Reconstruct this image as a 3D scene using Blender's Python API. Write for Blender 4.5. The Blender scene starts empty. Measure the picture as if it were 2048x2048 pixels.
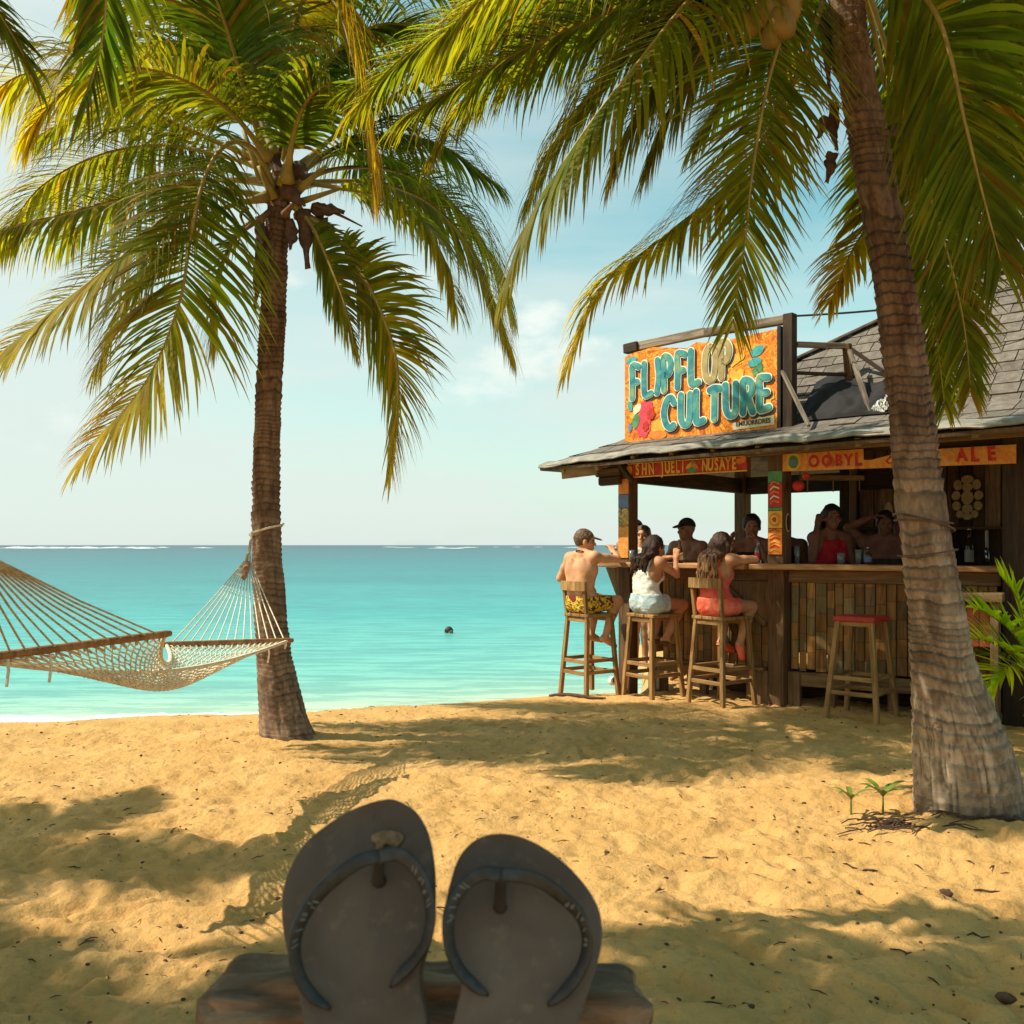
import bpy, math, random
import numpy as np
from mathutils import Vector, Matrix, Euler

scene = bpy.context.scene
COL = scene.collection
R = math.radians

# ------------------------------------------------------------------ camera
H = 1.43                      # eye height above the sand
F = 1900.0                    # focal length in pixels of the 2048 px photograph
cam_d = bpy.data.cameras.new('camera')
cam_d.sensor_width = 36.0
cam_d.lens = 36.0 * F / 2048.0
cam_d.shift_y = 66.0 / 2048.0
cam_d.clip_start = 0.05
cam_d.clip_end = 20000.0
cam_d.dof.use_dof = True
cam_d.dof.focus_distance = 7.0
cam_d.dof.aperture_fstop = 18.0
cam = bpy.data.objects.new('camera', cam_d)
COL.objects.link(cam)
cam.location = (0, 0, H)
cam.rotation_euler = (R(90), 0, 0)
scene.camera = cam

# ------------------------------------------------------------------ light
SUN_DIR = Vector((-0.64, -0.055, 0.766)).normalized()      # towards the sun
sun_el = math.asin(SUN_DIR.z)
sun_az = math.atan2(SUN_DIR.x, SUN_DIR.y)
sd = bpy.data.lights.new('sun', 'SUN')
sd.energy = 4.9
sd.angle = R(0.55)
sd.color = (1.0, 0.95, 0.80)
sun = bpy.data.objects.new('sun', sd)
COL.objects.link(sun)
sun.rotation_euler = SUN_DIR.to_track_quat('Z', 'Y').to_euler()

world = bpy.data.worlds.new('World')
scene.world = world
world.use_nodes = True
wn, wl = world.node_tree.nodes, world.node_tree.links
wn.clear()
w_out = wn.new('ShaderNodeOutputWorld')
w_bg = wn.new('ShaderNodeBackground')
w_sky = wn.new('ShaderNodeTexSky')
w_sky.sky_type = 'NISHITA'
w_sky.sun_disc = False
w_sky.sun_elevation = sun_el
w_sky.sun_rotation = sun_az
w_sky.air_density = 1.0
w_sky.dust_density = 1.2
w_sky.ozone_density = 1.0
w_bg.inputs['Strength'].default_value = 0.115


def wnode(t, **k):
    n = wn.new(t)
    for a, b in k.items():
        setattr(n, a, b)
    return n


def wmath(op, a, b=None, clamp=False):
    n = wnode('ShaderNodeMath', operation=op, use_clamp=clamp)
    for i, v in enumerate((a, b)):
        if v is None:
            continue
        if isinstance(v, (int, float)):
            n.inputs[i].default_value = v
        else:
            wl.new(v, n.inputs[i])
    return n.outputs[0]


# the air is teal in this place: a plain tint of the physical sky
w_tint = wnode('ShaderNodeMix', data_type='RGBA', blend_type='MULTIPLY')
w_tint.inputs['Factor'].default_value = 1.0
wl.new(w_sky.outputs[0], w_tint.inputs['A'])
w_tint.inputs['B'].default_value = (1.02, 1.58, 1.16, 1)
w_tc = wnode('ShaderNodeTexCoord')
w_sep = wnode('ShaderNodeSeparateXYZ')
wl.new(w_tc.outputs['Generated'], w_sep.inputs[0])
zc = wmath('MAXIMUM', w_sep.outputs[2], 0.0)
# stratus veil lying along the horizon, thinning upwards, drifting in soft streaks
w_map = wnode('ShaderNodeMapping')
w_map.inputs['Scale'].default_value = (1.6, 1.6, 9.0)
w_map.inputs['Location'].default_value = (0.4, 0.2, 0.6)
wl.new(w_tc.outputs['Generated'], w_map.inputs[0])
w_n1 = wnode('ShaderNodeTexNoise')
w_n1.inputs['Scale'].default_value = 1.5
w_n1.inputs['Detail'].default_value = 7
w_n1.inputs['Roughness'].default_value = 0.52
wl.new(w_map.outputs[0], w_n1.inputs['Vector'])
west = wmath('MULTIPLY', wmath('MULTIPLY', w_sep.outputs[0], -2.0), wmath('MULTIPLY', wmath('SUBTRACT', 1.0, zc), wmath('MULTIPLY', zc, 3.2, True)))
veil = wmath('ADD', wmath('SUBTRACT', 1.30, wmath('MULTIPLY', zc, 1.95)), west)
veil = wmath('ADD', veil, wmath('MULTIPLY', wmath('SUBTRACT', w_n1.outputs[0], 0.5), 2.0))
veil = wmath('MULTIPLY', wmath('MULTIPLY', veil, 0.85, True), 0.92)
# small cumulus low over the sea
w_map2 = wnode('ShaderNodeMapping')
w_map2.inputs['Scale'].default_value = (3.2, 3.2, 6.5)
w_map2.inputs['Location'].default_value = (1.73, 0.0, 0.35)
wl.new(w_tc.outputs['Generated'], w_map2.inputs[0])
w_n2 = wnode('ShaderNodeTexNoise')
w_n2.inputs['Scale'].default_value = 2.1
w_n2.inputs['Detail'].default_value = 9
w_n2.inputs['Roughness'].default_value = 0.55
wl.new(w_map2.outputs[0], w_n2.inputs['Vector'])
w_r2 = wnode('ShaderNodeMapRange', interpolation_type='SMOOTHSTEP')
w_r2.inputs['From Min'].default_value = 0.56
w_r2.inputs['From Max'].default_value = 0.72
wl.new(w_n2.outputs[0], w_r2.inputs['Value'])
low = wmath('SUBTRACT', 1.0, wmath('MULTIPLY', wmath('ABSOLUTE', wmath('SUBTRACT', zc, 0.22)), 5.5), True)
cum = wmath('MULTIPLY', wmath('MULTIPLY', w_r2.outputs[0], low), 0.75)
w_mx = wnode('ShaderNodeMix', data_type='RGBA')
wl.new(veil, w_mx.inputs['Factor'])
wl.new(w_tint.outputs['Result'], w_mx.inputs['A'])
w_mx.inputs['B'].default_value = (5.35, 5.95, 5.65, 1)
w_mx2 = wnode('ShaderNodeMix', data_type='RGBA')
wl.new(cum, w_mx2.inputs['Factor'])
wl.new(w_mx.outputs['Result'], w_mx2.inputs['A'])
w_mx2.inputs['B'].default_value = (7.2, 7.4, 6.8, 1)
wl.new(w_mx2.outputs['Result'], w_bg.inputs['Color'])
wl.new(w_bg.outputs[0], w_out.inputs['Surface'])

vs = scene.view_settings
vs.view_transform = 'Standard'
vs.look = 'None'
vs.exposure = 0.34
vs.gamma = 1.0
vs.use_curve_mapping = False
scene.render.engine = 'CYCLES'
scene.cycles.use_denoising = True
scene.cycles.max_bounces = 8
scene.cycles.transparent_max_bounces = 8
scene.cycles.caustics_reflective = False
scene.cycles.caustics_refractive = False


# ------------------------------------------------------------------ helpers
def P(px, py, Y):
    """World point seen at a photograph pixel when it stands Y metres away."""
    return Vector(((px - 1024.0) / F * Y, Y, H - (py - 1090.0) / F * Y))


def ground_point(px, py):
    Y = F * H / (py - 1090.0)
    return P(px, py, Y)


def tag(o, label=None, cat=None, group=None, kind=None):
    if label: o['label'] = label
    if cat: o['category'] = cat
    if group: o['group'] = group
    if kind: o['kind'] = kind
    return o


def empty(name, loc=(0, 0, 0), rz=0.0, label=None, cat=None, group=None):
    o = bpy.data.objects.new(name, None)
    o.empty_display_size = 0.1
    o.location = loc
    o.rotation_euler = (0, 0, rz)
    COL.objects.link(o)
    return tag(o, label, cat, group)


def root_of(o):
    m = Matrix.Identity(4)
    while o is not None:
        m = o.matrix_basis @ m
        o = o.parent
    return m


def link(o, parent=None, world=True):
    """Link o; with a parent, `world` coordinates are kept."""
    COL.objects.link(o)
    if parent is not None:
        o.parent = parent
        if world:
            o.matrix_basis = root_of(parent).inverted() @ o.matrix_basis
    return o


def make_mesh(name, verts, faces, mat=None, parent=None, smooth=False, world=True, mats=None, fmat=None, col=None):
    me = bpy.data.meshes.new(name)
    if isinstance(verts, np.ndarray) and isinstance(faces, np.ndarray):
        nv, nf, k = len(verts), len(faces), faces.shape[1]
        me.vertices.add(nv)
        me.vertices.foreach_set('co', verts.astype(np.float32).ravel())
        me.loops.add(nf * k)
        me.loops.foreach_set('vertex_index', faces.astype(np.int32).ravel())
        me.polygons.add(nf)
        me.polygons.foreach_set('loop_start', np.arange(0, nf * k, k, dtype=np.int32))
        me.polygons.foreach_set('loop_total', np.full(nf, k, dtype=np.int32))
        me.update(calc_edges=True)
    else:
        me.from_pydata([tuple(v) for v in verts], [], [tuple(int(i) for i in f) for f in faces])
        me.update()
    for m in (mats or ([mat] if mat else [])):
        me.materials.append(m)
    if fmat is not None:
        me.polygons.foreach_set('material_index', np.asarray(fmat, dtype=np.int32))
    if smooth:
        me.polygons.foreach_set('use_smooth', np.ones(len(me.polygons), dtype=bool))
    if col is not None:
        ca = me.color_attributes.new('col', 'FLOAT_COLOR', 'POINT')
        c4 = np.ones((len(me.vertices), 4), dtype=np.float32)
        c4[:, :3] = col
        ca.data.foreach_set('color', c4.ravel())
    o = bpy.data.objects.new(name, me)
    return link(o, parent, world)


class MB:
    """Collects simple shapes into one mesh."""
    def __init__(s):
        s.v, s.f, s.m = [], [], []

    def add(s, verts, faces, mi=0):
        n = len(s.v)
        s.v += [tuple(p) for p in verts]
        s.f += [tuple(i + n for i in f) for f in faces]
        s.m += [mi] * len(faces)
        return s

    def box(s, c, size, rot=None, r=0.0, mi=0):
        v, f = box_geo(size, r)
        M3 = rot if rot is not None else Matrix.Identity(3)
        s.add([M3 @ Vector(p) + Vector(c) for p in v], f, mi)
        return s

    def beam(s, a, b, w, d, ref=(0, 0, 1), r=0.004, mi=0):
        a, b = Vector(a), Vector(b)
        M3 = frame(b - a, ref)
        return s.box((a + b) / 2, (w, d, (b - a).length), M3, r, mi)

    def tube(s, pts, rad, n=8, caps=True, mi=0, flat=None):
        v, f = tube_geo(pts, rad, n, caps, flat)
        return s.add(v, f, mi)

    def build(s, name, mat, parent=None, smooth=False, world=True):
        mats = mat if isinstance(mat, (list, tuple)) else [mat]
        return make_mesh(name, s.v, s.f, None, parent, smooth, world, mats=mats, fmat=s.m)


def frame(d, ref=(0, 0, 1)):
    """3x3 matrix whose Z runs along d and whose Y lies as near ref as it can."""
    z = Vector(d).normalized()
    y = Vector(ref)
    if abs(y.normalized().dot(z)) > 0.98:
        y = Vector((0, 1, 0)) if abs(z.y) < 0.9 else Vector((1, 0, 0))
    x = y.cross(z).normalized()
    y = z.cross(x)
    return Matrix((x, y, z)).transposed()


def box_geo(size, r=0.0):
    a, b, c = [x / 2 for x in size]
    if r <= 0:
        v = [(sx * a, sy * b, sz * c) for sx in (-1, 1) for sy in (-1, 1) for sz in (-1, 1)]
        f = [(0, 1, 3, 2), (4, 6, 7, 5), (0, 4, 5, 1), (2, 3, 7, 6), (0, 2, 6, 4), (1, 5, 7, 3)]
        return v, f
    r = min(r, a * 0.8, b * 0.8, c * 0.8)
    v, idx = [], {}
    for sx in (-1, 1):
        for sy in (-1, 1):
            for sz in (-1, 1):
                for ax in range(3):
                    q = [sx * (a - r), sy * (b - r), sz * (c - r)]
                    q[ax] = (sx * a, sy * b, sz * c)[ax]
                    idx[(sx, sy, sz, ax)] = len(v)
                    v.append(tuple(q))
    f = []
    S = (-1, 1)
    ring = [(-1, -1), (1, -1), (1, 1), (-1, 1)]
    for ax in range(3):
        o1, o2 = (ax + 1) % 3, (ax + 2) % 3
        for s in S:
            q = []
            for (p, t) in ring:
                k = [0, 0, 0]
                k[ax], k[o1], k[o2] = s, p, t
                q.append(idx[(*k, ax)])
            f.append(tuple(q if s > 0 else q[::-1]))
        for p in S:                                   # edges along ax
            for t in S:
                k0, k1 = [0, 0, 0], [0, 0, 0]
                k0[ax], k1[ax] = -1, 1
                k0[o1] = k1[o1] = p
                k0[o2] = k1[o2] = t
                q = [idx[(*k0, o1)], idx[(*k1, o1)], idx[(*k1, o2)], idx[(*k0, o2)]]
                f.append(tuple(q if p * t < 0 else q[::-1]))
    for sx in S:
        for sy in S:
            for sz in S:
                q = [idx[(sx, sy, sz, 0)], idx[(sx, sy, sz, 1)], idx[(sx, sy, sz, 2)]]
                f.append(tuple(q if sx * sy * sz > 0 else q[::-1]))
    return v, f


def tube_geo(pts, rad, n=8, caps=True, flat=None):
    pts = [Vector(p) for p in pts]
    if isinstance(rad, (int, float)):
        rad = [rad] * len(pts)
    v, f = [], []
    prev = None
    for i, p in enumerate(pts):
        t = (pts[min(i + 1, len(pts) - 1)] - pts[max(i - 1, 0)])
        t = t.normalized() if t.length > 1e-9 else Vector((0, 0, 1))
        if prev is None:
            x = t.orthogonal().normalized()
        else:
            x = (prev - t * prev.dot(t))
            x = x.normalized() if x.length > 1e-6 else t.orthogonal().normalized()
        prev = x
        y = t.cross(x)
        for k in range(n):
            a = 2 * math.pi * k / n
            v.append(p + (x * math.cos(a) + y * math.sin(a)) * rad[i])
    m = len(pts)
    for i in range(m - 1):
        for k in range(n):
            k2 = (k + 1) % n
            f.append((i * n + k, i * n + k2, (i + 1) * n + k2, (i + 1) * n + k))
    if caps:
        f.append(tuple(range(n - 1, -1, -1)))
        f.append(tuple((m - 1) * n + k for k in range(n)))
    return v, f


def lathe_geo(profile, n=12):
    """profile: (radius, z) from bottom to top."""
    v, f = [], []
    for (r, z) in profile:
        for k in range(n):
            a = 2 * math.pi * k / n
            v.append((r * math.cos(a), r * math.sin(a), z))
    for i in range(len(profile) - 1):
        for k in range(n):
            k2 = (k + 1) % n
            f.append((i * n + k, i * n + k2, (i + 1) * n + k2, (i + 1) * n + k))
    f.append(tuple(range(n - 1, -1, -1)))
    f.append(tuple((len(profile) - 1) * n + k for k in range(n)))
    return v, f


_box_cache = {}


def piece(name, a, b, w, d, mat, parent=None, ref=(0, 0, 1), r=0.004, jit=0.0, rng=random):
    """A sawn piece of timber from a to b: one object, its own origin, its length along local Z."""
    a, b = Vector(a), Vector(b)
    L = (b - a).length
    key = (round(w, 3), round(d, 3), round(L, 3), round(r, 4), mat.name)
    if key not in _box_cache:
        v, f = box_geo((w, d, L), r)
        me = bpy.data.meshes.new(name)
        me.from_pydata(v, [], f)
        me.materials.append(mat)
        _box_cache[key] = me
    o = bpy.data.objects.new(name, _box_cache[key])
    M3 = frame(b - a, ref)
    if jit:
        M3 = M3 @ Euler((rng.uniform(-jit, jit), rng.uniform(-jit, jit), rng.uniform(-jit, jit))).to_matrix()
    o.matrix_basis = Matrix.Translation((a + b) / 2) @ M3.to_4x4()
    return link(o, parent)


def spline(pts, n):
    """Catmull-Rom through pts, n samples, roughly even in arc length."""
    p = np.array([tuple(q) for q in pts], dtype=float)
    p = np.vstack([2 * p[0] - p[1], p, 2 * p[-1] - p[-2]])
    out = []
    for i in range(1, len(p) - 2):
        t = np.linspace(0, 1, 40, endpoint=False)[:, None]
        a, b, c, d = p[i - 1], p[i], p[i + 1], p[i + 2]
        out.append(0.5 * (2 * b + (c - a) * t + (2 * a - 5 * b + 4 * c - d) * t ** 2 + (3 * b - a - 3 * c + d) * t ** 3))
    out = np.vstack(out + [p[-2][None]])
    s = np.concatenate([[0], np.cumsum(np.linalg.norm(np.diff(out, axis=0), axis=1))])
    q = np.linspace(0, s[-1], n)
    return np.stack([np.interp(q, s, out[:, k]) for k in range(out.shape[1])], axis=1)


def _hash(ix, iy, iz, seed):
    h = (ix.astype(np.int64) * 374761393 + iy.astype(np.int64) * 668265263 + iz.astype(np.int64) * 2147483647 + seed * 974634721) & 0xFFFFFFFF
    h = ((h ^ (h >> 13)) * 1274126177) & 0xFFFFFFFF
    h = ((h ^ (h >> 16)) * 2246822519) & 0xFFFFFFFF
    return ((h ^ (h >> 15)) & 0xFFFFFF) / float(0xFFFFFF)


def vnoise(x, y, z, seed=0):
    x, y, z = np.broadcast_arrays(np.asarray(x, float), np.asarray(y, float), np.asarray(z, float))
    ix, iy, iz = np.floor(x), np.floor(y), np.floor(z)
    fx, fy, fz = x - ix, y - iy, z - iz
    u, v, w = [q * q * q * (q * (q * 6 - 15) + 10) for q in (fx, fy, fz)]
    r = 0
    for dx in (0, 1):
        for dy in (0, 1):
            for dz in (0, 1):
                wgt = (u if dx else 1 - u) * (v if dy else 1 - v) * (w if dz else 1 - w)
                r = r + wgt * _hash(ix + dx, iy + dy, iz + dz, seed)
    return r * 2 - 1


def fbm(x, y, z, oct=4, seed=0, gain=0.5):
    r, a, f = 0, 1.0, 1.0
    for o in range(oct):
        r = r + a * vnoise(x * f + o * 17.3, y * f + o * 5.1, z * f, seed + o)
        a *= gain
        f *= 2.03
    return r


# ------------------------------------------------------------------ materials
class NT:
    def __init__(s, name):
        s.m = bpy.data.materials.new(name)
        s.m.use_nodes = True
        s.n, s.l = s.m.node_tree.nodes, s.m.node_tree.links
        s.n.clear()
        s.out = s.n.new('ShaderNodeOutputMaterial')
        s.b = s.n.new('ShaderNodeBsdfPrincipled')
        s.l.new(s.b.outputs[0], s.out.inputs[0])

    def set(s, sock, v):
        if isinstance(v, (int, float)):
            sock.default_value = v
        elif isinstance(v, (tuple, list)):
            sock.default_value = tuple(v) + ((1,) if len(v) == 3 and sock.type == 'RGBA' else ())
        else:
            s.l.new(v, sock)

    def node(s, t, inputs=None, **k):
        n = s.n.new(t)
        for a, b in k.items():
            setattr(n, a, b)
        for a, b in (inputs or {}).items():
            s.set(n.inputs[a], b)
        return n

    def math(s, op, a, b=0.0, clamp=False):
        n = s.node('ShaderNodeMath', operation=op, use_clamp=clamp)
        s.set(n.inputs[0], a)
        s.set(n.inputs[1], b)
        return n.outputs[0]

    def mix(s, fac, a, b, blend='MIX'):
        n = s.node('ShaderNodeMix', data_type='RGBA', blend_type=blend)
        s.set(n.inputs['Factor'], fac)
        s.set(n.inputs['A'], a)
        s.set(n.inputs['B'], b)
        return n.outputs['Result']

    def coord(s, kind='Object', scale=(1, 1, 1), loc=(0, 0, 0), rot=(0, 0, 0)):
        tc = s.node('ShaderNodeTexCoord')
        mp = s.node('ShaderNodeMapping')
        mp.inputs['Scale'].default_value = scale
        mp.inputs['Location'].default_value = loc
        mp.inputs['Rotation'].default_value = rot
        s.l.new(tc.outputs[kind], mp.inputs[0])
        return mp.outputs[0]

    def shifted(s, vec):
        """vec moved by a random amount per object, so that alike pieces differ."""
        oi = s.node('ShaderNodeObjectInfo')
        c = s.node('ShaderNodeCombineXYZ')
        for i, k in enumerate((37.0, 11.0, 53.0)):
            s.l.new(s.math('MULTIPLY', oi.outputs['Random'], k), c.inputs[i])
        a = s.node('ShaderNodeVectorMath', operation='ADD')
        s.l.new(vec, a.inputs[0])
        s.l.new(c.outputs[0], a.inputs[1])
        return a.outputs[0], oi.outputs['Random']

    def noise(s, vec, scale, detail=5, rough=0.55, dist=0.0):
        n = s.node('ShaderNodeTexNoise', {'Scale': scale, 'Detail': detail, 'Roughness': rough, 'Distortion': dist})
        s.l.new(vec, n.inputs['Vector'])
        return n.outputs[0]

    def range(s, v, a, b, c=0.0, d=1.0, smooth=True):
        n = s.node('ShaderNodeMapRange', {'From Min': a, 'From Max': b, 'To Min': c, 'To Max': d})
        if smooth:
            n.interpolation_type = 'SMOOTHSTEP'
        s.l.new(v, n.inputs['Value'])
        return n.outputs[0]

    def ramp(s, v, stops, mode='LINEAR'):
        n = s.node('ShaderNodeValToRGB')
        cr = n.color_ramp
        cr.interpolation = mode
        while len(cr.elements) > 1:
            cr.elements.remove(cr.elements[0])
        cr.elements[0].position, cr.elements[0].color = stops[0][0], (*stops[0][1], 1)
        for p, c in stops[1:]:
            e = cr.elements.new(p)
            e.color = (*c, 1)
        s.l.new(v, n.inputs[0])
        return n.outputs[0]

    def bump(s, h, strength=0.4, dist=0.01, normal=None):
        n = s.node('ShaderNodeBump', {'Strength': strength, 'Distance': dist})
        s.l.new(h, n.inputs['Height'])
        if normal is not None:
            s.l.new(normal, n.inputs['Normal'])
        return n.outputs[0]

    def fin(s, color=None, rough=None, normal=None, spec=None, **k):
        if color is not None: s.set(s.b.inputs['Base Color'], color)
        if rough is not None: s.set(s.b.inputs['Roughness'], rough)
        if normal is not None: s.l.new(normal, s.b.inputs['Normal'])
        if spec is not None: s.b.inputs['Specular IOR Level'].default_value = spec
        for a, b in k.items():
            s.set(s.b.inputs[a], b)
        return s.m


def plain(name, color, rough=0.6, var=0.25, scale=12.0, bump=0.15, spec=0.35, metallic=0.0):
    t = NT(name)
    v, rnd = t.shifted(t.coord())
    n = t.noise(v, scale, 5)
    f = t.range(n, 0.25, 0.75)
    c = t.mix(f, tuple(x * (1 - var) for x in color), tuple(min(1, x * (1 + var)) for x in color))
    return t.fin(c, rough, t.bump(n, bump, 0.004), spec, Metallic=metallic)


def wood(name, dark, light, rough=0.75, rnd_amt=0.35, grain=1.0, tint=None, bump=0.35):
    t = NT(name)
    v, rnd = t.shifted(t.coord(scale=(26 * grain, 26 * grain, 2.2 * grain)))
    n = t.noise(v, 1.0, 8, 0.62, 1.2)
    v2, _ = t.shifted(t.coord(scale=(3, 3, 1.4)))
    n2 = t.noise(v2, 1.5, 4)
    f = t.range(n, 0.3, 0.72)
    c = t.mix(f, dark, light)
    c = t.mix(t.range(n2, 0.45, 0.75), c, t.mix(1.0, c, (0.62, 0.55, 0.5), 'MULTIPLY'))
    if tint:
        c = t.mix(t.range(t.math('FRACT', t.math('MULTIPLY', rnd, 7.31)), 0.35, 0.95, 0, 0.85), c, t.mix(f, tuple(x * 0.6 for x in tint), tint))
    val = t.range(rnd, 0, 1, 1 - rnd_amt, 1 + rnd_amt, False)
    hsv = t.node('ShaderNodeHueSaturation', {'Value': val, 'Color': c})
    return t.fin(hsv.outputs[0], rough, t.bump(n, bump, 0.003), 0.25)


def attr_mat(name, rough=0.6, spec=0.3, bump_scale=0.0):
    t = NT(name)
    a = t.node('ShaderNodeAttribute', attribute_name='col')
    return t.fin(a.outputs['Color'], rough, None, spec)
# ------------------------------------------------------------------ beach and sea
def shore_y(X):
    """Distance of the water's edge for a given X; the bar's plot juts out to the right."""
    X = np.asarray(X, float)
    base = 9.55 + 0.30 * X + 0.10 * np.sin(X * 1.3 + 0.6) + 0.05 * np.sin(X * 3.7)
    k = np.clip((X - 1.28) / 0.75, 0, 1)
    k = k * k * (3 - 2 * k)
    return base * (1 - k) + (14.2 + 0.4 * X) * k


_fr = random.Random(44)
PRINTS = []
for (x0, y0, x1, y1, n_) in ((-2.6, 6.6, 1.2, 7.9, 15), (.2, 8.0, 1.6, 3.2, 14), (1.3, 6.2, 3.0, 3.1, 10), (-.6, 5.9, 2.2, 4.2, 12), (-1.6, 3.0, 1.8, 2.8, 10), (.9, 3.4, 2.0, 2.3, 8), (-1.0, 4.4, -2.2, 3.2, 7)):
    for k in range(n_):
        f_ = k / (n_ - 1)
        a_ = math.atan2(y1 - y0, x1 - x0)
        s_ = .075 * (1 if k % 2 else -1) + _fr.uniform(-.03, .03)
        PRINTS.append((x0 + (x1 - x0) * f_ - math.sin(a_) * s_ + _fr.uniform(-.05, .05), y0 + (y1 - y0) * f_ + math.cos(a_) * s_ + _fr.uniform(-.05, .05), a_ + _fr.uniform(-.2, .2), _fr.uniform(.012, .024)))


def sand_height(X, Y, fine=True):
    X, Y = np.asarray(X, float), np.asarray(Y, float)
    d = shore_y(X) - Y
    base = np.where(d < 0.9, -0.16 * np.clip((0.9 - d) / 0.9, 0, 1) ** 1.5 - np.clip(-d, 0, 60) * 0.05, 0.0)
    near = np.clip((6.2 - Y) / 3.5, 0.0, 1.0)
    calm = np.clip(d / 1.5, 0.15, 1.0)
    # trodden sand: rounded hollows with sharper crests between them
    a = fbm(X * 1.9 + 3.1, Y * 2.4, 0.3, 3, 11)
    h = 0.075 * (np.abs(a) - 0.35) * (0.30 + 0.70 * near)
    h = h + 0.030 * fbm(X * 5.2, Y * 6.2, 1.7, 3, 23) * (0.45 + 0.55 * near)
    if fine:
        h = h + 0.0085 * fbm(X * 17, Y * 20, 2.9, 3, 31)
    if fine:
        h = np.array(h, dtype=float)
        for (fx_, fy_, a_, dp) in PRINTS:               # footprints: a hollow for heel and ball with a pushed-up rim
            m_ = (np.abs(X - fx_) < .32) & (np.abs(Y - fy_) < .32)
            if not np.any(m_): continue
            dx_, dy_ = (X - fx_)[m_] if X.ndim else X - fx_, (Y - fy_)[m_] if Y.ndim else Y - fy_
            u_, v_ = dx_ * math.cos(a_) + dy_ * math.sin(a_), -dx_ * math.sin(a_) + dy_ * math.cos(a_)
            r2 = (u_ / .135) ** 2 + (v_ / (.050 + .014 * np.tanh(u_ * 12))) ** 2
            dh = -dp * np.exp(-r2 ** 1.6) + .42 * dp * np.exp(-((np.sqrt(r2) - 1.45) / .42) ** 2)
            if X.ndim: h[m_] += dh
            else: h = h + dh
    h = h * calm
    # the palms stand on slight mounds, the bar on level ground
    for (mx, my, mr, mh) in ((-1.6, 6.9, 0.8, 0.05), (2.4, 5.0, 0.8, 0.04)):
        h = h + mh * np.exp(-((X - mx) ** 2 + (Y - my) ** 2) / (mr * mr)) 
    return base + h


ys = np.concatenate([np.linspace(0.2, 1.8, 40, endpoint=False), 1.8 * np.exp(np.linspace(0, math.log(11.5 / 1.8), 540)), np.linspace(11.6, 60, 60)])
us = np.concatenate([np.linspace(-3.0, -0.72, 70, endpoint=False), np.linspace(-0.72, 0.72, 560), np.linspace(0.73, 3.0, 70)])
GY, GU = np.meshgrid(ys, us, indexing='ij')
GX = GU * (GY + 0.4)
GZ = sand_height(GX, GY)
verts = np.stack([GX.ravel(), GY.ravel(), GZ.ravel()], 1)
nr, nc = GX.shape
ii = np.arange(nr * nc).reshape(nr, nc)
faces = np.stack([ii[:-1, :-1].ravel(), ii[:-1, 1:].ravel(), ii[1:, 1:].ravel(), ii[1:, :-1].ravel()], 1)

t = NT('dry_sand')
v = t.coord()
n1 = t.noise(v, 2.2, 5)
n2 = t.noise(v, 38.0, 6, 0.65)
n3 = t.noise(v, 420.0, 3, 0.7)
c = t.mix(t.range(n1, 0.3, 0.7), (0.585, 0.312, 0.096), (0.71, 0.392, 0.136))
c = t.mix(t.range(n2, 0.28, 0.48, 0.55, 0.0), c, (0.38, 0.20, 0.065))
c = t.mix(t.range(n3, 0.30, 0.46, 0.5, 0.0), c, (0.30, 0.19, 0.08))
c = t.mix(t.range(n3, 0.62, 0.75, 0.0, 0.30), c, (0.86, 0.66, 0.36))
geo = t.node('ShaderNodeNewGeometry')
sp = t.node('ShaderNodeSeparateXYZ')
t.l.new(geo.outputs['Position'], sp.inputs[0])
wet = t.range(sp.outputs[2], -0.145, -0.06, 1.0, 0.0)
c = t.mix(wet, c, (0.40, 0.28, 0.12))
rough = t.range(wet, 0, 1, 0.92, 0.45)
bn = t.bump(n2, 1.0, 0.018)
bn = t.bump(t.noise(v, 130, 4, 0.7), 0.55, 0.005, bn)
bn = t.bump(n3, 0.5, 0.0025, bn)
t.fin(c, rough, bn, 0.25)
sand = make_mesh('sand', verts, faces, t.m, smooth=True)
tag(sand, 'trodden golden beach sand running down to the turquoise sea', kind='structure')

# the land goes on behind the camera and out to the sides
m = MB()
m.add([(-80, -60, -0.02), (80, -60, -0.02), (80, 0.22, -0.02), (-80, 0.22, -0.02)], [(0, 1, 2, 3)])
m.add([(1.9, 0.22, -0.02), (80, 0.22, -0.02), (80, 20, -0.03), (20, 16, -0.06), (9, 4, -0.06)], [(0, 1, 2, 3, 4)])
m.add([(-80, 0.22, -0.02), (-1.9, 0.22, -0.02), (-20, 5.5, -0.10), (-80, -5, -0.1)], [(0, 1, 2, 3)])
back = m.build('ground', t.m)
tag(back, 'level golden sand stretching behind the beach', kind='structure')

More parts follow.
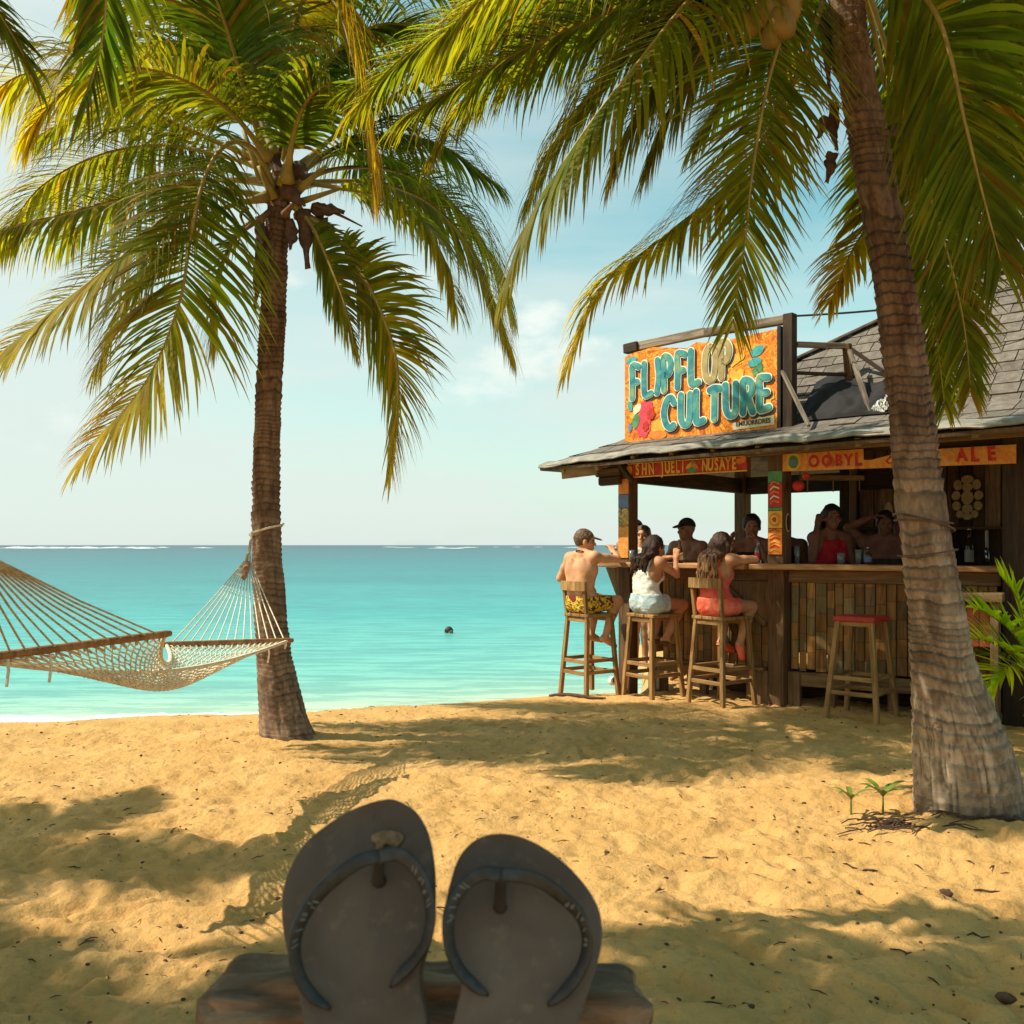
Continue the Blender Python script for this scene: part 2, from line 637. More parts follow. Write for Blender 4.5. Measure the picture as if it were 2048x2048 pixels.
# sea: one sheet to the horizon, its colour following the depth of the water
WZ = -0.145
t = NT('sea_water')
geo = t.node('ShaderNodeNewGeometry')
sp = t.node('ShaderNodeSeparateXYZ')
t.l.new(geo.outputs['Position'], sp.inputs[0])
v = t.coord(scale=(1, 1, 1))
patch = t.noise(t.coord(scale=(0.05, 0.16, 1)), 1.0, 4)
dist = t.math('SUBTRACT', sp.outputs[1], t.math('MULTIPLY', sp.outputs[0], 0.3))
dist = t.math('SUBTRACT', dist, 9.4)
far = t.math('LOGARITHM', t.math('MAXIMUM', dist, 0.2), 10.0)
far = t.math('ADD', far, t.math('MULTIPLY', t.math('SUBTRACT', patch, 0.5), 0.55))
c = t.ramp(t.math('DIVIDE', t.math('ADD', far, 0.7), 3.6), [
    (0.00, (0.56, 0.60, 0.42)), (0.16, (0.42, 0.60, 0.45)), (0.33, (0.18, 0.50, 0.42)), (0.50, (0.050, 0.37, 0.345)),
    (0.62, (0.018, 0.240, 0.245)), (0.74, (0.012, 0.165, 0.190)), (0.88, (0.010, 0.105, 0.135)), (1.0, (0.010, 0.070, 0.098))])
wv1 = t.noise(t.coord(scale=(0.55, 2.6, 1)), 1.6, 7, 0.68)
wv2 = t.noise(t.coord(scale=(3.0, 9.0, 1)), 2.0, 3, 0.6)
wv3 = t.noise(t.coord(scale=(0.10, 0.55, 1)), 1.2, 4, 0.6)
c = t.mix(t.range(wv1, 0.44, 0.56, 0.0, 0.75), c, t.mix(1.0, c, (0.50, 0.68, 0.74), 'MULTIPLY'))
c = t.mix(t.range(wv3, 0.50, 0.70, 0.0, 0.40), c, t.mix(1.0, c, (0.58, 0.74, 0.80), 'MULTIPLY'))
b = t.bump(wv1, 0.40, 0.10)
b = t.bump(wv2, 0.30, 0.03, b)
t.fin(c, 0.30, b, 0.10)
seav, seaf = [], []
rows = [(6.6, -0.145)] + [(y, WZ) for y in (9, 12, 18, 30, 60, 150, 500, 2000, 9000)]
for (y, z) in rows:
    hw = 45 if y < 40 else y * 1.4
    seav += [(-hw, y, z), (hw, y, z)]
for i in range(len(rows) - 1):
    seaf.append((2 * i, 2 * i + 1, 2 * i + 3, 2 * i + 2))
sea = make_mesh('sea', seav, seaf, t.m)
tag(sea, 'calm turquoise sea reaching to the horizon', kind='structure')

# foam lying along the water's edge and the reef breakers far out
t = NT('sea_foam')
v = t.coord()
n = t.noise(v, 9.0, 6, 0.6)
t.fin(t.mix(t.range(n, 0.3, 0.7), (0.70, 0.74, 0.70), (0.86, 0.88, 0.84)), 0.6, t.bump(n, 0.6, 0.01), 0.3)
foam_mat = t.m
rng = np.random.default_rng(5)
m = MB()
xs = np.linspace(-7.5, -0.6, 240)
edge = shore_y(xs) - 0.03 + 0.05 * vnoise(xs * 2.3, 0, 0, 3)
amt = np.clip(0.35 + 0.9 * vnoise(xs * 0.9 + 2.0, 0.5, 0, 8), 0.0, 1.0) * np.clip((-0.6 - xs) / 1.6, 0, 1)
amt = np.maximum(amt, np.clip((-3.3 - xs) * 0.9, 0, 1.0))
wid = amt * (0.06 + 0.40 * np.clip((-3.4 - xs) / 0.8, 0, 1)) + 0.004
rowv = []
K = 7
for j in range(K):
    fj = j / (K - 1)
    yy = edge + wid * fj * (1 + 0.25 * vnoise(xs * 7, fj * 3, 0, 9))
    zz = WZ + 0.004 + 0.045 * amt * np.sin(math.pi * fj) * (0.7 + 0.5 * vnoise(xs * 11, fj * 6, 1, 12))
    rowv.append(np.stack([xs, yy, np.maximum(zz, sand_height(xs, yy, False) + 0.006)], 1))
V = np.concatenate(rowv)
n = len(xs)
Fc = [(j * n + i, j * n + i + 1, (j + 1) * n + i + 1, (j + 1) * n + i) for j in range(K - 1) for i in range(n - 1) if amt[i] > 0.03]
foam = make_mesh('foam', V, np.array(Fc), foam_mat, smooth=True)
tag(foam, 'thin white foam washing along the edge of the sand', kind='stuff')

m = MB()
rnd = random.Random(7)
for k in range(46):
    Y = rnd.uniform(420, 760)
    px = rnd.choice([rnd.uniform(-60, 420), rnd.uniform(560, 1240), rnd.uniform(0, 300)])
    X = (px - 1024) / F * Y
    L = rnd.uniform(3, 16) if px > 430 else rnd.uniform(4, 16)
    hh = rnd.uniform(0.12, 0.42)
    N = 8
    for i in range(N):
        x0, x1 = X + L * i / N, X + L * (i + 1) / N
        h0 = hh * math.sin(math.pi * i / N) * rnd.uniform(0.6, 1.2)
        h1 = hh * math.sin(math.pi * (i + 1) / N)
        m.add([(x0, Y, WZ + 0.02), (x1, Y, WZ + 0.02), (x1, Y + 1.2, WZ + h1 + 0.03), (x0, Y + 1.2, WZ + h0 + 0.03), (x1, Y + 5, WZ + 0.02), (x0, Y + 5, WZ + 0.02)],
              [(0, 1, 2, 3), (3, 2, 4, 5)])
br = m.build('breaking_waves', foam_mat)
tag(br, 'broken white line of surf on the reef at the horizon', kind='stuff')
# ------------------------------------------------------------------ palms
def bark_material(name):
    t = NT(name)
    a = t.node('ShaderNodeAttribute', attribute_name='col')
    n = t.noise(t.coord(), 30, 7, 0.68)
    fib = t.noise(t.coord(scale=(60, 60, 14)), 1.2, 4, 0.6)
    c = t.mix(t.range(n, 0.30, 0.52, 0.55, 0.0), a.outputs['Color'], t.mix(1.0, a.outputs['Color'], (0.50, 0.44, 0.40), 'MULTIPLY'))
    c = t.mix(t.range(n, 0.55, 0.75, 0.0, 0.4), c, t.mix(1.0, c, (1.5, 1.4, 1.3), 'MULTIPLY'))
    b = t.bump(n, 0.7, 0.010)
    b = t.bump(fib, 0.35, 0.006, b)
    return t.fin(c, 0.9, b, 0.15)


bark_brown = bark_material('bark_brown')
bark_grey = bark_brown

t = NT('palm_leaf')
a = t.node('ShaderNodeAttribute', attribute_name='col')
n = t.noise(t.coord(), 7.0, 4)
colr = t.mix(t.range(n, 0.3, 0.7, 0.0, 0.5), a.outputs['Color'], t.mix(1.0, a.outputs['Color'], (0.62, 0.66, 0.6), 'MULTIPLY'))
t.fin(colr, 0.55, None, 0.13)
tr = t.node('ShaderNodeBsdfTranslucent')
t.l.new(t.mix(1.0, colr, (2.9, 2.7, 0.7), 'MULTIPLY'), tr.inputs[0])
ms = t.node('ShaderNodeMixShader', {'Fac': 0.52})
t.l.new(t.b.outputs[0], ms.inputs[1])
t.l.new(tr.outputs[0], ms.inputs[2])
t.l.new(ms.outputs[0], t.out.inputs[0])
leaf_mat = t.m
stalk_mat = plain('palm_stalk', (0.30, 0.21, 0.045), 0.5, 0.3, 9, 0.2)
stalk_dry = plain('dry_stalk', (0.20, 0.105, 0.045), 0.8, 0.35, 14, 0.4)
sheath_mat = plain('dry_sheath', (0.115, 0.062, 0.042), 0.9, 0.4, 22, 0.6)
nut_mat = plain('coconut_husk', (0.24, 0.15, 0.04), 0.6, 0.3, 9, 0.2)

GREEN, OLIVE, YELLOW, RUST = np.array((0.058, 0.108, 0.012)), np.array((0.155, 0.170, 0.013)), np.array((0.42, 0.32, 0.018)), np.array((0.26, 0.115, 0.02))


def frond(parent, path, L=0.55, n=74, w=0.026, twist=0.0, droop=0.9, bare=0.16, hue=0.3, tipyellow=0.5, lift=0.15, seed=0, rach=0.020, a0=74, a1=22, dry=0.0, fresh=None, name='frond', stalk=None, ref=None):
    """One palm frond along a 3-D path: a tapering rachis (sub-part) and two ranks of long drooping leaflets."""
    rg = np.random.default_rng(seed + 101)
    n, L = (int(n * 1.55), L * 1.25) if n > 40 else (n, L)
    M = 90
    p = spline(path, M)
    tg = np.gradient(p, axis=0)
    tg /= np.linalg.norm(tg, axis=1)[:, None]
    up = np.array((0.0, 0.0, 1.0)) if ref is None else np.asarray(ref, float)
    s = np.cross(tg, up)
    nn = np.linalg.norm(s, axis=1)
    for i in range(M):                                  # keep the frame steady where the frond hangs plumb
        if nn[i] < 0.25 and i:
            s[i] = s[i - 1] - tg[i] * np.dot(s[i - 1], tg[i])
            nn[i] = np.linalg.norm(s[i])
        s[i] /= max(nn[i], 1e-6)
        if i and np.dot(s[i], s[i - 1]) < 0:
            s[i] = -s[i]
    nrm = np.cross(s, tg)
    tw = np.broadcast_to(np.asarray(twist, float) if np.ndim(twist) == 0 else np.interp(np.linspace(0, 1, M), np.linspace(0, 1, len(twist)), twist), (M,))
    s2 = s * np.cos(tw)[:, None] + nrm * np.sin(tw)[:, None]
    nrm = np.cross(s2, tg)
    V, Fq, C = [], [], []
    base = 0
    u = bare + (1 - bare) * (np.arange(n) + 0.5) / n
    for side in (-1, 1):
        uu = np.clip(u + rg.uniform(-0.3, 0.3, n) / n, bare, 0.998)
        keep = rg.random(n) > 0.03
        uu = uu[keep]
        k = len(uu)
        idx = uu * (M - 1)
        i0 = np.minimum(idx.astype(int), M - 2)
        fr = (idx - i0)[:, None]
        pos = p[i0] * (1 - fr) + p[i0 + 1] * fr
        T, S, N = tg[i0], s2[i0], nrm[i0]
        q = (uu - bare) / (1 - bare)
        prof = np.clip(0.42 + 2.6 * q, 0, 1) * (1 - 0.62 * q ** 2.2)
        ln = L * prof * rg.uniform(0.82, 1.12, k)
        ang = np.radians(a0 + (a1 - a0) * q ** 1.1 + rg.uniform(-7, 7, k))
        d = T * np.cos(ang)[:, None] + side * S * np.sin(ang)[:, None] + N * (lift + rg.uniform(-0.10, 0.10, k))[:, None]
        d /= np.linalg.norm(d, axis=1)[:, None]
        segs = 6
        gz = (droop * rg.uniform(0.65, 1.35, k) * np.where(rg.random(k) < .06, 2.6, 1.0))[:, None]
        pts = [pos]
        dirs = [d]
        for j in range(segs):
            g = np.array((0, 0, -1.0)) * gz * (j + 0.6) / segs * 0.62
            d = d + g * (0.55 if j else 0.2) + rg.normal(0, 0.018, d.shape)
            d /= np.linalg.norm(d, axis=1)[:, None]
            pts.append(pts[-1] + d * (ln / segs)[:, None])
            dirs.append(d)
        wd = w * (0.75 + 0.5 * rg.random(k)) * (0.55 + 0.45 * prof)
        prf = np.array((0.55, 0.95, 1.0, 0.85, 0.62, 0.36))
        yel = np.clip(hue + .11 + tipyellow * q ** 1.6 + rg.normal(0, 0.13, k), 0, 1)
        colr = np.where(yel[:, None] < 0.5, GREEN + (OLIVE - GREEN) * (yel * 2)[:, None], OLIVE + (YELLOW - OLIVE) * (yel * 2 - 1)[:, None])
        rust = (rg.random(k) < 0.08 + dry)[:, None]
        colr = np.where(rust, colr * 0.35 + RUST * 0.65, colr)
        colr = colr * rg.uniform(0.75, 1.25, k)[:, None]
        if fresh is not None: colr = colr * np.array(fresh)
        tipc = np.clip(colr * 0.55 + RUST * 0.45, 0, 1)
        rows = []
        for j in range(segs):
            x = np.cross(dirs[j], N)
            x /= np.maximum(np.linalg.norm(x, axis=1), 1e-6)[:, None]
            roll = 0.35 * side
            x = x * math.cos(roll) + np.cross(dirs[j], x) * math.sin(roll)
            off = x * (wd * prf[j] * 0.5)[:, None]
            rows += [pts[j] - off, pts[j] + off]
        rows.append(pts[segs])
        nv = 2 * segs + 1
        arr = np.stack(rows, 1)                         # k, nv, 3
        cc = np.repeat(colr[:, None, :], nv, 1)
        for j in range(segs):
            f_ = max(0.0, (j / segs - 0.5) * 1.3)
            cc[:, 2 * j:2 * j + 2] = (colr * (1 - f_) + tipc * f_)[:, None, :]
        cc[:, -1] = tipc
        V.append(arr.reshape(-1, 3))
        C.append(cc.reshape(-1, 3))
        b = base + np.arange(k)[:, None] * nv
        for j in range(segs - 1):
            Fq.append(np.concatenate([b + 2 * j, b + 2 * j + 1, b + 2 * j + 3, b + 2 * j + 2], 1))
        Fq.append(np.concatenate([b + 2 * segs - 2, b + 2 * segs - 1, b + 2 * segs, b + 2 * segs], 1))
        base += k * nv
    V = np.concatenate(V)
    Fq = np.concatenate(Fq)
    tri = Fq[:, 2] == Fq[:, 3]
    fl = [tuple(q) for q in Fq[~tri]] + [tuple(q[:3]) for q in Fq[tri]]
    o = make_mesh(name, V, fl, leaf_mat, parent, col=np.concatenate(C))
    rr = rach * (1.0 - 0.93 * np.linspace(0, 1, M) ** 0.8) + 0.0015
    rr[:10] *= np.linspace(2.1, 1.0, 10)
    vv, ff = tube_geo(p[::2], list(rr[::2]), 7)
    make_mesh('rachis', vv, ff, stalk or stalk_mat, o, smooth=True)
    return o


def arc_path(c, az, el, length, bend, n=8, side=0.0):
    """A frond path that leaves the crown c at azimuth az, elevation el and bends down under its weight."""
    p = Vector(c)
    out = [tuple(p)]
    e = el
    a = az
    for i in range(n):
        e -= bend * (0.35 + 1.1 * i / n) / n
        a += side / n
        e2 = max(e, R(-86))
        d = Vector((math.cos(e2) * math.cos(a), math.cos(e2) * math.sin(a), math.sin(e2)))
        p = p + d * (length / n)
        out.append(tuple(p))
    return out


def trunk(parent, stations, ring=0.055, depth=0.008, mat=None, seed=0, nseg=72, nlen=520, rough=0.006, crack=0.006, pale=0.0, tone=1.0):
    """Ringed palm stem swept through (x, y, z, radius) stations."""
    s = spline(stations, nlen)
    rg = np.random.default_rng(seed)
    ln = np.concatenate([[0], np.cumsum(np.linalg.norm(np.diff(s[:, :3], axis=0), axis=1))])
    th = np.linspace(0, 2 * math.pi, nseg, endpoint=False)
    LN, TH = np.meshgrid(ln, th, indexing='ij')
    cx, sx = np.cos(TH), np.sin(TH)
    # leaf scars: uneven saw-tooth rings that tilt and wander round the stem
    ph = LN / ring + 0.42 * vnoise(cx * 0.9 + 5, sx * 0.9, LN * 2.6, seed) + 1.8 * vnoise(0 * LN, 0 * LN, LN * 3.1, seed + 3) + .13 * vnoise(cx * 5, sx * 5, LN * 11, seed + 5)
    fr = ph - np.floor(ph)
    saw = np.where(fr < 0.82, fr / 0.82, (1 - fr) / 0.18)
    amp = 0.5 + 0.5 * vnoise(cx * 1.3, sx * 1.3, LN * 5, seed + 4)
    base = np.clip(1.0 - LN / 0.9, 0, 1)
    dr = depth * (saw - 0.5) * (0.15 + 1.2 * amp) * (1 - 0.6 * base)
    dr = dr + rough * fbm(cx * 3, sx * 3, LN * 9, 4, seed + 7)
    v = vnoise(cx * 13 + 0.9 * vnoise(cx * 3, sx * 3, LN * 7, seed + 1), sx * 13, LN * 4.5, seed + 9)
    dr = dr - crack * np.clip(1 - np.abs(v) * 4.5, 0, 1) * (0.04 + 1.1 * np.clip(1 - LN / 1.3, 0, 1))
    dr = dr + base ** 2 * 0.02 * vnoise(cx * 2.2, sx * 2.2, LN * 3, seed + 12)
    RR = s[:, 3][:, None] + dr
    X = s[:, 0][:, None] + RR * cx
    Y = s[:, 1][:, None] + RR * sx
    Z = s[:, 2][:, None] + 0.0 * cx
    V = np.stack([X.ravel(), Y.ravel(), Z.ravel()], 1)
    ii = np.arange(nlen * nseg).reshape(nlen, nseg)
    jj = np.roll(ii, -1, axis=1)
    Fc = np.stack([ii[:-1].ravel(), jj[:-1].ravel(), jj[1:].ravel(), ii[1:].ravel()], 1)
    # bark colour: brown scars between paler bands above, grey and fissured near the foot
    lo_ = np.clip(1 - LN / 2.6, 0, 1) * pale
    n1 = fbm(cx * 2.6, sx * 2.6, LN * 5, 4, seed + 21)
    n2 = fbm(cx * 9, sx * 9, LN * 26, 3, seed + 22)
    k_ = np.clip(.5 + .55 * n1 + .30 * n2, 0, 1)[..., None]
    up_a, up_b = np.array((.105, .055, .036)), np.array((.235, .140, .088))
    dn_a, dn_b = np.array((.24, .165, .108)), np.array((.56, .43, .30))
    colr = (up_a + (up_b - up_a) * k_) * (1 - lo_[..., None]) + (dn_a + (dn_b - dn_a) * k_) * lo_[..., None]
    scar = np.clip(1 - np.abs(fr - .86) / .22, 0, 1) * np.clip(.15 + amp + .5 * n2, 0, 1) * (1 - .85 * np.clip(base * 1.4, 0, 1) * pale)
    band_ = np.clip(.5 + .9 * vnoise(np.floor(ph) * .73, 0 * LN, 0 * LN, seed + 30), 0, 1)
    colr = colr * (1 - .48 * scar)[..., None] * (.80 + .34 * band_ - .22 * fr ** 2)[..., None]
    ck = np.clip(1 - np.abs(v) * 3.6, 0, 1) * (0.10 + 1.1 * np.clip(1 - LN / 1.3, 0, 1)) * np.clip(.6 + n1, 0, 1)
    colr = colr * (1 - .75 * np.clip(ck, 0, 1))[..., None]
    return make_mesh('trunk', V, Fc, mat, parent, smooth=True, col=np.clip(colr * tone, .01, 1).reshape(-1, 3))


def trunk_stations(rows, Y0, Y1=None):
    """rows: (py, centre px, width px) of the photograph; the stem stands at Y0 and leans to Y1."""
    out = []
    y_a, y_b = rows[0][0], rows[-1][0]
    for (py, px, w) in rows:
        k = (py - y_a) / (y_b - y_a)
        Y = Y0 + ((Y1 or Y0) - Y0) * k
        q = P(px, py, Y)
        out.append((q.x, q.y, q.z, w / 2 / F * Y))
    b = out[0]
    return [(b[0], b[1], b[2] - 0.14, b[3] * 1.04)] + out


def px_path(pts, Y):
    return [tuple(P(a, b, Y + d)) for (a, b, d) in pts]


def z7(*q): return [(a * 0.5176, b * 0.5176, d) for (a, b, d) in q]
def z8(*q): return [(1000 + a * 0.5425, b * 0.5425, d) for (a, b, d) in q]


def sheath(parent, base, tip, w, seed, name='dry_sheath'):
    """Torn fibrous leaf base hanging from the crown: a tapering, cupped, ragged strip with thickness."""
    rg = random.Random(seed)
    a, b = Vector(base), Vector(tip)
    M3 = frame(b - a, (0, -1, 0))
    Ls = (b - a).length
    N = 9
    vf, ff = [], []
    for i in range(N + 1):
        f = i / N
        ww = w * .62 * (0.6 + 0.8 * math.sin(math.pi * min(1, f * 1.05 + 0.08))) * (1 - 0.65 * f) * rg.uniform(0.62, 1.25)
        for k in range(5):
            g = (k - 2) / 2
            q = M3 @ Vector((g * ww / 2, -0.25 * ww * g * g + 0.015 * math.sin(f * 7 + seed), f * Ls)) + a
            vf.append(q + Vector((rg.uniform(-1, 1), rg.uniform(-1, 1), rg.uniform(-1, 1))) * 0.004)
    for i in range(N):
        for k in range(4):
            ff.append((i * 5 + k, i * 5 + k + 1, i * 5 + k + 6, i * 5 + k + 5))
    o = make_mesh(name, vf, ff, sheath_mat, parent, smooth=True)
    md = o.modifiers.new('thick', 'SOLIDIFY')
    md.thickness = 0.008
    return o


# ---- the palm that holds the hammock
YL = F * H / (1485 - 1090)
lp_rows = [(1485, 579, 116), (1455, 572, 105), (1420, 565, 92), (1360, 555, 77), (1300, 547, 68), (1181, 538, 61), (1000, 532, 54), (800, 537, 50), (650, 545, 51), (517, 551, 46), (420, 557, 44), (350, 563, 42)]
lp_st = trunk_stations(lp_rows, YL)
base = ground_point(579, 1485)
palm_left = empty('coconut_palm', (base.x, base.y, 0), label='coconut palm with a slim straight brown trunk holding the rope hammock', cat='palm tree', group='coconut palms on the beach')
trunk(palm_left, lp_st, ring=0.042, depth=0.010, mat=bark_brown, seed=3, nlen=600, pale=.35, tone=1.15)
crown = P(560, 362, YL)
LP = [  # path (photo pixels and depth offset), options
    (z7((1055, 740, -.05), (990, 585, -.22), (880, 555, -.40), (790, 690, -.52), (735, 930, -.62), (690, 1180, -.68), (560, 1480, -.72), (325, 1750, -.75)), dict(L=.62, twist=(.2, .5, .9, 1.0, .8), hue=.22, tipyellow=.75, n=88, droop=.85)),
    (z7((1050, 770, 0), (860, 740, -.2), (640, 840, -.35), (480, 985, -.45), (230, 1180, -.5), (-60, 1420, -.55)), dict(L=.55, twist=(.3, .7, .9), hue=.40, tipyellow=.55, n=82)),
    (z7((1040, 700, .1), (800, 700, .15), (520, 755, .2), (240, 830, .2), (0, 890, .2), (-260, 1010, .2)), dict(L=.62, hue=.30, tipyellow=.3, n=84, droop=1.5)),
    (z7((1030, 630, .05), (830, 545, .0), (600, 440, -.1), (420, 340, -.15), (200, 270, -.2), (10, 330, -.2), (-120, 520, -.2)), dict(L=.66, hue=.42, tipyellow=.35, n=88, droop=1.4)),
    (z7((1030, 610, -.1), (960, 400, -.35), (905, 200, -.55), (845, 20, -.75), (760, -180, -.95), (640, -330, -1.2)), dict(L=.68, twist=.15, hue=.08, tipyellow=.1, n=88, droop=.9, rach=.024)),
    (z7((1090, 600, .1), (1130, 300, .3), (1210, 50, .4), (1330, -150, .5), (1480, -250, .6)), dict(L=.68, hue=.1, tipyellow=.1, n=80, droop=1.2)),
    (z7((1110, 620, -.1), (1120, 300, -.5), (1150, 60, -.7), (1220, -60, -.85), (1310, 40, -.95), (1370, 260, -1.0), (1420, 520, -1.02), (1440, 720, -1.02)), dict(L=.52, hue=.65, tipyellow=.35, n=84, droop=1.8, dry=.45, twist=.6, bare=.3)),
    (z7((1110, 700, -.15), (1130, 540, -.35), (1180, 400, -.5), (1260, 330, -.62), (1340, 400, -.72)), dict(L=.40, hue=.10, tipyellow=.1, n=56, droop=1.3, bare=.22, rach=.026)),
    (z7((1150, 830, 0), (1260, 880, -.12), (1370, 1010, -.25), (1480, 1220, -.35), (1540, 1460, -.42), (1510, 1800, -.5)), dict(L=.50, twist=(.4, 1.0, 1.15, 1.1), hue=.34, tipyellow=.6, n=84, droop=.55, bare=.22)),
    (z7((1140, 790, -.05), (1210, 880, -.1), (1270, 1010, -.15), (1330, 1170, -.2), (1370, 1330, -.25)), dict(L=.36, twist=1.0, hue=.28, tipyellow=.3, n=58, droop=.6, bare=.2)),
    (z7((1140, 720, .1), (1300, 700, .2), (1500, 715, .3), (1680, 800, .35), (1830, 980, .4), (1960, 1330, .45)), dict(L=.60, hue=.38, tipyellow=.35, n=86, droop=1.5, bare=.2)),
    (z7((1150, 700, .0), (1300, 725, -.1), (1480, 760, -.2), (1620, 850, -.3), (1720, 1010, -.4), (1760, 1180, -.45)), dict(L=.46, hue=.40, tipyellow=.3, n=70, droop=1.4, bare=.22)),
    (z7((1050, 830, .05), (940, 880, .1), (870, 990, .15), (830, 1120, .18), (825, 1330, .2)), dict(L=.42, twist=.9, hue=.45, tipyellow=.4, n=60, droop=.6, bare=.22)),
    (z7((1140, 660, .1), (1300, 520, .3), (1480, 400, .4), (1680, 260, .5), (1900, 130, .55), (2120, 110, .6)), dict(L=.62, hue=.12, tipyellow=.1, n=84, droop=1.3)),
    (z7((1140, 660, .2), (1320, 560, .5), (1500, 520, .7), (1700, 560, .85), (1900, 700, .9)), dict(L=.58, hue=.12, tipyellow=.15, n=78, droop=1.3)),
    (z7((1060, 620, .2), (960, 430, .5), (800, 260, .8), (560, 170, 1.0), (330, 230, 1.1)), dict(L=.60, hue=.18, tipyellow=.2, n=78, droop=1.3)),
    (z7((1100, 600, .2), (1240, 350, .7), (1420, 180, 1.1), (1640, 120, 1.4), (1830, 220, 1.6)), dict(L=.60, hue=.15, tipyellow=.15, n=78, droop=1.2)),
    (z7((1060, 600, .1), (1000, 300, .4), (980, 40, .6), (1020, -200, .8)), dict(L=.62, hue=.12, tipyellow=.1, n=70, droop=1.2)),
    (z7((1150, 700, .25), (1320, 650, .5), (1520, 660, .7), (1720, 760, .85), (1880, 960, .9), (1960, 1180, .9)), dict(L=.62, hue=.32, tipyellow=.3, n=86, droop=1.6, bare=.2)),
    (z7((1140, 680, .2), (1280, 600, .5), (1440, 590, .8), (1600, 680, 1.0), (1700, 850, 1.1)), dict(L=.56, hue=.25, tipyellow=.25, n=78, droop=1.5)),
    (z7((1030, 650, .0), (850, 600, .1), (620, 560, .2), (380, 600, .25), (160, 720, .3), (20, 900, .3)), dict(L=.64, hue=.34, tipyellow=.3, n=88, droop=1.6)),
    (z7((1040, 610, -.2), (880, 420, -.5), (690, 300, -.8), (470, 260, -1.0), (270, 330, -1.15), (130, 480, -1.2)), dict(L=.62, hue=.34, tipyellow=.4, n=88, droop=1.3)),
    (z7((1060, 600, .0), (940, 320, .1), (760, 110, .2), (540, 20, .3), (330, 80, .3)), dict(L=.64, hue=.12, tipyellow=.15, n=84, droop=1.3)),
    (z7((1110, 600, .0), (1210, 330, .0), (1350, 150, .0), (1530, 90, .0), (1700, 170, .0), (1800, 330, .0)), dict(L=.60, hue=.2, tipyellow=.2, n=84, droop=1.3)),
    (z7((1090, 590, .1), (1180, 260, .1), (1290, 30, .1), (1450, -110, .1), (1640, -90, .1), (1780, 40, .1)), dict(L=.62, hue=.16, tipyellow=.2, n=84, droop=1.3)),
    (z7((1040, 640, .3), (840, 500, .6), (600, 420, .9), (340, 430, 1.1), (120, 540, 1.2)), dict(L=.60, hue=.25, tipyellow=.25, n=80, droop=1.5)),
    (z7((1030, 760, -.1), (830, 820, -.3), (620, 980, -.4), (470, 1190, -.45), (380, 1400, -.5)), dict(L=.52, twist=.5, hue=.3, tipyellow=.45, n=74, droop=1.0, bare=.2)),
    (z7((1060, 720, .1), (880, 660, .5), (640, 660, .9), (420, 760, 1.2), (240, 940, 1.4)), dict(L=.58, hue=.2, tipyellow=.2, n=78, droop=1.4)),
]
for i, (pth, kw) in enumerate(LP):
    kw = dict(kw, L=kw['L'] * 1.12)
    frond(palm_left, px_path(pth, YL), seed=i, **kw)
# old leaf stubs, torn sheaths, dry flower stalks and a few nuts in the crown
rnd = random.Random(4)
for (x0, y0, x1, y1, r, dy) in ((1085, 720, 1130, 560, .030, -.10), (1060, 770, 1000, 640, .028, -.09), (1150, 740, 1260, 640, .024, -.08), (1160, 780, 1310, 730, .020, -.08), (1100, 830, 1130, 790, .024, -.13), (1010, 700, 940, 500, .022, 0), (1040, 820, 930, 900, .018, -.08), (880, 960, 950, 870, .013, -.05)):
    a, b = P(x0 * .5176, y0 * .5176, YL + dy), P(x1 * .5176, y1 * .5176, YL + dy - .08)
    m = MB()
    m.tube([a, a.lerp(b, .35), a.lerp(b, .7), b], [r * 1.35, r * 1.05, r * .8, r * .6], 8)
    m.build('leaf_stub', stalk_mat if y0 < 800 else stalk_dry, palm_left, True)
for k, (x0, y0, x1, y1, w, dy) in enumerate(((1015, 900, 985, 1200, .15, -.02), (1120, 850, 1125, 970, .14, -.10), (1170, 810, 1190, 1040, .15, -.08), (1200, 800, 1330, 820, .15, -.05), (1210, 840, 1300, 890, .13, .0), (1000, 830, 1010, 950, .14, -.04), (1080, 700, 1180, 800, .18, -.11), (1120, 640, 1200, 690, .2, -.05), (1040, 560, 1100, 720, .16, .0))):
    sheath(palm_left, P(x0 * .5176, y0 * .5176, YL + dy), P(x1 * .5176, y1 * .5176, YL + dy - .05), w, k)
for k, (pts) in enumerate((((1190, 830), (1280, 880), (1390, 930)), ((1210, 790), (1310, 830), (1400, 875)), ((1220, 850), (1310, 915), (1370, 925)), ((960, 800), (930, 830), (950, 880)))):
    m = MB()
    q = spline([tuple(P(a * .5176, b * .5176, YL - .06)) for a, b in pts], 9)
    m.tube(q, list(np.linspace(.016, .005, 9)), 6)
    m.build('flower_stalk', stalk_dry, palm_left, True)


def ball_geo(r, n=14, m=10, sq=(1, 1, 1)):
    prof = [(max(1e-4, r * math.sin(math.pi * i / m)), -r * math.cos(math.pi * i / m)) for i in range(m + 1)]
    v, f = lathe_geo(prof, n)
    return [(x * sq[0], y * sq[1], z * sq[2]) for (x, y, z) in v], f


def nut(parent, c, r, seed):
    rg = random.Random(seed)
    v, f = ball_geo(r, 14, 10, (0.88, 0.88, 1.12))
    E = Euler((rg.uniform(-.5, .5), rg.uniform(-.5, .5), rg.uniform(0, 3))).to_matrix()
    v = [(E @ Vector((x * (1 + 0.06 * math.cos(3 * math.atan2(y, x))), y * (1 + 0.06 * math.cos(3 * math.atan2(y, x))), z))) + Vector(c) for (x, y, z) in v]
    return make_mesh('coconut', v, f, nut_mat, parent, smooth=True)


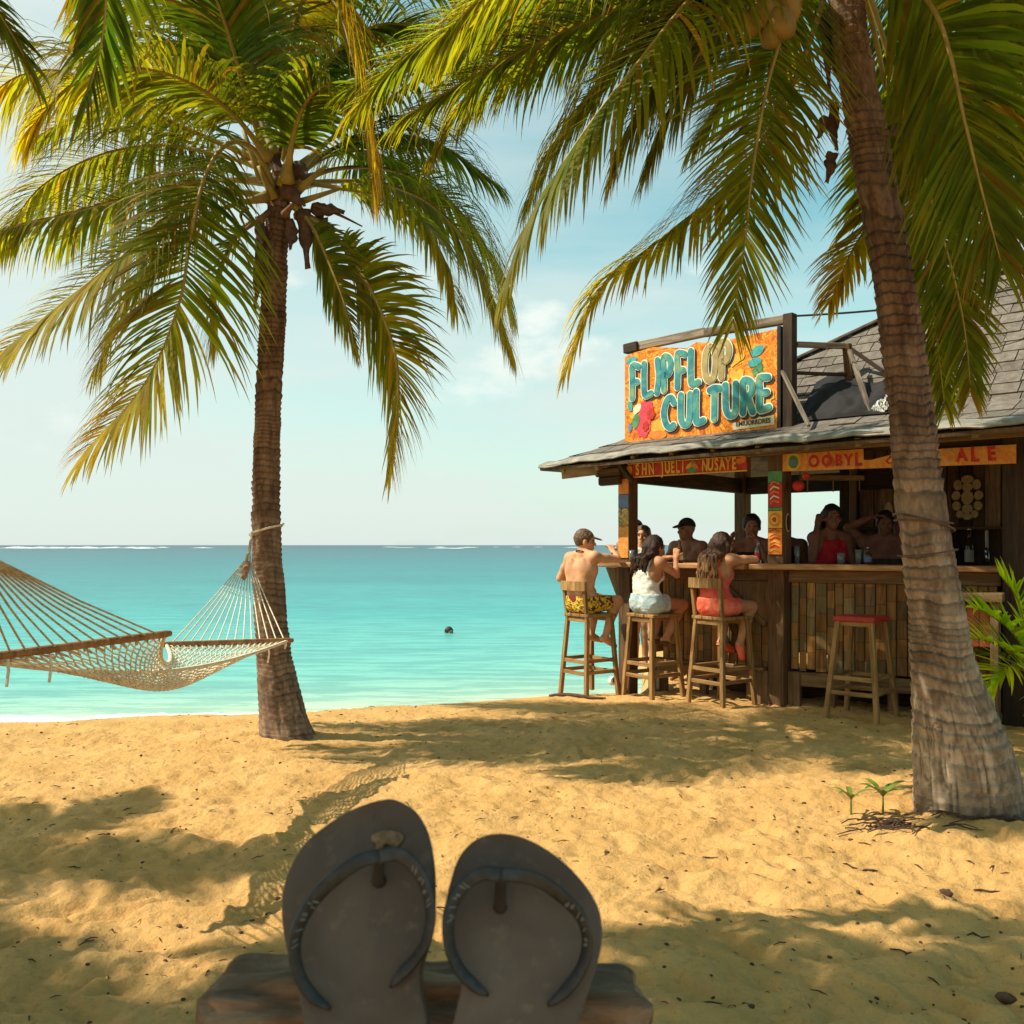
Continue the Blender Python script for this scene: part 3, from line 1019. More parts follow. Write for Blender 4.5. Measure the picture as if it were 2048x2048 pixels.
# ---- the thick leaning palm in front of the bar
YR = F * H / (1632 - 1090)
rp_rows = [(1632, 1938, 214), (1614, 1937, 210), (1536, 1930, 200), (1458, 1916, 178), (1334, 1888, 128), (1210, 1872, 112), (1148, 1861, 107), (1040, 1846, 100), (900, 1830, 95), (779, 1817, 90), (520, 1781, 82), (271, 1735, 79), (108, 1706, 74), (0, 1692, 71), (-150, 1673, 68), (-230, 1664, 66)]
rp_st = trunk_stations([(a_, b_, c_ * (.93 if a_ < 1300 else .97)) for a_, b_, c_ in rp_rows], YR)
base = ground_point(1938, 1632)
palm_right = empty('coconut_palm', (base.x, base.y, 0), label='coconut palm with a thick pale trunk leaning in front of the bar', cat='palm tree', group='coconut palms on the beach')
trunk(palm_right, rp_st, ring=0.060, depth=0.013, mat=bark_grey, seed=8, nseg=170, nlen=1150, rough=0.006, crack=0.012, pale=1.0)
RP = [
    (z8((1250, -330, 0), (1050, -290, -.2), (850, -140, -.35), (690, 10, -.45), (500, 245, -.5), (375, 400, -.5), (235, 600, -.5), (100, 840, -.5), (15, 1060, -.5)), dict(L=.62, twist=(.2, .5, .6, .4), hue=.20, tipyellow=.25, n=96, droop=1.3, rach=.022)),
    (z8((1250, -300, 0), (1130, -160, -.3), (1060, 60, -.45), (985, 320, -.5), (930, 640, -.5), (905, 880, -.48), (875, 1060, -.45), (858, 1190, -.42)), dict(L=.47, twist=(.5, 1.15, 1.25, 1.2), hue=.22, tipyellow=.3, n=92, droop=.35, rach=.019, w=.019)),
    (z8((1250, -260, .1), (1180, 40, .0), (1060, 350, -.1), (880, 640, -.15), (620, 860, -.2), (400, 1035, -.2), (315, 1180, -.2), (250, 1350, -.2)), dict(L=.46, twist=(.5, .6, .4, .2), hue=.32, tipyellow=.45, n=90, droop=1.3, bare=.30)),
    (z8((1250, -340, 0), (1000, -300, .1), (700, -150, .2), (440, 25, .25), (150, 150, .3), (-80, 270, .3), (-330, 420, .3)), dict(L=.60, hue=.16, tipyellow=.2, n=96, droop=1.4, rach=.02)),
    (z8((1240, -340, .2), (950, -330, .4), (600, -220, .6), (300, -60, .7), (0, 90, .75), (-280, 190, .8), (-560, 330, .8)), dict(L=.60, hue=.12, tipyellow=.15, n=96, droop=1.3)),
    (z8((1230, -340, .3), (900, -360, .7), (500, -280, 1.0), (150, -100, 1.2), (-150, 60, 1.3)), dict(L=.60, hue=.2, tipyellow=.2, n=90, droop=1.2)),
    (z8((1270, -300, -.1), (1420, -160, -.4), (1590, 20, -.55), (1660, 200, -.6), (1710, 430, -.6), (1770, 680, -.58), (1850, 980, -.55)), dict(L=.60, twist=(.6, 1.1, 1.2, 1.1), hue=.12, tipyellow=.15, n=96, droop=.45, rach=.021)),
    (z8((1270, -280, .3), (1400, 100, .5), (1490, 430, .6), (1590, 740, .65), (1670, 1010, .68), (1715, 1230, .68), (1735, 1440, .66)), dict(L=.42, twist=(.9, 1.3, 1.3), hue=.16, tipyellow=.2, n=88, droop=.35, bare=.32)),
    (z8((1270, -280, .3), (1380, 120, .6), (1450, 480, .8), (1530, 800, .9), (1590, 1100, .95), (1640, 1500, .95)), dict(L=.40, twist=1.25, hue=.18, tipyellow=.25, n=84, droop=.4, bare=.34)),
    (z8((1260, -260, .4), (1330, 200, .7), (1390, 500, .9), (1370, 780, 1.0), (1290, 940, 1.0), (1215, 1120, 1.0)), dict(L=.38, twist=.7, hue=.5, tipyellow=.5, n=70, droop=.7, bare=.45)),
    (z8((1280, -300, .1), (1500, -200, .2), (1700, -40, .2), (1850, 180, .2), (1960, 430, .2), (2030, 700, .2)), dict(L=.60, twist=(.3, .8, 1.0), hue=.14, tipyellow=.15, n=92, droop=.8)),
    (z8((1280, -330, .0), (1550, -330, -.1), (1800, -180, -.2), (1980, 40, -.2), (2080, 330, -.2)), dict(L=.60, hue=.3, tipyellow=.3, n=90, droop=1.1)),
    (z8((1250, -280, .3), (1150, -60, .7), (1010, 120, 1.0), (850, 300, 1.2), (720, 520, 1.3)), dict(L=.50, hue=.18, tipyellow=.2, n=80, droop=1.0, bare=.2)),
    (z8((1250, -300, .1), (1100, -180, .2), (900, -40, .3), (760, 150, .35), (640, 380, .4), (560, 600, .4)), dict(L=.56, hue=.14, tipyellow=.15, n=84, droop=1.2)),
    (z8((1270, -280, .2), (1480, -60, .9), (1620, 180, 1.3), (1700, 430, 1.5), (1740, 640, 1.6)), dict(L=.52, twist=.6, hue=.16, tipyellow=.2, n=80, droop=.9)),
    (z8((1250, -350, -.1), (1100, -480, -.5), (880, -520, -1.0), (640, -400, -1.4), (480, -230, -1.6)), dict(L=.6, hue=.2, tipyellow=.2, n=80, droop=1.2)),
    (z8((1250, -310, .0), (1050, -250, .0), (820, -120, .05), (600, 60, .1), (400, 260, .1), (240, 480, .1), (130, 700, .1)), dict(L=.60, hue=.16, tipyellow=.25, n=92, droop=1.5)),
    (z8((1240, -330, .5), (960, -300, .9), (640, -160, 1.2), (340, 20, 1.4), (60, 230, 1.5), (-120, 430, 1.5)), dict(L=.62, hue=.14, tipyellow=.2, n=92, droop=1.4)),
    (z8((1240, -300, .2), (1060, -210, .3), (840, -30, .4), (640, 210, .45), (500, 430, .5), (430, 620, .5)), dict(L=.56, hue=.24, tipyellow=.25, n=90, droop=1.4)),
    (z8((1240, -330, .1), (860, -330, .1), (420, -190, .1), (20, -10, .1), (-330, 190, .1), (-520, 380, .1)), dict(L=.64, hue=.2, tipyellow=.2, n=96, droop=1.5)),
    (z8((1250, -300, .5), (1130, -120, 1.0), (1060, 100, 1.3), (1020, 360, 1.5), (1010, 620, 1.6)), dict(L=.52, twist=.8, hue=.2, tipyellow=.2, n=84, droop=.7)),
    (z8((1240, -340, .4), (900, -260, .7), (560, -60, .9), (220, 120, 1.0), (-90, 330, 1.0), (-240, 560, 1.0)), dict(L=.60, hue=.22, tipyellow=.25, n=90, droop=1.5)),
    (z8((1240, -350, -.2), (880, -420, -.5), (440, -330, -.8), (60, -130, -.9), (-200, 120, -.9)), dict(L=.60, hue=.25, tipyellow=.25, n=90, droop=1.3)),
    (z8((1280, -280, .4), (1450, 60, .8), (1580, 330, 1.0), (1740, 560, 1.1), (1880, 860, 1.1)), dict(L=.52, twist=.8, hue=.18, tipyellow=.2, n=84, droop=.8)),
    (z8((1260, -350, 0), (1300, -600, -.4), (1350, -760, -1.0), (1400, -760, -1.7)), dict(L=.6, hue=.2, tipyellow=.2, n=80, droop=1.1)),
    (z8((1260, -350, 0), (1230, -620, .5), (1180, -760, 1.1), (1120, -720, 1.8)), dict(L=.6, hue=.2, tipyellow=.2, n=80, droop=1.1)),
]
for i, (pth, kw) in enumerate(RP):
    frond(palm_right, px_path(pth, YR), seed=40 + i, **kw)
for k, (x, y, d, r) in enumerate(((975, 45, -.66, .072), (1040, 85, -.70, .068), (1005, 125, -.66, .060), (930, 85, -.62, .06), (1060, 25, -.62, .07))):
    nut(palm_right, P(1000 + x * .5425, y * .5425, YR + d), r, k)
for k, (x0, y0, x1, y1, w, dy) in enumerate(((1230, 380, 1235, 560, .09, .12), (1200, 430, 1170, 510, .08, .10), (1230, 560, 1205, 670, .08, .1), (1190, 30, 1215, 330, .12, .1), (1240, 60, 1250, 300, .13, .12), (1430, 480, 1520, 500, .10, .12))):
    sheath(palm_right, P(1000 + x0 * .5425, y0 * .5425, YR + dy), P(1000 + x1 * .5425, y1 * .5425, YR + dy), w, 20 + k)
m = MB()
q = spline([tuple(P(1000 + a * .5425, b * .5425, YR + d)) for a, b, d in ((1250, -250, -.05), (1130, -200, -.4), (1040, -90, -.6), (1010, 60, -.63))], 14)
m.tube(q, list(np.linspace(.02, .008, 14)), 7)
m.build('fruit_stalk', stalk_mat, palm_right, True)
# a dry vine tied round the trunk
m = MB()
for (yy0, yy1, rr) in ((1028, 1062, .007), (1040, 1048, .005), (1112, 1098, .004)):
    pts = []
    for k in range(41):
        a = math.pi * (1.0 + 2.0 * k / 40)
        f = 0.5 - 0.5 * math.cos(a + math.pi)
        py = yy0 + (yy1 - yy0) * (0.5 + 0.5 * math.cos(a))
        cx = np.interp(-py, [-1148, -1040, -900], [1861, 1846, 1830])
        wd = np.interp(-py, [-1148, -1040, -900], [107, 100, 95]) / 2 / F * YR + 0.010
        c0 = P(cx, py, YR)
        pts.append(c0 + Vector((wd * math.cos(a), wd * math.sin(a), 0)))
    m.tube(pts, rr, 6, False)
m.build('vine', sheath_mat, palm_right, True)


# ---- palms beside the camera, out of the frame but for the tips of their fronds; their crowns throw the shade in the foreground
def plain_palm(x, y, h, lean, label, nf, L, length, seed, r=0.11):
    rg = random.Random(seed)
    root = empty('coconut_palm', (x, y, 0), label=label, cat='palm tree', group='coconut palms on the beach')
    top = Vector((x + lean[0], y + lean[1], h))
    st = [(x, y, -.15, r * 1.9), (x, y, 0.02, r * 1.75), (x + lean[0] * .1, y + lean[1] * .1, h * .12, r * 1.25), (x + lean[0] * .45, y + lean[1] * .45, h * .5, r), (top.x, top.y, h, r * .8)]
    trunk(root, st, ring=.06, depth=.012, mat=bark_brown, seed=seed, nseg=40, nlen=240)
    for k in range(nf):
        az = 2 * math.pi * (k * 0.382) + rg.uniform(-.2, .2)
        el = R(78 - 88 * (k / nf) + rg.uniform(-8, 8))
        frond(root, arc_path(top, az, el, length * rg.uniform(.85, 1.1), R(105), 9, rg.uniform(-.3, .3)), L=L, n=76, hue=rg.uniform(.1, .35), tipyellow=.2, droop=1.1, seed=seed * 50 + k, w=.034)
    return root, top


pb, pb_top = plain_palm(-3.7, 1.35, 4.7, (.45, .1), 'coconut palm at the left edge with only dark frond tips in view', 17, .6, 2.3, 61)
frond(pb, [tuple(pb_top), tuple(P(60, -560, 3.1)), tuple(P(190, -240, 3.35)), tuple(P(212, -20, 3.4)), tuple(P(200, 100, 3.42)), tuple(P(172, 205, 3.43))], L=.42, n=90, twist=(.2, .7, 1.2), hue=.02, tipyellow=.05, droop=.5, seed=77, bare=.3)
frond(pb, [tuple(pb_top), tuple(P(-420, -330, 3.2)), tuple(P(-160, -150, 3.3)), tuple(P(-20, 0, 3.35)), tuple(P(60, 130, 3.4))], L=.40, n=80, twist=.4, hue=.05, tipyellow=.1, droop=.9, seed=78, bare=.3)
plain_palm(-7.55, 3.65, 4.5, (.35, .1), 'coconut palm standing wholly outside the left of the picture', 11, .55, 2.0, 62)
plain_palm(-5.6, 1.75, 4.5, (.35, .1), 'coconut palm outside the picture, nearest to the hammock', 12, .55, 1.7, 64)
pc, pc_top = plain_palm(-3.9, -.1, 4.9, (.6, .35), 'coconut palm standing beside the viewer outside the picture', 22, .7, 2.3, 63)
# ------------------------------------------------------------------ the beach bar
BM = Vector((2.394, 8.532, 0))                     # foot of the middle post, where the counter bends
U1, V1 = Vector((.731, -.682, 0)), Vector((.682, .731, 0))      # left counter: along it, and inwards
U2, V2 = Vector((.866, -.500, 0)), Vector((.500, .866, 0))      # right counter
ZZ = Vector((0, 0, 1))


def b1(u, v, z): return BM + U1 * u + V1 * v + ZZ * z
def b2(u, v, z): return BM + U2 * u + V2 * v + ZZ * z


w_post = wood('post_timber', (0.085, 0.042, 0.020), (0.20, 0.105, 0.048), rnd_amt=.15)
t = NT('bamboo_slat')
v, rnd_ = t.shifted(t.coord(scale=(26, 26, 2.4)))
n = t.noise(v, 1.0, 8, .62, 1.0)
sz = t.node('ShaderNodeSeparateXYZ')
t.l.new(t.coord(), sz.inputs[0])
zz_ = t.math('ADD', t.math('MULTIPLY', sz.outputs[2], 6.3), t.math('MULTIPLY', rnd_, 41.0))
zz_ = t.math('ADD', zz_, t.math('MULTIPLY', n, .25))
seg = t.node('ShaderNodeTexWhiteNoise', noise_dimensions='2D')
cmb = t.node('ShaderNodeCombineXYZ')
t.l.new(t.math('FLOOR', zz_), cmb.inputs[0])
t.l.new(t.math('MULTIPLY', rnd_, 97.0), cmb.inputs[1])
t.l.new(cmb.outputs[0], seg.inputs['Vector'])
c = t.ramp(seg.outputs['Value'], [(0, (.34, .155, .042)), (.3, (.42, .20, .052)), (.55, (.26, .125, .042)), (.75, (.24, .185, .085)), (1, (.48, .24, .065))])
c = t.mix(t.range(n, .3, .7), t.mix(1.0, c, (.45, .42, .40), 'MULTIPLY'), c)
node_ = t.range(t.math('FRACT', zz_), .0, .07, .75, 0)
c = t.mix(node_, c, (.05, .026, .012))
hv = t.node('ShaderNodeHueSaturation', {'Value': t.range(t.math('FRACT', t.math('MULTIPLY', rnd_, 7.31)), 0, 1, .72, 1.25, False), 'Color': c})
w_plank = t.fin(hv.outputs[0], .65, t.bump(t.math('SUBTRACT', n, node_), .45, .004), .25)
w_top = wood('counter_top', (0.26, 0.125, 0.05), (0.52, 0.27, 0.11), rnd_amt=.1, rough=.5)
w_rail = wood('grey_timber', (0.13, 0.095, 0.065), (0.34, 0.27, 0.20), rnd_amt=.15, rough=.85)
w_beam = wood('brown_beam', (0.13, 0.072, 0.033), (0.28, 0.165, 0.075), rnd_amt=.15)
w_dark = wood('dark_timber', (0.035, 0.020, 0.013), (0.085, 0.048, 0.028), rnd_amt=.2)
w_stool = wood('stool_timber', (0.18, 0.090, 0.030), (0.42, 0.235, 0.082), rnd_amt=.10)
w_rafter = wood('rafter_timber', (0.20, 0.12, 0.05), (0.40, 0.26, 0.12), rnd_amt=.15)
paint_black = plain('black_paint', (0.02, 0.018, 0.016), .5, .3)
paint_white = plain('white_paint', (0.75, 0.72, 0.62), .6, .1)
paint_red = plain('red_paint', (0.50, 0.035, 0.018), .55, .3, 20)
paint_yellow = plain('yellow_paint', (0.75, 0.43, 0.05), .6, .2)
paint_green = plain('green_paint', (0.09, 0.26, 0.10), .6, .3)
paint_orange = plain('orange_paint', (0.72, 0.22, 0.03), .6, .25)
paint_teal = plain('teal_paint', (0.06, 0.36, 0.36), .5, .3, 30)
paint_pink = plain('pink_paint', (0.72, 0.06, 0.09), .6, .25, 25)
paint_cream = plain('cream_paint', (0.78, 0.70, 0.48), .6, .1)
paint_blue = plain('blue_paint', (0.12, 0.18, 0.34), .6, .25)
paint_tan = plain('tan_paint', (0.55, 0.36, 0.14), .6, .2, 25)


def mural_material(name, stops, scale=3.0, dist=2.2, line=(0.30, 0.05, 0.02), seed=0.0):
    """Hand-painted swirls: bands of flat paint with darker brush lines between them."""
    t = NT(name)
    v = t.coord(scale=(1, 1, 1), loc=(seed, seed * .7, seed * .3))
    n = t.noise(v, scale, 3, .5, dist)
    c = t.ramp(n, stops, 'EASE')
    vo = t.node('ShaderNodeTexVoronoi', {'Scale': scale * 2.4}, feature='DISTANCE_TO_EDGE')
    wv = t.node('ShaderNodeVectorMath', operation='ADD')
    t.l.new(v, wv.inputs[0])
    nz = t.node('ShaderNodeTexNoise', {'Scale': scale * 1.3, 'Detail': 3})
    t.l.new(v, nz.inputs['Vector'])
    t.l.new(nz.outputs['Color'], wv.inputs[1])
    t.l.new(wv.outputs[0], vo.inputs['Vector'])
    c = t.mix(t.range(vo.outputs['Distance'], 0.0, 0.035, .8, 0.0), c, line)
    n2 = t.noise(v, 40, 4)
    c = t.mix(t.range(n2, .35, .65, 0, .35), c, t.mix(1.0, c, (.72, .62, .6), 'MULTIPLY'))
    return t.fin(c, .55, t.bump(n2, .25, .003), .3)


mural_sign = mural_material('sign_mural', [(.25, (.34, .04, .012)), (.37, (.72, .15, .012)), (.44, (.90, .46, .04)), (.50, (.78, .17, .012)), (.56, (.92, .34, .02)), (.63, (.60, .09, .012)), (.70, (.94, .56, .07)), (.80, (.55, .08, .02))], 2.7, 3.4, (.48, .08, .015))
mural_band = mural_material('band_mural', [(.3, (.50, .12, .02)), (.45, (.78, .36, .07)), (.6, (.70, .26, .04)), (.75, (.80, .47, .12))], 4, 2, (.62, .16, .03), 3.1)
mural_post = mural_material('post_mural', [(.2, (.55, .05, .02)), (.36, (.78, .30, .03)), (.44, (.08, .25, .12)), (.52, (.80, .50, .06)), (.62, (.14, .13, .30)), (.72, (.75, .16, .03))], 5, 2.5, (.10, .03, .02), 7.7)
mural_wall = mural_material('wall_mural', [(.25, (.04, .16, .07)), (.42, (.28, .36, .04)), (.52, (.55, .42, .05)), (.62, (.05, .22, .16)), (.75, (.10, .26, .05))], 3.2, 2.2, (.03, .08, .04), 1.9)

bar = empty('beach_bar', (BM.x, BM.y, 0), label='open beach bar of brown planks under a grey shingle roof', cat='bar')

# ---- posts
rnd = random.Random(12)
LT, RT = -1.673, 1.87
PW = .145
lp = b1(LT, 0, 0)
piece('post', b1(LT, .02, -.1), b1(LT, .02, 2.36), PW, PW, w_post, bar, V1, .006)
piece('post', BM + V1 * .02 - ZZ * .1, BM + V1 * .02 + ZZ * 2.40, .155, .155, w_post, bar, V1, .006)
piece('post', b1(LT + .02, 2.3, -.1), b1(LT + .02, 2.3, 2.5), PW, PW, w_post, bar, V1, .006)
piece('post', b2(RT, .02, -.1), b2(RT, .02, 2.45), .16, .16, w_dark, bar, V2, .006)
piece('post', b2(.145, 2.28, -.1), b2(.145, 2.28, 2.5), .10, .12, w_dark, bar, V2, .006)
piece('post', b2(.245, 2.20, -.1), b2(.245, 2.20, 2.5), .075, .09, w_beam, bar, V2, .005)
# painted faces of the two front posts (flat paint on thin boards)
def decor(name, o, axu, nrm, w, h, mat, parent, th=.012):
    """Thin board w x h centred at o, lying on a face with outward normal nrm."""
    M3 = Matrix((axu, ZZ, nrm)).transposed()
    m = MB().box(o, (w, h, th), M3, .002)
    return m.build(name, mat, parent)


def flat_shape(name, pts2, o, axu, nrm, mat, parent, th=.006, lift=0.0, smooth=False):
    """Flat outline (list of x, y in metres) given its own thickness, at o on a face."""
    n = len(pts2)
    v = [o + axu * x + ZZ * y + nrm * (lift + th) for x, y in pts2] + [o + axu * x + ZZ * y + nrm * lift for x, y in pts2]
    f = [tuple(range(n)), tuple(range(2 * n - 1, n - 1, -1))]
    f += [(i, i + n, (i + 1) % n + n, (i + 1) % n) for i in range(n)]
    return make_mesh(name, v, f, mat, parent)


def ellipse(rx, ry, n=20, wob=0.0, seed=0, rot=0.0, cx=0, cy=0):
    rg = random.Random(seed)
    out = []
    for k in range(n):
        a = 2 * math.pi * k / n
        r = 1 + wob * rg.uniform(-1, 1)
        x, y = rx * r * math.cos(a), ry * r * math.sin(a)
        out.append((cx + x * math.cos(rot) - y * math.sin(rot), cy + x * math.sin(rot) + y * math.cos(rot)))
    return out


n1_ = -V1
zc0 = 1.26
for (z0, z1, mt) in ((1.30, 1.62, mural_band), (1.625, 1.80, mural_post), (1.805, 1.94, paint_blue), (1.945, 2.10, paint_orange)):
    decor('painted_panel', b1(LT, .02 - PW / 2 - .007, (z0 + z1) / 2), U1, n1_, PW * .88, z1 - z0, mt, bar, .010)
f0 = .02 - .155 / 2 - .007
pz = [(1.345, 1.575, paint_orange), (1.580, 1.735, paint_yellow), (1.740, 1.765, paint_green), (1.77, 1.98, paint_red), (1.985, 2.09, paint_green)]
for (z0, z1, mt) in pz:
    decor('painted_panel', BM + V1 * f0 + ZZ * ((z0 + z1) / 2), U1, n1_, .135, z1 - z0, mt, bar, .010)
fp = BM + V1 * (f0 - .007)
def spiral(r, w, turns, n=40):
    a = [(r * (k / n) * math.cos(turns * 6.283 * k / n), r * (k / n) * math.sin(turns * 6.283 * k / n)) for k in range(n + 1)]
    b = [((r * (k / n) + w) * math.cos(turns * 6.283 * k / n), (r * (k / n) + w) * math.sin(turns * 6.283 * k / n)) for k in range(n + 1)]
    return a + b[::-1]
flat_shape('painted_ring', ellipse(.055, .062), fp + ZZ * 1.657, U1, n1_, paint_orange, bar, .004)
flat_shape('painted_ring', ellipse(.036, .042), fp + ZZ * 1.657, U1, n1_, paint_yellow, bar, .004, .004)
flat_shape('painted_ring', ellipse(.018, .022), fp + ZZ * 1.657, U1, n1_, paint_red, bar, .004, .008)
for k in range(5):
    z = 1.79 + k * .042
    flat_shape('painted_stroke', [(-.045, z), (-.01, z + .03), (.045, z + .012), (.045, z + .024), (-.01, z + .044), (-.045, z + .013)], fp, U1, n1_, paint_cream if k % 2 else paint_orange, bar, .004)
for k in range(6):
    z = 1.365 + k * .036
    flat_shape('painted_stroke', [(-.05, z), (.0, z + .022), (.05, z + .004), (.05, z + .012), (.0, z + .032), (-.05, z + .010)], fp, U1, n1_, paint_red if k % 2 else paint_yellow, bar, .004)
# pineapple emblem on the shaded side of the middle post
sx = BM + V1 * .02 + U1 * (.155 / 2 + .001)
flat_shape('painted_emblem', ellipse(.040, .085), sx + ZZ * 1.63, V1, U1, paint_tan, bar, .005)
flat_shape('painted_emblem', ellipse(.030, .070), sx + ZZ * 1.63, V1, U1, w_dark, bar, .005, .004)
# ---- counter fronts: every plank on its own
rnd = random.Random(3)
x = LT + .42
while x < -.10:
    w = rnd.uniform(.066, .098)
    w = min(w, -.085 - x)
    if w < .04: break
    z1 = 1.105 + rnd.uniform(-.004, .004)
    piece('plank', b1(x + w / 2, .03 + rnd.uniform(-.006, .006), .30 + rnd.uniform(-.01, .01)), b1(x + w / 2, .03 + rnd.uniform(-.006, .006), z1), w - .007, .022, w_plank, bar, -V1, .003)
    x += w
x = .10
while x < RT - .08:
    w = min(rnd.uniform(.066, .098), RT - .08 - x)
    if w < .04: break
    piece('plank', b2(x + w / 2, .05 + rnd.uniform(-.006, .006), .315 + rnd.uniform(-.01, .01)), b2(x + w / 2, .05 + rnd.uniform(-.006, .006), 1.095), w - .007, .022, w_plank, bar, -V2, .003)
    x += w
# counter frame: top boards, front aprons, sills, feet
piece('counter_top', b1(LT - .30, -.04, 1.235), b1(-.19, -.04, 1.235), .50, .048, w_top, bar, ZZ, .008)
piece('counter_top', b2(-.20, -.02, 1.237), b2(RT - .06, -.02, 1.237), .46, .048, w_top, bar, ZZ, .008)
piece('apron', b1(LT + .08, .012, 1.155), b1(-.085, .012, 1.155), .03, .105, w_beam, bar, ZZ, .004)
piece('apron', b2(.085, .026, 1.15), b2(RT - .09, .026, 1.15), .03, .105, w_beam, bar, ZZ, .004)
piece('sill_beam', b1(LT + .3, .03, .235), b1(-.085, .03, .235), .07, .115, w_beam, bar, ZZ, .006)
piece('sill_beam', b2(.085, .05, .235), b2(RT - .09, .05, .235), .07, .125, w_beam, bar, ZZ, .006)
piece('ledge', b1(LT + .38, -.06, .315), b1(-.10, -.06, .315), .10, .025, w_beam, bar, ZZ, .004)
for q in (b1(LT + .40, .07, 0), b1(LT + .85, .09, 0), b1(-.32, .09, 0), b2(.45, .1, 0), b2(.95, .1, 0), b2(1.45, .1, 0)):
    piece('foot', q - ZZ * .12, q + ZZ * .18, .07, .07, w_beam, bar, V1, .004)
piece('foot', b1(-.155, .012, -.1), b1(-.155, .012, .30), .15, .12, w_beam, bar, -V1, .006)
piece('foot', b2(.135, .04, -.1), b2(.135, .04, .30), .11, .09, w_beam, bar, -V2, .006)
# dark boards put in for the shade of the open gap under the bar
piece('gap_shade_board', b1(LT + .45, .42, .13), b1(-.05, .42, .13), .03, .30, w_dark, bar, ZZ, .004)
piece('gap_shade_board', b2(-.05, .46, .13), b2(RT, .46, .13), .03, .30, w_dark, bar, ZZ, .004)
# angled brackets under the ends of the counter
def bracket(o, axu, nrm, pts, th, mat):
    n = len(pts)
    v = [o + axu * x + ZZ * z + nrm * (th / 2) for x, z in pts] + [o + axu * x + ZZ * z - nrm * (th / 2) for x, z in pts]
    f = [tuple(range(n)), tuple(range(2 * n - 1, n - 1, -1))] + [(i, i + n, (i + 1) % n + n, (i + 1) % n) for i in range(n)]
    return make_mesh('bracket', v, f, mat, bar)


bracket(b1(LT, .0, 0), U1, -V1, [(-.26, 1.20), (-.07, 1.20), (-.07, .86), (-.10, .86)], .035, w_beam)
bracket(b1(0, -.012, 0), U1, -V1, [(-.56, 1.10), (-.085, 1.10), (-.085, .73), (-.13, .73)], .03, w_beam)
piece('bracket_edge', b1(-.575, -.04, 1.11), b1(-.11, -.04, .71), .045, .02, w_beam, bar, -V1, .003)
bracket(b1(LT, .05, 0), V1, U1, [(.09, 1.18), (.5, 1.18), (.09, .62)], .035, w_beam)
# left end of the counter: returns along the side
piece('counter_top', b1(LT - .05, .22, 1.233), b1(LT - .05, 2.2, 1.233), .34, .046, w_top, bar, ZZ, .006)
x = .5
while x < 2.2:
    piece('plank', b1(LT, x, .30), b1(LT, x, 1.20), .10, .022, w_plank, bar, U1, .003)
    x += .107
# rear half wall and counter
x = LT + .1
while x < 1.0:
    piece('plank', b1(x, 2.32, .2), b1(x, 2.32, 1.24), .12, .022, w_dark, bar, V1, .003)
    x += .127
piece('counter_top', b1(LT, 2.28, 1.255), b1(.55, 2.28, 1.255), .22, .04, w_dark, bar, ZZ, .005)

# ---- back wall on the right: upright boards of several colours, shelf, plaque
cols = [w_beam, w_post, w_beam, paint_green, w_post, w_beam, w_beam, w_post, w_dark, w_post, w_beam, w_dark, w_post]
x = .29
k = 0
while x < 2.15:
    w = rnd.uniform(.10, .16)
    mt = cols[k % len(cols)]
    piece('wall_board', b2(x + w / 2, 2.30 + rnd.uniform(-.008, .008), 1.62), b2(x + w / 2, 2.30, 2.75), w - .008, .022, mt, bar, V2, .003)
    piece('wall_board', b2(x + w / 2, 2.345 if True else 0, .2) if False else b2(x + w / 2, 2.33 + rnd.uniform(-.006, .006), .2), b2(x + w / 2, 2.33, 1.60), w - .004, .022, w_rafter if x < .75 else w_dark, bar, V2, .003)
    x += w
    k += 1
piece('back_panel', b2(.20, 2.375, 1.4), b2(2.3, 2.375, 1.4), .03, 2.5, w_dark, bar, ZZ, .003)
piece('shelf', b2(.85, 2.14, 1.60), b2(1.95, 2.14, 1.60), .28, .03, w_beam, bar, ZZ, .004)
piece('shelf', b2(.2, 2.16, 1.605), b2(.8, 2.16, 1.605), .22, .03, w_dark, bar, ZZ, .004)
piece('back_counter', b2(.55, 1.95, 1.17), b2(2.05, 1.95, 1.17), .50, .05, w_dark, bar, ZZ, .005)
piece('back_counter', b2(.55, 1.76, .6), b2(2.05, 1.76, .6), .03, 1.08, w_dark, bar, ZZ, .005)
# end wall on the right with painted outside board
for k in range(5):
    piece('wall_board', b2(RT + .02, .14 + .42 * k, .2), b2(RT + .02, .14 + .42 * k, 2.5), .40, .022, w_dark, bar, V2 if False else U2, .003)
decor('painted_board', b2(RT + .42, .06, 1.72), U2, -V2, .66, 1.04, mural_wall, bar, .03)
decor('painted_board', b2(RT + .42, .07, .64), U2, -V2, .66, 1.08, w_beam, bar, .03)

# ---- lintels, painted bands
piece('lintel', b1(LT - .05, .02, 2.30), b1(-.08, .02, 2.30), .10, .13, w_dark, bar, ZZ, .005)
piece('lintel', b2(.02, .03, 2.31), b2(RT + .75, .03, 2.31), .10, .14, w_dark, bar, ZZ, .005)
piece('lintel', b1(LT + .01, .10, 2.15), b1(LT + .01, 2.24, 2.13), .09, .17, w_dark, bar, ZZ, .005)
piece('lintel', b1(LT + .1, 2.30, 2.13), b1(.36, 2.30, 2.13), .09, .20, w_dark, bar, ZZ, .005)
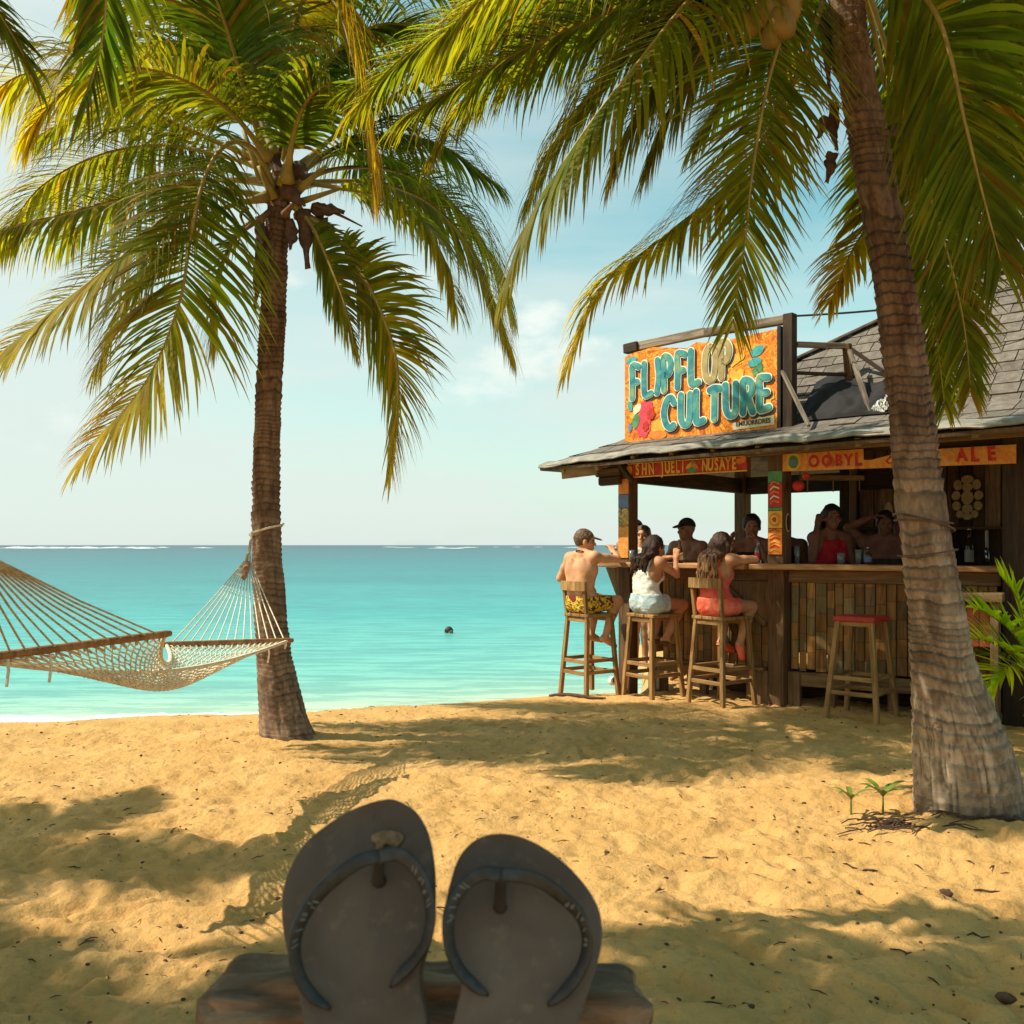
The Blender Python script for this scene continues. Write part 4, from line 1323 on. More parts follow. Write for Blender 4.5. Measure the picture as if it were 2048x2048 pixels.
# ---- roof
E0, K0, RG, RE = (-.5, 2.297), (.16, 2.52), (1.60, 3.93), (3.6, 2.35)   # (v, z): eave, kink, ridge, rear eave
UL, UK, UA, UR = -2.42, -1.78, 1.16, 3.9                                # u: left eave corner, kink corner, apex, right end
corner = b1(UL, E0[0], 2.235)
roof_mat = NT('roof_shingle')
t = roof_mat
v, rr = t.shifted(t.coord(scale=(1, 1, 1)))
n = t.noise(v, 14, 6, .6)
n2 = t.noise(v, 60, 4, .6)
c = t.mix(t.range(n, .3, .7), (.125, .098, .078), (.205, .168, .138))
c = t.mix(t.range(n2, .3, .5, .45, 0), c, (.075, .06, .048))
hv = t.node('ShaderNodeHueSaturation', {'Value': t.range(rr, 0, 1, .85, 1.14, False), 'Color': c})
t.fin(hv.outputs[0], .9, t.bump(n2, .5, .004), .2)
roof_mat = t.m
deck_mat = wood('roof_deck', (.075, .045, .025), (.15, .095, .052), rnd_amt=.1)
m = MB()
A, B, C_, D = b1(UL, E0[0], 2.225), b1(UR, E0[0], E0[1] - .012), b1(UK, K0[0], K0[1] - .012), b1(UR, K0[0], K0[1] - .012)
Ra, Rb = b1(UA, RG[0], RG[1] - .012), b1(UR, RG[0], RG[1] - .012)
Lb, Rr = b1(UL, RE[0], 2.26), b1(UR, RE[0], RE[1])
Lk = b1(UK, 2.9, 2.5)
m.add([A, B, D, C_, Rb, Ra, Lb, Rr, Lk], [(0, 1, 2, 3), (3, 2, 4, 5), (0, 3, 8, 6), (3, 5, 8), (5, 4, 7, 6, 8)])
rd = m.build('roof_deck', deck_mat, bar)
md = rd.modifiers.new('thick', 'SOLIDIFY')
md.thickness = .03
md.offset = -1


def slope_pt(u, s):
    """Point on the front roof slope: s in 0..1 on the flared eave, 1..2 on the main slope."""
    if s <= 1:
        v_, z_ = E0[0] + (K0[0] - E0[0]) * s, E0[1] + (K0[1] - E0[1]) * s
        ul = UL + (UK - UL) * s
        sag = -.065 * max(0, 1 - (u - UL) / 1.3) * (1 - s)
    else:
        v_, z_ = K0[0] + (RG[0] - K0[0]) * (s - 1), K0[1] + (RG[1] - K0[1]) * (s - 1)
        ul = UK + (UA - UK) * (s - 1)
        sag = 0.0
    return b1(u, v_, z_ + sag), ul


rows = [(0.0, .36), (.33, .70), (.66, 1.03)]
step = .105
NS = 14
rows += [(1 + k / NS, 1 + (k + 1.12) / NS) for k in range(NS)]
shv, shf = [], []
sh_objs = []
rnd = random.Random(9)
for ri, (s0, s1) in enumerate(rows):
    s1 = min(s1, 2.0)
    mid = (s0 + s1) / 2
    ul = slope_pt(0, mid)[1]
    u = ul + rnd.uniform(-.05, .0)
    while u < 2.75:
        w = rnd.uniform(.15, .25)
        p00, p10 = slope_pt(u + .004, s0)[0], slope_pt(u + w - .004, s0)[0]
        p01, p11 = slope_pt(u + .004, s1)[0], slope_pt(u + w - .004, s1)[0]
        if u < slope_pt(0, s1)[1]:
            p01 = slope_pt(max(u, slope_pt(0, s1)[1]), s1)[0]
        nr_ = (p10 - p00).cross(p01 - p00).normalized()
        lo, th = rnd.uniform(.010, .018), .009
        up = rnd.uniform(.002, .006)
        sk = (p10 - p00) * 0 + (p01 - p00) * rnd.uniform(-.06, .06)
        vv = [p00 + nr_ * lo + sk, p10 + nr_ * (lo + rnd.uniform(-.003, .003)) + sk, p11 + nr_ * up, p01 + nr_ * up]
        vv += [q - nr_ * th for q in vv]
        ff = [(0, 1, 2, 3), (7, 6, 5, 4), (0, 4, 5, 1), (1, 5, 6, 2), (2, 6, 7, 3), (3, 7, 4, 0)]
        sh_objs.append((vv, ff, (p00 + p11) / 2))
        u += w
# the 300 largest in view as parts, the rest joined
def seen_size(c):
    px = 1024 + F * c.x / c.y
    return (-1 if px > 2080 else 1) / c.y
sh_objs.sort(key=lambda q: -seen_size(q[2]))
rest = MB()
for k, (vv, ff, cc) in enumerate(sh_objs):
    if k < 290:
        o = make_mesh('shingle', [q - cc for q in vv], ff, roof_mat)
        o.location = cc
        o.parent = bar
        o.matrix_basis = Matrix.Translation(cc - bar.location)
    else:
        rest.add(vv, ff)
# hip side and rear shingles, out of sight, keep the same relief
for ri in range(12):
    f0_, f1_ = ri / 12, (ri + 1.1) / 12
    for j in range(10):
        a0, a1 = j / 10, (j + 1) / 10
        def hp(f, a):
            l, r_ = A.lerp(Ra, min(f, 1)), Lb.lerp(Ra, min(f, 1))
            l = A.lerp(C_, f * 4) if f < .25 else C_.lerp(Ra, (f - .25) / .75 if f < 1 else 1)
            r_ = Lb.lerp(Lk, f * 4) if f < .25 else Lk.lerp(Ra, (f - .25) / .75 if f < 1 else 1)
            return l.lerp(r_, a)
        q = [hp(f0_, a0), hp(f0_, a1), hp(f1_, a1), hp(f1_, a0)]
        nr_ = (q[1] - q[0]).cross(q[3] - q[0])
        if nr_.length < 1e-6: continue
        nr_ = -nr_.normalized() if nr_.z < 0 else nr_.normalized()
        rest.add([q[0] + nr_ * .03, q[1] + nr_ * .03, q[2] + nr_ * .012, q[3] + nr_ * .012], [(0, 1, 2, 3)])
tag(rest.build('shingle_course', roof_mat, bar), kind='stuff')
# hip and ridge caps, eave edge of bent sheet
w_lead = plain('grey_flashing', (.30, .265, .22), .75, .3, 8, .3, .0)
m = MB()
m.beam(C_ + ZZ * .035, Ra + ZZ * .04, .11, .025, (0, 0, 1))
m.build('hip_cap', roof_mat, bar)
piece('ridge_cap', Ra + ZZ * .035, Rb + ZZ * .035, .14, .03, roof_mat, bar, ZZ)
m = MB()
pts = [b1(u, E0[0] - .025, E0[1] - .004 - .065 * max(0, 1 - (u - UL) / 1.3) + .008 * math.sin(u * 9) + .004 * math.sin(u * 23)) for u in np.linspace(UL, UR, 60)]
for i in range(59):
    a, b = pts[i], pts[i + 1]
    m.add([a, b, b + V1 * .02 + ZZ * .030, a + V1 * .02 + ZZ * .030, a + V1 * .16 + ZZ * .075, b + V1 * .16 + ZZ * .075, a - ZZ * .008 + V1 * .01, b - ZZ * .008 + V1 * .01],
          [(0, 1, 2, 3), (3, 2, 5, 4), (6, 7, 1, 0)])
eo = m.build('eave_flashing', w_lead, bar)
# rafters under the eave, fascia pieces
for k in range(10):
    u = UL + .25 + k * .44
    zz_ = 2.20 if u < -1.7 else 2.25
    piece('rafter', b1(u, -.44, zz_), b1(u, .9, zz_ + .45), .045, .07, w_rafter, bar, ZZ, .004)
piece('fascia', b1(UL + .22, -.40, 2.165), b1(LT - .1, -.36, 2.19), .025, .12, w_rafter, bar, ZZ, .004)
piece('fascia', b1(-.22, -.20, 2.285), b1(.62, -.20, 2.285), .03, .13, w_beam, bar, ZZ, .004)
piece('soffit_board', b1(LT - .05, -.20, 2.265), b1(-.25, -.20, 2.265), .25, .02, w_rafter, bar, ZZ, .003)
piece('soffit_board', b1(.30, -.30, 2.262), b1(3.2, -.30, 2.262), .03, .09, w_beam, bar, ZZ, .003)
# knotted timber ends over the left post
for k, (du, dz, ln, r_) in enumerate(((-.30, 2.17, .28, .05), (-.26, 2.08, .24, .045), (-.16, 2.26, .2, .04))):
    piece('beam_end', b1(LT + du, -.12, dz), b1(LT + du + ln, -.06, dz + .01), .09, .09, w_dark if k else w_post, bar, ZZ, .015)
piece('brace', b1(LT - .02, -.14, 2.27), b1(LT + .16, -.12, 2.06), .04, .05, w_dark, bar, -V1, .006)
# hanging rack under the rear lintel
piece('ceiling_rack', b2(-.10, 1.2, 2.11), b2(.52, 1.25, 2.09), .03, .05, w_rafter, bar, ZZ, .003)
for k in range(3):
    piece('rack_rod', b2(-.02 + k * .25, 1.22, 2.09), b2(-.02 + k * .25, 1.22, 1.96), .012, .012, w_rafter, bar, V2, .002)

# ---- painted bands with their lettering
def text_mesh(body, size, extrude, offset, mat, name, parent, o, axu, axv, nrm, rot=0.0, sx=1.0, shear=0.0, align='CENTER'):
    cu = bpy.data.curves.new(name, 'FONT')
    cu.body = body
    cu.size = size
    cu.extrude = extrude
    cu.offset = offset
    cu.align_x = align
    cu.align_y = 'CENTER'
    cu.shear = shear
    cu.resolution_u = 4
    ob = bpy.data.objects.new(name, cu)
    COL.objects.link(ob)
    dg = bpy.context.evaluated_depsgraph_get()
    me = bpy.data.meshes.new_from_object(ob.evaluated_get(dg))
    bpy.data.objects.remove(ob)
    bpy.data.curves.remove(cu)
    me.name = name
    me.materials.clear()
    me.materials.append(mat)
    ob = bpy.data.objects.new(name, me)
    M3 = Matrix((axu, axv, nrm)).transposed() @ Matrix.Rotation(rot, 3, 'Z') @ Matrix.Diagonal((sx, 1, 1))
    ob.matrix_basis = Matrix.Translation(o) @ M3.to_4x4()
    return link(ob, parent)


nrm1, nrm2 = -V1, -V2
band = decor('band_board', b1((LT + .10 - .30) / 2 + .01, -.085, 2.175), U1, nrm1, (-.26 - LT - .09), .145, paint_red, None, .02)
bandp = empty('painted_board', tuple(b1(-.9, -.09, 2.10)), label='narrow red board with yellow lettering above the left counter', cat='sign')
band.parent = bandp
band.matrix_basis = Matrix.Translation(-bandp.location)
bu0, bu1 = LT + .07, -.26
decor('border', b1((bu0 + bu1) / 2, -.097, 2.108), U1, nrm1, bu1 - bu0, .012, paint_yellow, bandp, .006)
decor('border', b1((bu0 + bu1) / 2, -.097, 2.243), U1, nrm1, bu1 - bu0, .008, paint_yellow, bandp, .006)
for (txt, u0, u1) in (('SHN', bu0 + .09, bu0 + .34), ('JUELI', bu0 + .40, bu0 + .69), ('NUSAYE', bu1 - .47, bu1 - .10)):
    n_ = len(txt)
    for i, ch in enumerate(txt):
        u = u0 + (u1 - u0) * (i + .5) / n_
        text_mesh(ch, .155, .003, .005, paint_yellow, 'letter', bandp, b1(u, -.100, 2.176), U1, ZZ, nrm1, rnd.uniform(-.06, .06), .56)
flat_shape('painted_flower', ellipse(.035, .05), b1(bu0 + .03, -.096, 2.176), U1, nrm1, paint_yellow, bandp, .004)
flat_shape('painted_leaf', ellipse(.062, .058, 16, .2, 3), b1((bu0 + bu1) / 2 + .095, -.096, 2.176), U1, nrm1, paint_green, bandp, .004)
flat_shape('painted_leaf', ellipse(.05, .02, 14, .1, 4, .6), b1((bu0 + bu1) / 2 + .07, -.096, 2.19), U1, nrm1, paint_yellow, bandp, .004, .005)
flat_shape('painted_leaf', ellipse(.05, .02, 14, .1, 5, -.6), b1((bu0 + bu1) / 2 + .12, -.096, 2.185), U1, nrm1, paint_orange, bandp, .004, .005)
flat_shape('painted_flower', ellipse(.05, .03, 14, .2, 6, .3), b1(bu1 - .06, -.096, 2.205), U1, nrm1, paint_orange, bandp, .004)

band2 = empty('painted_board', tuple(b2(.9, -.09, 2.06)), label='long orange fruit board with red lettering above the right counter', cat='sign')
tops = [(.06, 2.225), (.10, 2.26), (.15, 2.265), (.20, 2.235), (.28, 2.235), (.50, 2.242), (.74, 2.248), (.742, 2.155), (.80, 2.150), (.95, 2.185), (1.06, 2.215), (1.20, 2.215), (1.50, 2.22), (RT + .02, 2.225)]
pts = [(RT + .02, 2.075), (.06, 2.083)]
poly = tops + pts
flat_shape('band_board', poly[::-1], b2(0, -.075, 0), U2, nrm2, mural_band, band2, .02)
decor('band_tail', b2(RT + .22, -.04, 2.12), U2, nrm2, .36, .07, mural_band, band2, .02)
bo = lambda u, z: b2(u, -.096, z)
flat_shape('painted_avocado', ellipse(.062, .080, 18, .05, 1, .1), bo(.155, 2.165), U2, nrm2, paint_yellow, band2, .004)
flat_shape('painted_avocado', ellipse(.043, .058, 18, .05, 1, .1), bo(.155, 2.160), U2, nrm2, paint_green, band2, .004, .005)
flat_shape('painted_avocado', ellipse(.022, .028, 14), bo(.158, 2.155), U2, nrm2, paint_blue, band2, .004, .009)
for ch, u, sz in (('O', .33, .14), ('O', .44, .13), ('B', .54, .13), ('Y', .62, .13), ('L', .70, .15), ('A', 1.50, .14), ('L', 1.595, .16), ('E', 1.715, .15)):
    text_mesh(ch, sz, .003, .007, paint_red, 'letter', band2, bo(u, 2.155), U2, ZZ, nrm2, rnd.uniform(-.05, .05), .8)
flat_shape('painted_fruit', ellipse(.055, .03, 16, .1, 3, .45), bo(.97, 2.15), U2, nrm2, paint_red, band2, .004)
flat_shape('painted_fruit', ellipse(.035, .015, 16, .1, 3, .45), bo(.97, 2.145), U2, nrm2, paint_yellow, band2, .004, .005)
flat_shape('painted_fruit', ellipse(.05, .058, 16), bo(1.40, 2.15), U2, nrm2, paint_tan, band2, .004)
for k in range(3):
    flat_shape('painted_fruit', ellipse(.018, .022, 10, .1, k), bo(1.375 + .026 * k, 2.14 + .02 * (k % 2)), U2, nrm2, paint_orange, band2, .004, .005)

# ---- the big sign on the roof
sg = empty('roof_sign', tuple(b1(-.8, .02, 2.45)), label='big orange sign reading FLIPFLOP CULTURE standing on the roof', cat='sign')
SU0, SU1 = -1.70, -.015
SV = .03
top = [(SU0, 3.35), (-1.60, 3.375), (-1.36, 3.40), (-1.12, 3.36), (-.96, 3.335), (-.86, 3.375), (-.76, 3.36), (-.55, 3.345), (-.30, 3.36), (SU1, 3.375)]
poly = [(SU0, 2.475), (SU1, 2.478)] + top[::-1]
flat_shape('sign_board', poly, b1(0, SV, 0), U1, nrm1, mural_sign, sg, .03)
so = lambda u, z: b1(u, SV - .031, z)
decor('edge_trim', b1(SU1 + .02, SV - .01, 2.93), U1, nrm1, .035, .93, paint_black, sg, .05)
decor('edge_trim', b1((SU0 + SU1) / 2, SV - .01, 2.448), U1, nrm1, 1.71, .045, paint_black, sg, .05)
piece('frame_post', b1(.085, SV + .02, 2.36), b1(.085, SV + .02, 3.50), .095, .095, w_dark, sg, V1, .006)
piece('frame_rail', b1(-1.68, SV + .02, 3.44), b1(-.78, SV + .02, 3.47), .06, .085, w_rail, sg, ZZ, .006)
piece('frame_rail', b1(-.79, SV + .022, 3.465), b1(.04, SV + .02, 3.455), .06, .082, w_rail, sg, ZZ, .006)
piece('rail_end', b1(-1.72, SV + .005, 3.433), b1(-1.55, SV + .005, 3.442), .085, .095, w_dark, sg, ZZ, .006)
for (u, z) in ((-1.45, 2.34), (-.85, 2.38), (-.25, 2.40)):
    piece('sign_leg', b1(u, SV + .03, z), b1(u, SV + .03, z + .25), .05, .05, w_dark, sg, V1, .004)
# painted motifs
def blob(name, u, z, rx, ry, mat, rot=0, wob=.12, seed=0, lift=0.0):
    flat_shape(name, ellipse(rx, ry, 18, wob, seed, rot), so(u, z), U1, nrm1, mat, sg, .004, lift)
blob('painted_bird', -1.465, 2.64, .085, .14, paint_pink, -.1, .15, 1)
blob('painted_bird', -1.44, 2.80, .085, .075, paint_pink, .5, .12, 2, .001)
blob('painted_bird', -1.38, 2.74, .05, .06, paint_red, .4, .2, 3, .005)
blob('painted_bird', -1.44, 2.62, .035, .05, paint_red, 0, .2, 3, .005)
blob('painted_leaf', -1.56, 2.68, .045, .075, paint_green, -.5, .15, 4, .003)
blob('painted_leaf', -1.545, 2.80, .035, .06, paint_cream, -.7, .15, 5, .003)
blob('painted_leaf', -1.63, 2.84, .028, .055, paint_teal, .2, .15, 6, .002)
blob('painted_leaf', -1.60, 2.74, .04, .03, paint_yellow, .3, .2, 7, .001)
blob('painted_leaf', -1.63, 2.62, .025, .05, paint_blue, 0, .2, 8, .001)
blob('painted_cloud', -1.61, 3.30, .07, .035, paint_teal, .15, .15, 9, .001)
for (u, z, rx, ry, mt, ro) in ((-.21, 3.20, .075, .045, paint_teal, .5), (-.235, 3.10, .07, .04, paint_teal, .15), (-.185, 3.05, .045, .03, paint_green, 1.2), (-.23, 3.015, .03, .04, paint_green, .3), (-.16, 3.0, .018, .022, paint_green, 0)):
    blob('painted_leaf', u, z, rx, ry, mt, ro, .08, int(z * 50), .001)
heart = [(0, -.07), (.055, -.005), (.06, .03), (.04, .05), (.015, .045), (0, .025), (-.015, .045), (-.04, .05), (-.06, .03), (-.055, -.005)]
for (u, z, s_) in ((-.545, 2.98, .95), (-.42, 3.0, 1.25)):
    flat_shape('painted_heart', [(x_ * s_, y_ * s_) for x_, y_ in heart], so(u, z), U1, nrm1, paint_yellow, sg, .004)
blob('painted_flower', -.115, 2.78, .075, .075, paint_yellow, 0, .2, 12, .001)
blob('painted_flower', -.19, 2.66, .035, .08, paint_yellow, -.6, .2, 13, .001)
blob('painted_flower', -1.27, 2.60, .10, .07, paint_yellow, .2, .25, 14, .0005)
blob('painted_flower', -.44, 3.15, .09, .05, paint_yellow, .4, .3, 15, .0005)
blob('painted_sun', -1.29, 2.52, .10, .045, paint_orange, 0, .05, 16, .002)
# the letters: rounded block capitals, cream outline and dark drop shadow
STROKES = {
    'F': [[(0, 0), (0.02, .5), (0, 1), (.25, 1.02), (.5, .97)], [(.02, .52), (.38, .50)]],
    'L': [[(0.05, 1), (0, .5), (.02, 0.02), (.28, 0), (.5, .03)]],
    'I': [[(0, 0), (.02, .5), (0, 1)]],
    'P': [[(0, 0), (.02, .5), (0, 1), (.3, 1.0), (.47, .85), (.46, .65), (.30, .48), (.04, .46)]],
    'O': [[(.3, 1), (.08, .88), (0, .5), (.08, .12), (.3, 0), (.52, .12), (.6, .5), (.52, .88), (.3, 1)]],
    'C': [[(.5, .82), (.36, 1), (.15, .93), (0, .62), (0, .34), (.14, .06), (.36, 0), (.46, .06)]],
    'U': [[(0, 1), (0, .3), (.12, .05), (.3, 0), (.44, .08), (.5, .3), (.52, 1)]],
    'T': [[(.0, .95), (.3, 1), (.62, .97)], [(.3, .97), (.28, 0)]],
    'R': [[(0, 0), (.02, .5), (0, 1), (.3, 1.0), (.46, .84), (.44, .64), (.28, .52), (.06, .5)], [(.24, .5), (.36, .25), (.5, 0)]],
    'E': [[(.48, .98), (.2, 1), (0, .97), (.02, .5), (0, .03), (.22, 0), (.5, .04)], [(.02, .52), (.40, .52)]],
}


def blocky(ch, w, h, r, th, lift, u, z, rot, mat, name, parent, off=(0, 0)):
    """A letter swept from fat round strokes, flattened to thickness th."""
    m = MB()
    for st in STROKES[ch]:
        n_ = max(6, 5 * len(st))
        q = spline([(x_ * w, y_ * h, 0) for x_, y_ in st], n_)
        q2 = []
        for (x_, y_, _) in q:
            c_, s_ = math.cos(rot), math.sin(rot)
            q2.append(np.array((x_ * c_ - y_ * s_ + off[0], x_ * s_ + y_ * c_ + off[1])))
        for (sg_, face) in ((1, 1),):
            left, right = [], []
            for i in range(n_):
                d = q2[min(i + 1, n_ - 1)] - q2[max(i - 1, 0)]
                d = d / (np.linalg.norm(d) + 1e-9)
                nn_ = np.array((-d[1], d[0]))
                left.append(q2[i] + nn_ * r)
                right.append(q2[i] - nn_ * r)
            fr_, bk_ = [], []
            lf = lift + 0.0006 * len(m.v) / 100
            V_ = [so(u, z) + U1 * p_[0] + ZZ * p_[1] + nrm1 * (lf + th) for p_ in left + right]
            V_ += [so(u, z) + U1 * p_[0] + ZZ * p_[1] + nrm1 * lift for p_ in left + right]
            N_ = n_
            Fq_ = []
            for i in range(N_ - 1):
                Fq_.append((N_ + i, N_ + i + 1, i + 1, i))
                Fq_.append((i, i + 1, 2 * N_ + i + 1, 2 * N_ + i))
                Fq_.append((N_ + i + 1, N_ + i, 3 * N_ + i, 3 * N_ + i + 1))
            m.add(V_, Fq_)
        # round the two ends
        for e, dirn in ((0, q2[0] - q2[1]), (n_ - 1, q2[-1] - q2[-2])):
            a0 = math.atan2(dirn[1], dirn[0])
            ring = [q2[e] + r * np.array((math.cos(a0 + t_), math.sin(a0 + t_))) for t_ in np.linspace(-math.pi / 2, math.pi / 2, 7)]
            V_ = [so(u, z) + U1 * p_[0] + ZZ * p_[1] + nrm1 * (lf + th + .0004) for p_ in ring] + [so(u, z) + U1 * p_[0] + ZZ * p_[1] + nrm1 * lift for p_ in ring]
            m.add(V_, [tuple(range(7))] + [(i, i + 7, i + 8, i + 1) for i in range(6)])
    return m.build(name, mat, parent)


letter_mat = NT('letter_paint')
t = letter_mat
v, rr = t.shifted(t.coord())
n = t.noise(v, 7, 3, .5, 1.0)
c = t.ramp(n, [(.25, (.025, .15, .22)), (.42, (.04, .25, .29)), (.56, (.09, .33, .30)), (.68, (.26, .36, .19)), (.8, (.07, .27, .32))])
t.fin(c, .5, t.bump(t.noise(v, 40, 3), .2, .003), .3)
letter_mat = t.m
letter_tan = plain('letter_paint_tan', (.40, .30, .13), .5, .3, 10)
letter_edge = plain('letter_outline', (.78, .80, .62), .55, .1)
letter_shadow = plain('letter_shadow', (.06, .035, .03), .6, .2)


def word(txt, u0, z0, ws, h, r, dz, rots, tan=()):
    u = u0
    for i, ch in enumerate(txt):
        w = ws[i]
        z = z0 + dz * i
        nm = 'letter'
        mt = letter_tan if i in tan else letter_mat
        full = {'I': .16, 'O': .60, 'T': .62}.get(ch, .52)
        sw = w / full if ch != 'I' else 1
        k = empty(nm, (0, 0, 0))
        COL.objects.unlink(k)
        bpy.data.objects.remove(k)
        body = blocky(ch, sw, h, r, .008, .010, u, z, rots[i % len(rots)], mt, nm, sg)
        blocky(ch, sw, h, r + .011, .006, .006, u, z, rots[i % len(rots)], letter_edge, 'letter_outline', body)
        blocky(ch, sw, h, r + .014, .004, .001, u, z, rots[i % len(rots)], letter_shadow, 'letter_shadow', body, (.014, -.020))
        u += w + 2 * r * 1.08


word('FLIPFLOP', -1.60, 2.915, [.085, .085, .02, .090, .09, .085, .115, .095], .32, .030, .0125, [.0, .03, -.02, .02], tan=(6, 7))
word('CULTURE', -1.21, 2.58, [.12, .105, .085, .105, .11, .105, .095], .29, .031, .0135, [.02, -.01, .02, 0])
# small caption strip
flat_shape('caption_strip', [(-.46, 2.50), (-.04, 2.515), (-.04, 2.60), (-.20, 2.595), (-.22, 2.585), (-.46, 2.565)], so(0, 0), U1, nrm1, paint_cream, sg, .004)
text_mesh('EMIUORRDRES', .062, .002, .001, letter_shadow, 'lettering', sg, so(-.25, 2.552) + nrm1 * .006, U1, (ZZ + U1 * .02).normalized(), nrm1, .03, .86)
# bracing and clutter behind the sign
piece('strut', b1(.11, SV + .10, 3.235), b1(.40, SV + .50, 3.24), .04, .05, w_rail, sg, ZZ, .004)
piece('strut', b1(.40, SV + .50, 3.26), b1(.42, SV + .52, 2.90), .07, .06, w_post, sg, V1, .004)
piece('strut', b1(.40, SV + .50, 3.24), b1(.86, SV + .52, 2.86), .035, .035, w_dark, sg, ZZ, .003)
piece('strut', b1(.10, SV + .10, 2.98), b1(.40, SV + .5, 2.98), .03, .03, w_dark, sg, ZZ, .003)
piece('strut', b1(.03, SV - .02, 2.99), b1(.38, SV - .22, 2.45), .03, .03, w_rail, sg, ZZ, .003)
piece('strut', b1(.46, SV + .42, 3.18), b1(.78, SV + .10, 2.56), .035, .035, w_rail, sg, ZZ, .003)

cab = MB()
a, b = b1(.085, SV, 3.475), b1(2.6, .9, 3.68)
q = [a.lerp(b, k / 24) - ZZ * (.10 * math.sin(math.pi * k / 24)) for k in range(25)]
cab.tube(q, .009, 6)
tag(cab.build('cable', paint_black), 'black cable strung from the sign post across to the roof', 'cable')

# dark tarpaulin that also stands for the shade on the roof behind the sign, with a crumpled patterned sheet at its edge
tarp_mat = plain('tarp_and_shade', (.017, .014, .013), .85, .4, 6, .3)
gx, gy = np.meshgrid(np.linspace(0, 1, 34), np.linspace(0, 1, 18), indexing='ij')
tv = []
for i in range(34):
    for j in range(18):
        a_, b_ = gx[i, j], gy[i, j]
        u = .10 + a_ * .86
        s_ = .92 + b_ * (.36 + .06 * math.sin(a_ * 7))
        q = slope_pt(u, min(s_, 1.6))[0]
        hgt = .04 + .055 * math.sin(math.pi * a_) * math.sin(math.pi * min(1, b_ * 1.1)) + .03 * float(vnoise(a_ * 6, b_ * 5, 0, 4)) + .015 * float(vnoise(a_ * 15, b_ * 12, 0, 5))
        edge_ = min(a_, 1 - a_, b_, 1 - b_)
        hgt = .035 + (hgt - .03) * min(1, edge_ * 8)
        tv.append(q + ZZ * hgt - V1 * hgt * .5)
tf = [(i * 18 + j, i * 18 + j + 1, (i + 1) * 18 + j + 1, (i + 1) * 18 + j) for i in range(33) for j in range(17)]
o = make_mesh('tarpaulin', tv, tf, tarp_mat, None, True)
tag(o, 'black tarpaulin on the roof behind the sign, also standing for its shadow', 'tarpaulin')
t = NT('patterned_sheet')
n = t.noise(t.coord(), 16, 3, .5, 2.5)
t.fin(t.ramp(n, [(.40, (.03, .03, .03)), (.47, (.72, .70, .62)), (.54, (.05, .05, .05)), (.6, (.75, .72, .65)), (.68, (.04, .04, .04))], 'CONSTANT'), .4, t.bump(n, .5, .01), .5)
sv = []
for i in range(22):
    for j in range(16):
        a_, b_ = i / 21, j / 15
        q = slope_pt(.80 + a_ * .28 + b_ * .05, 1.0 + b_ * .26)[0]
        hh_ = .045 + .16 * math.sin(math.pi * a_) * math.sin(math.pi * b_) ** .6 + .05 * float(vnoise(a_ * 7, b_ * 7, 0, 14))
        sv.append(q + (ZZ * .7 - V1 * .7) * max(.03, hh_))
sf = [(i * 16 + j, i * 16 + j + 1, (i + 1) * 16 + j + 1, (i + 1) * 16 + j) for i in range(21) for j in range(15)]
o = make_mesh('crumpled_sheet', sv, sf, t.m, None, True)
tag(o, 'crumpled black and white patterned sheet lying on the roof by the trunk', 'sheet')
# ------------------------------------------------------------------ bar stools
seat_red = NT('worn_red_seat')
t = seat_red
v = t.coord()
n = t.noise(v, 18, 6, .65)
c = t.mix(t.range(n, .62, .70), t.mix(t.range(n, .3, .6), (.30, .020, .015), (.45, .040, .024)), (.26, .15, .08))
seat_red = t.fin(c, .5, t.bump(n, .3, .003), .35)


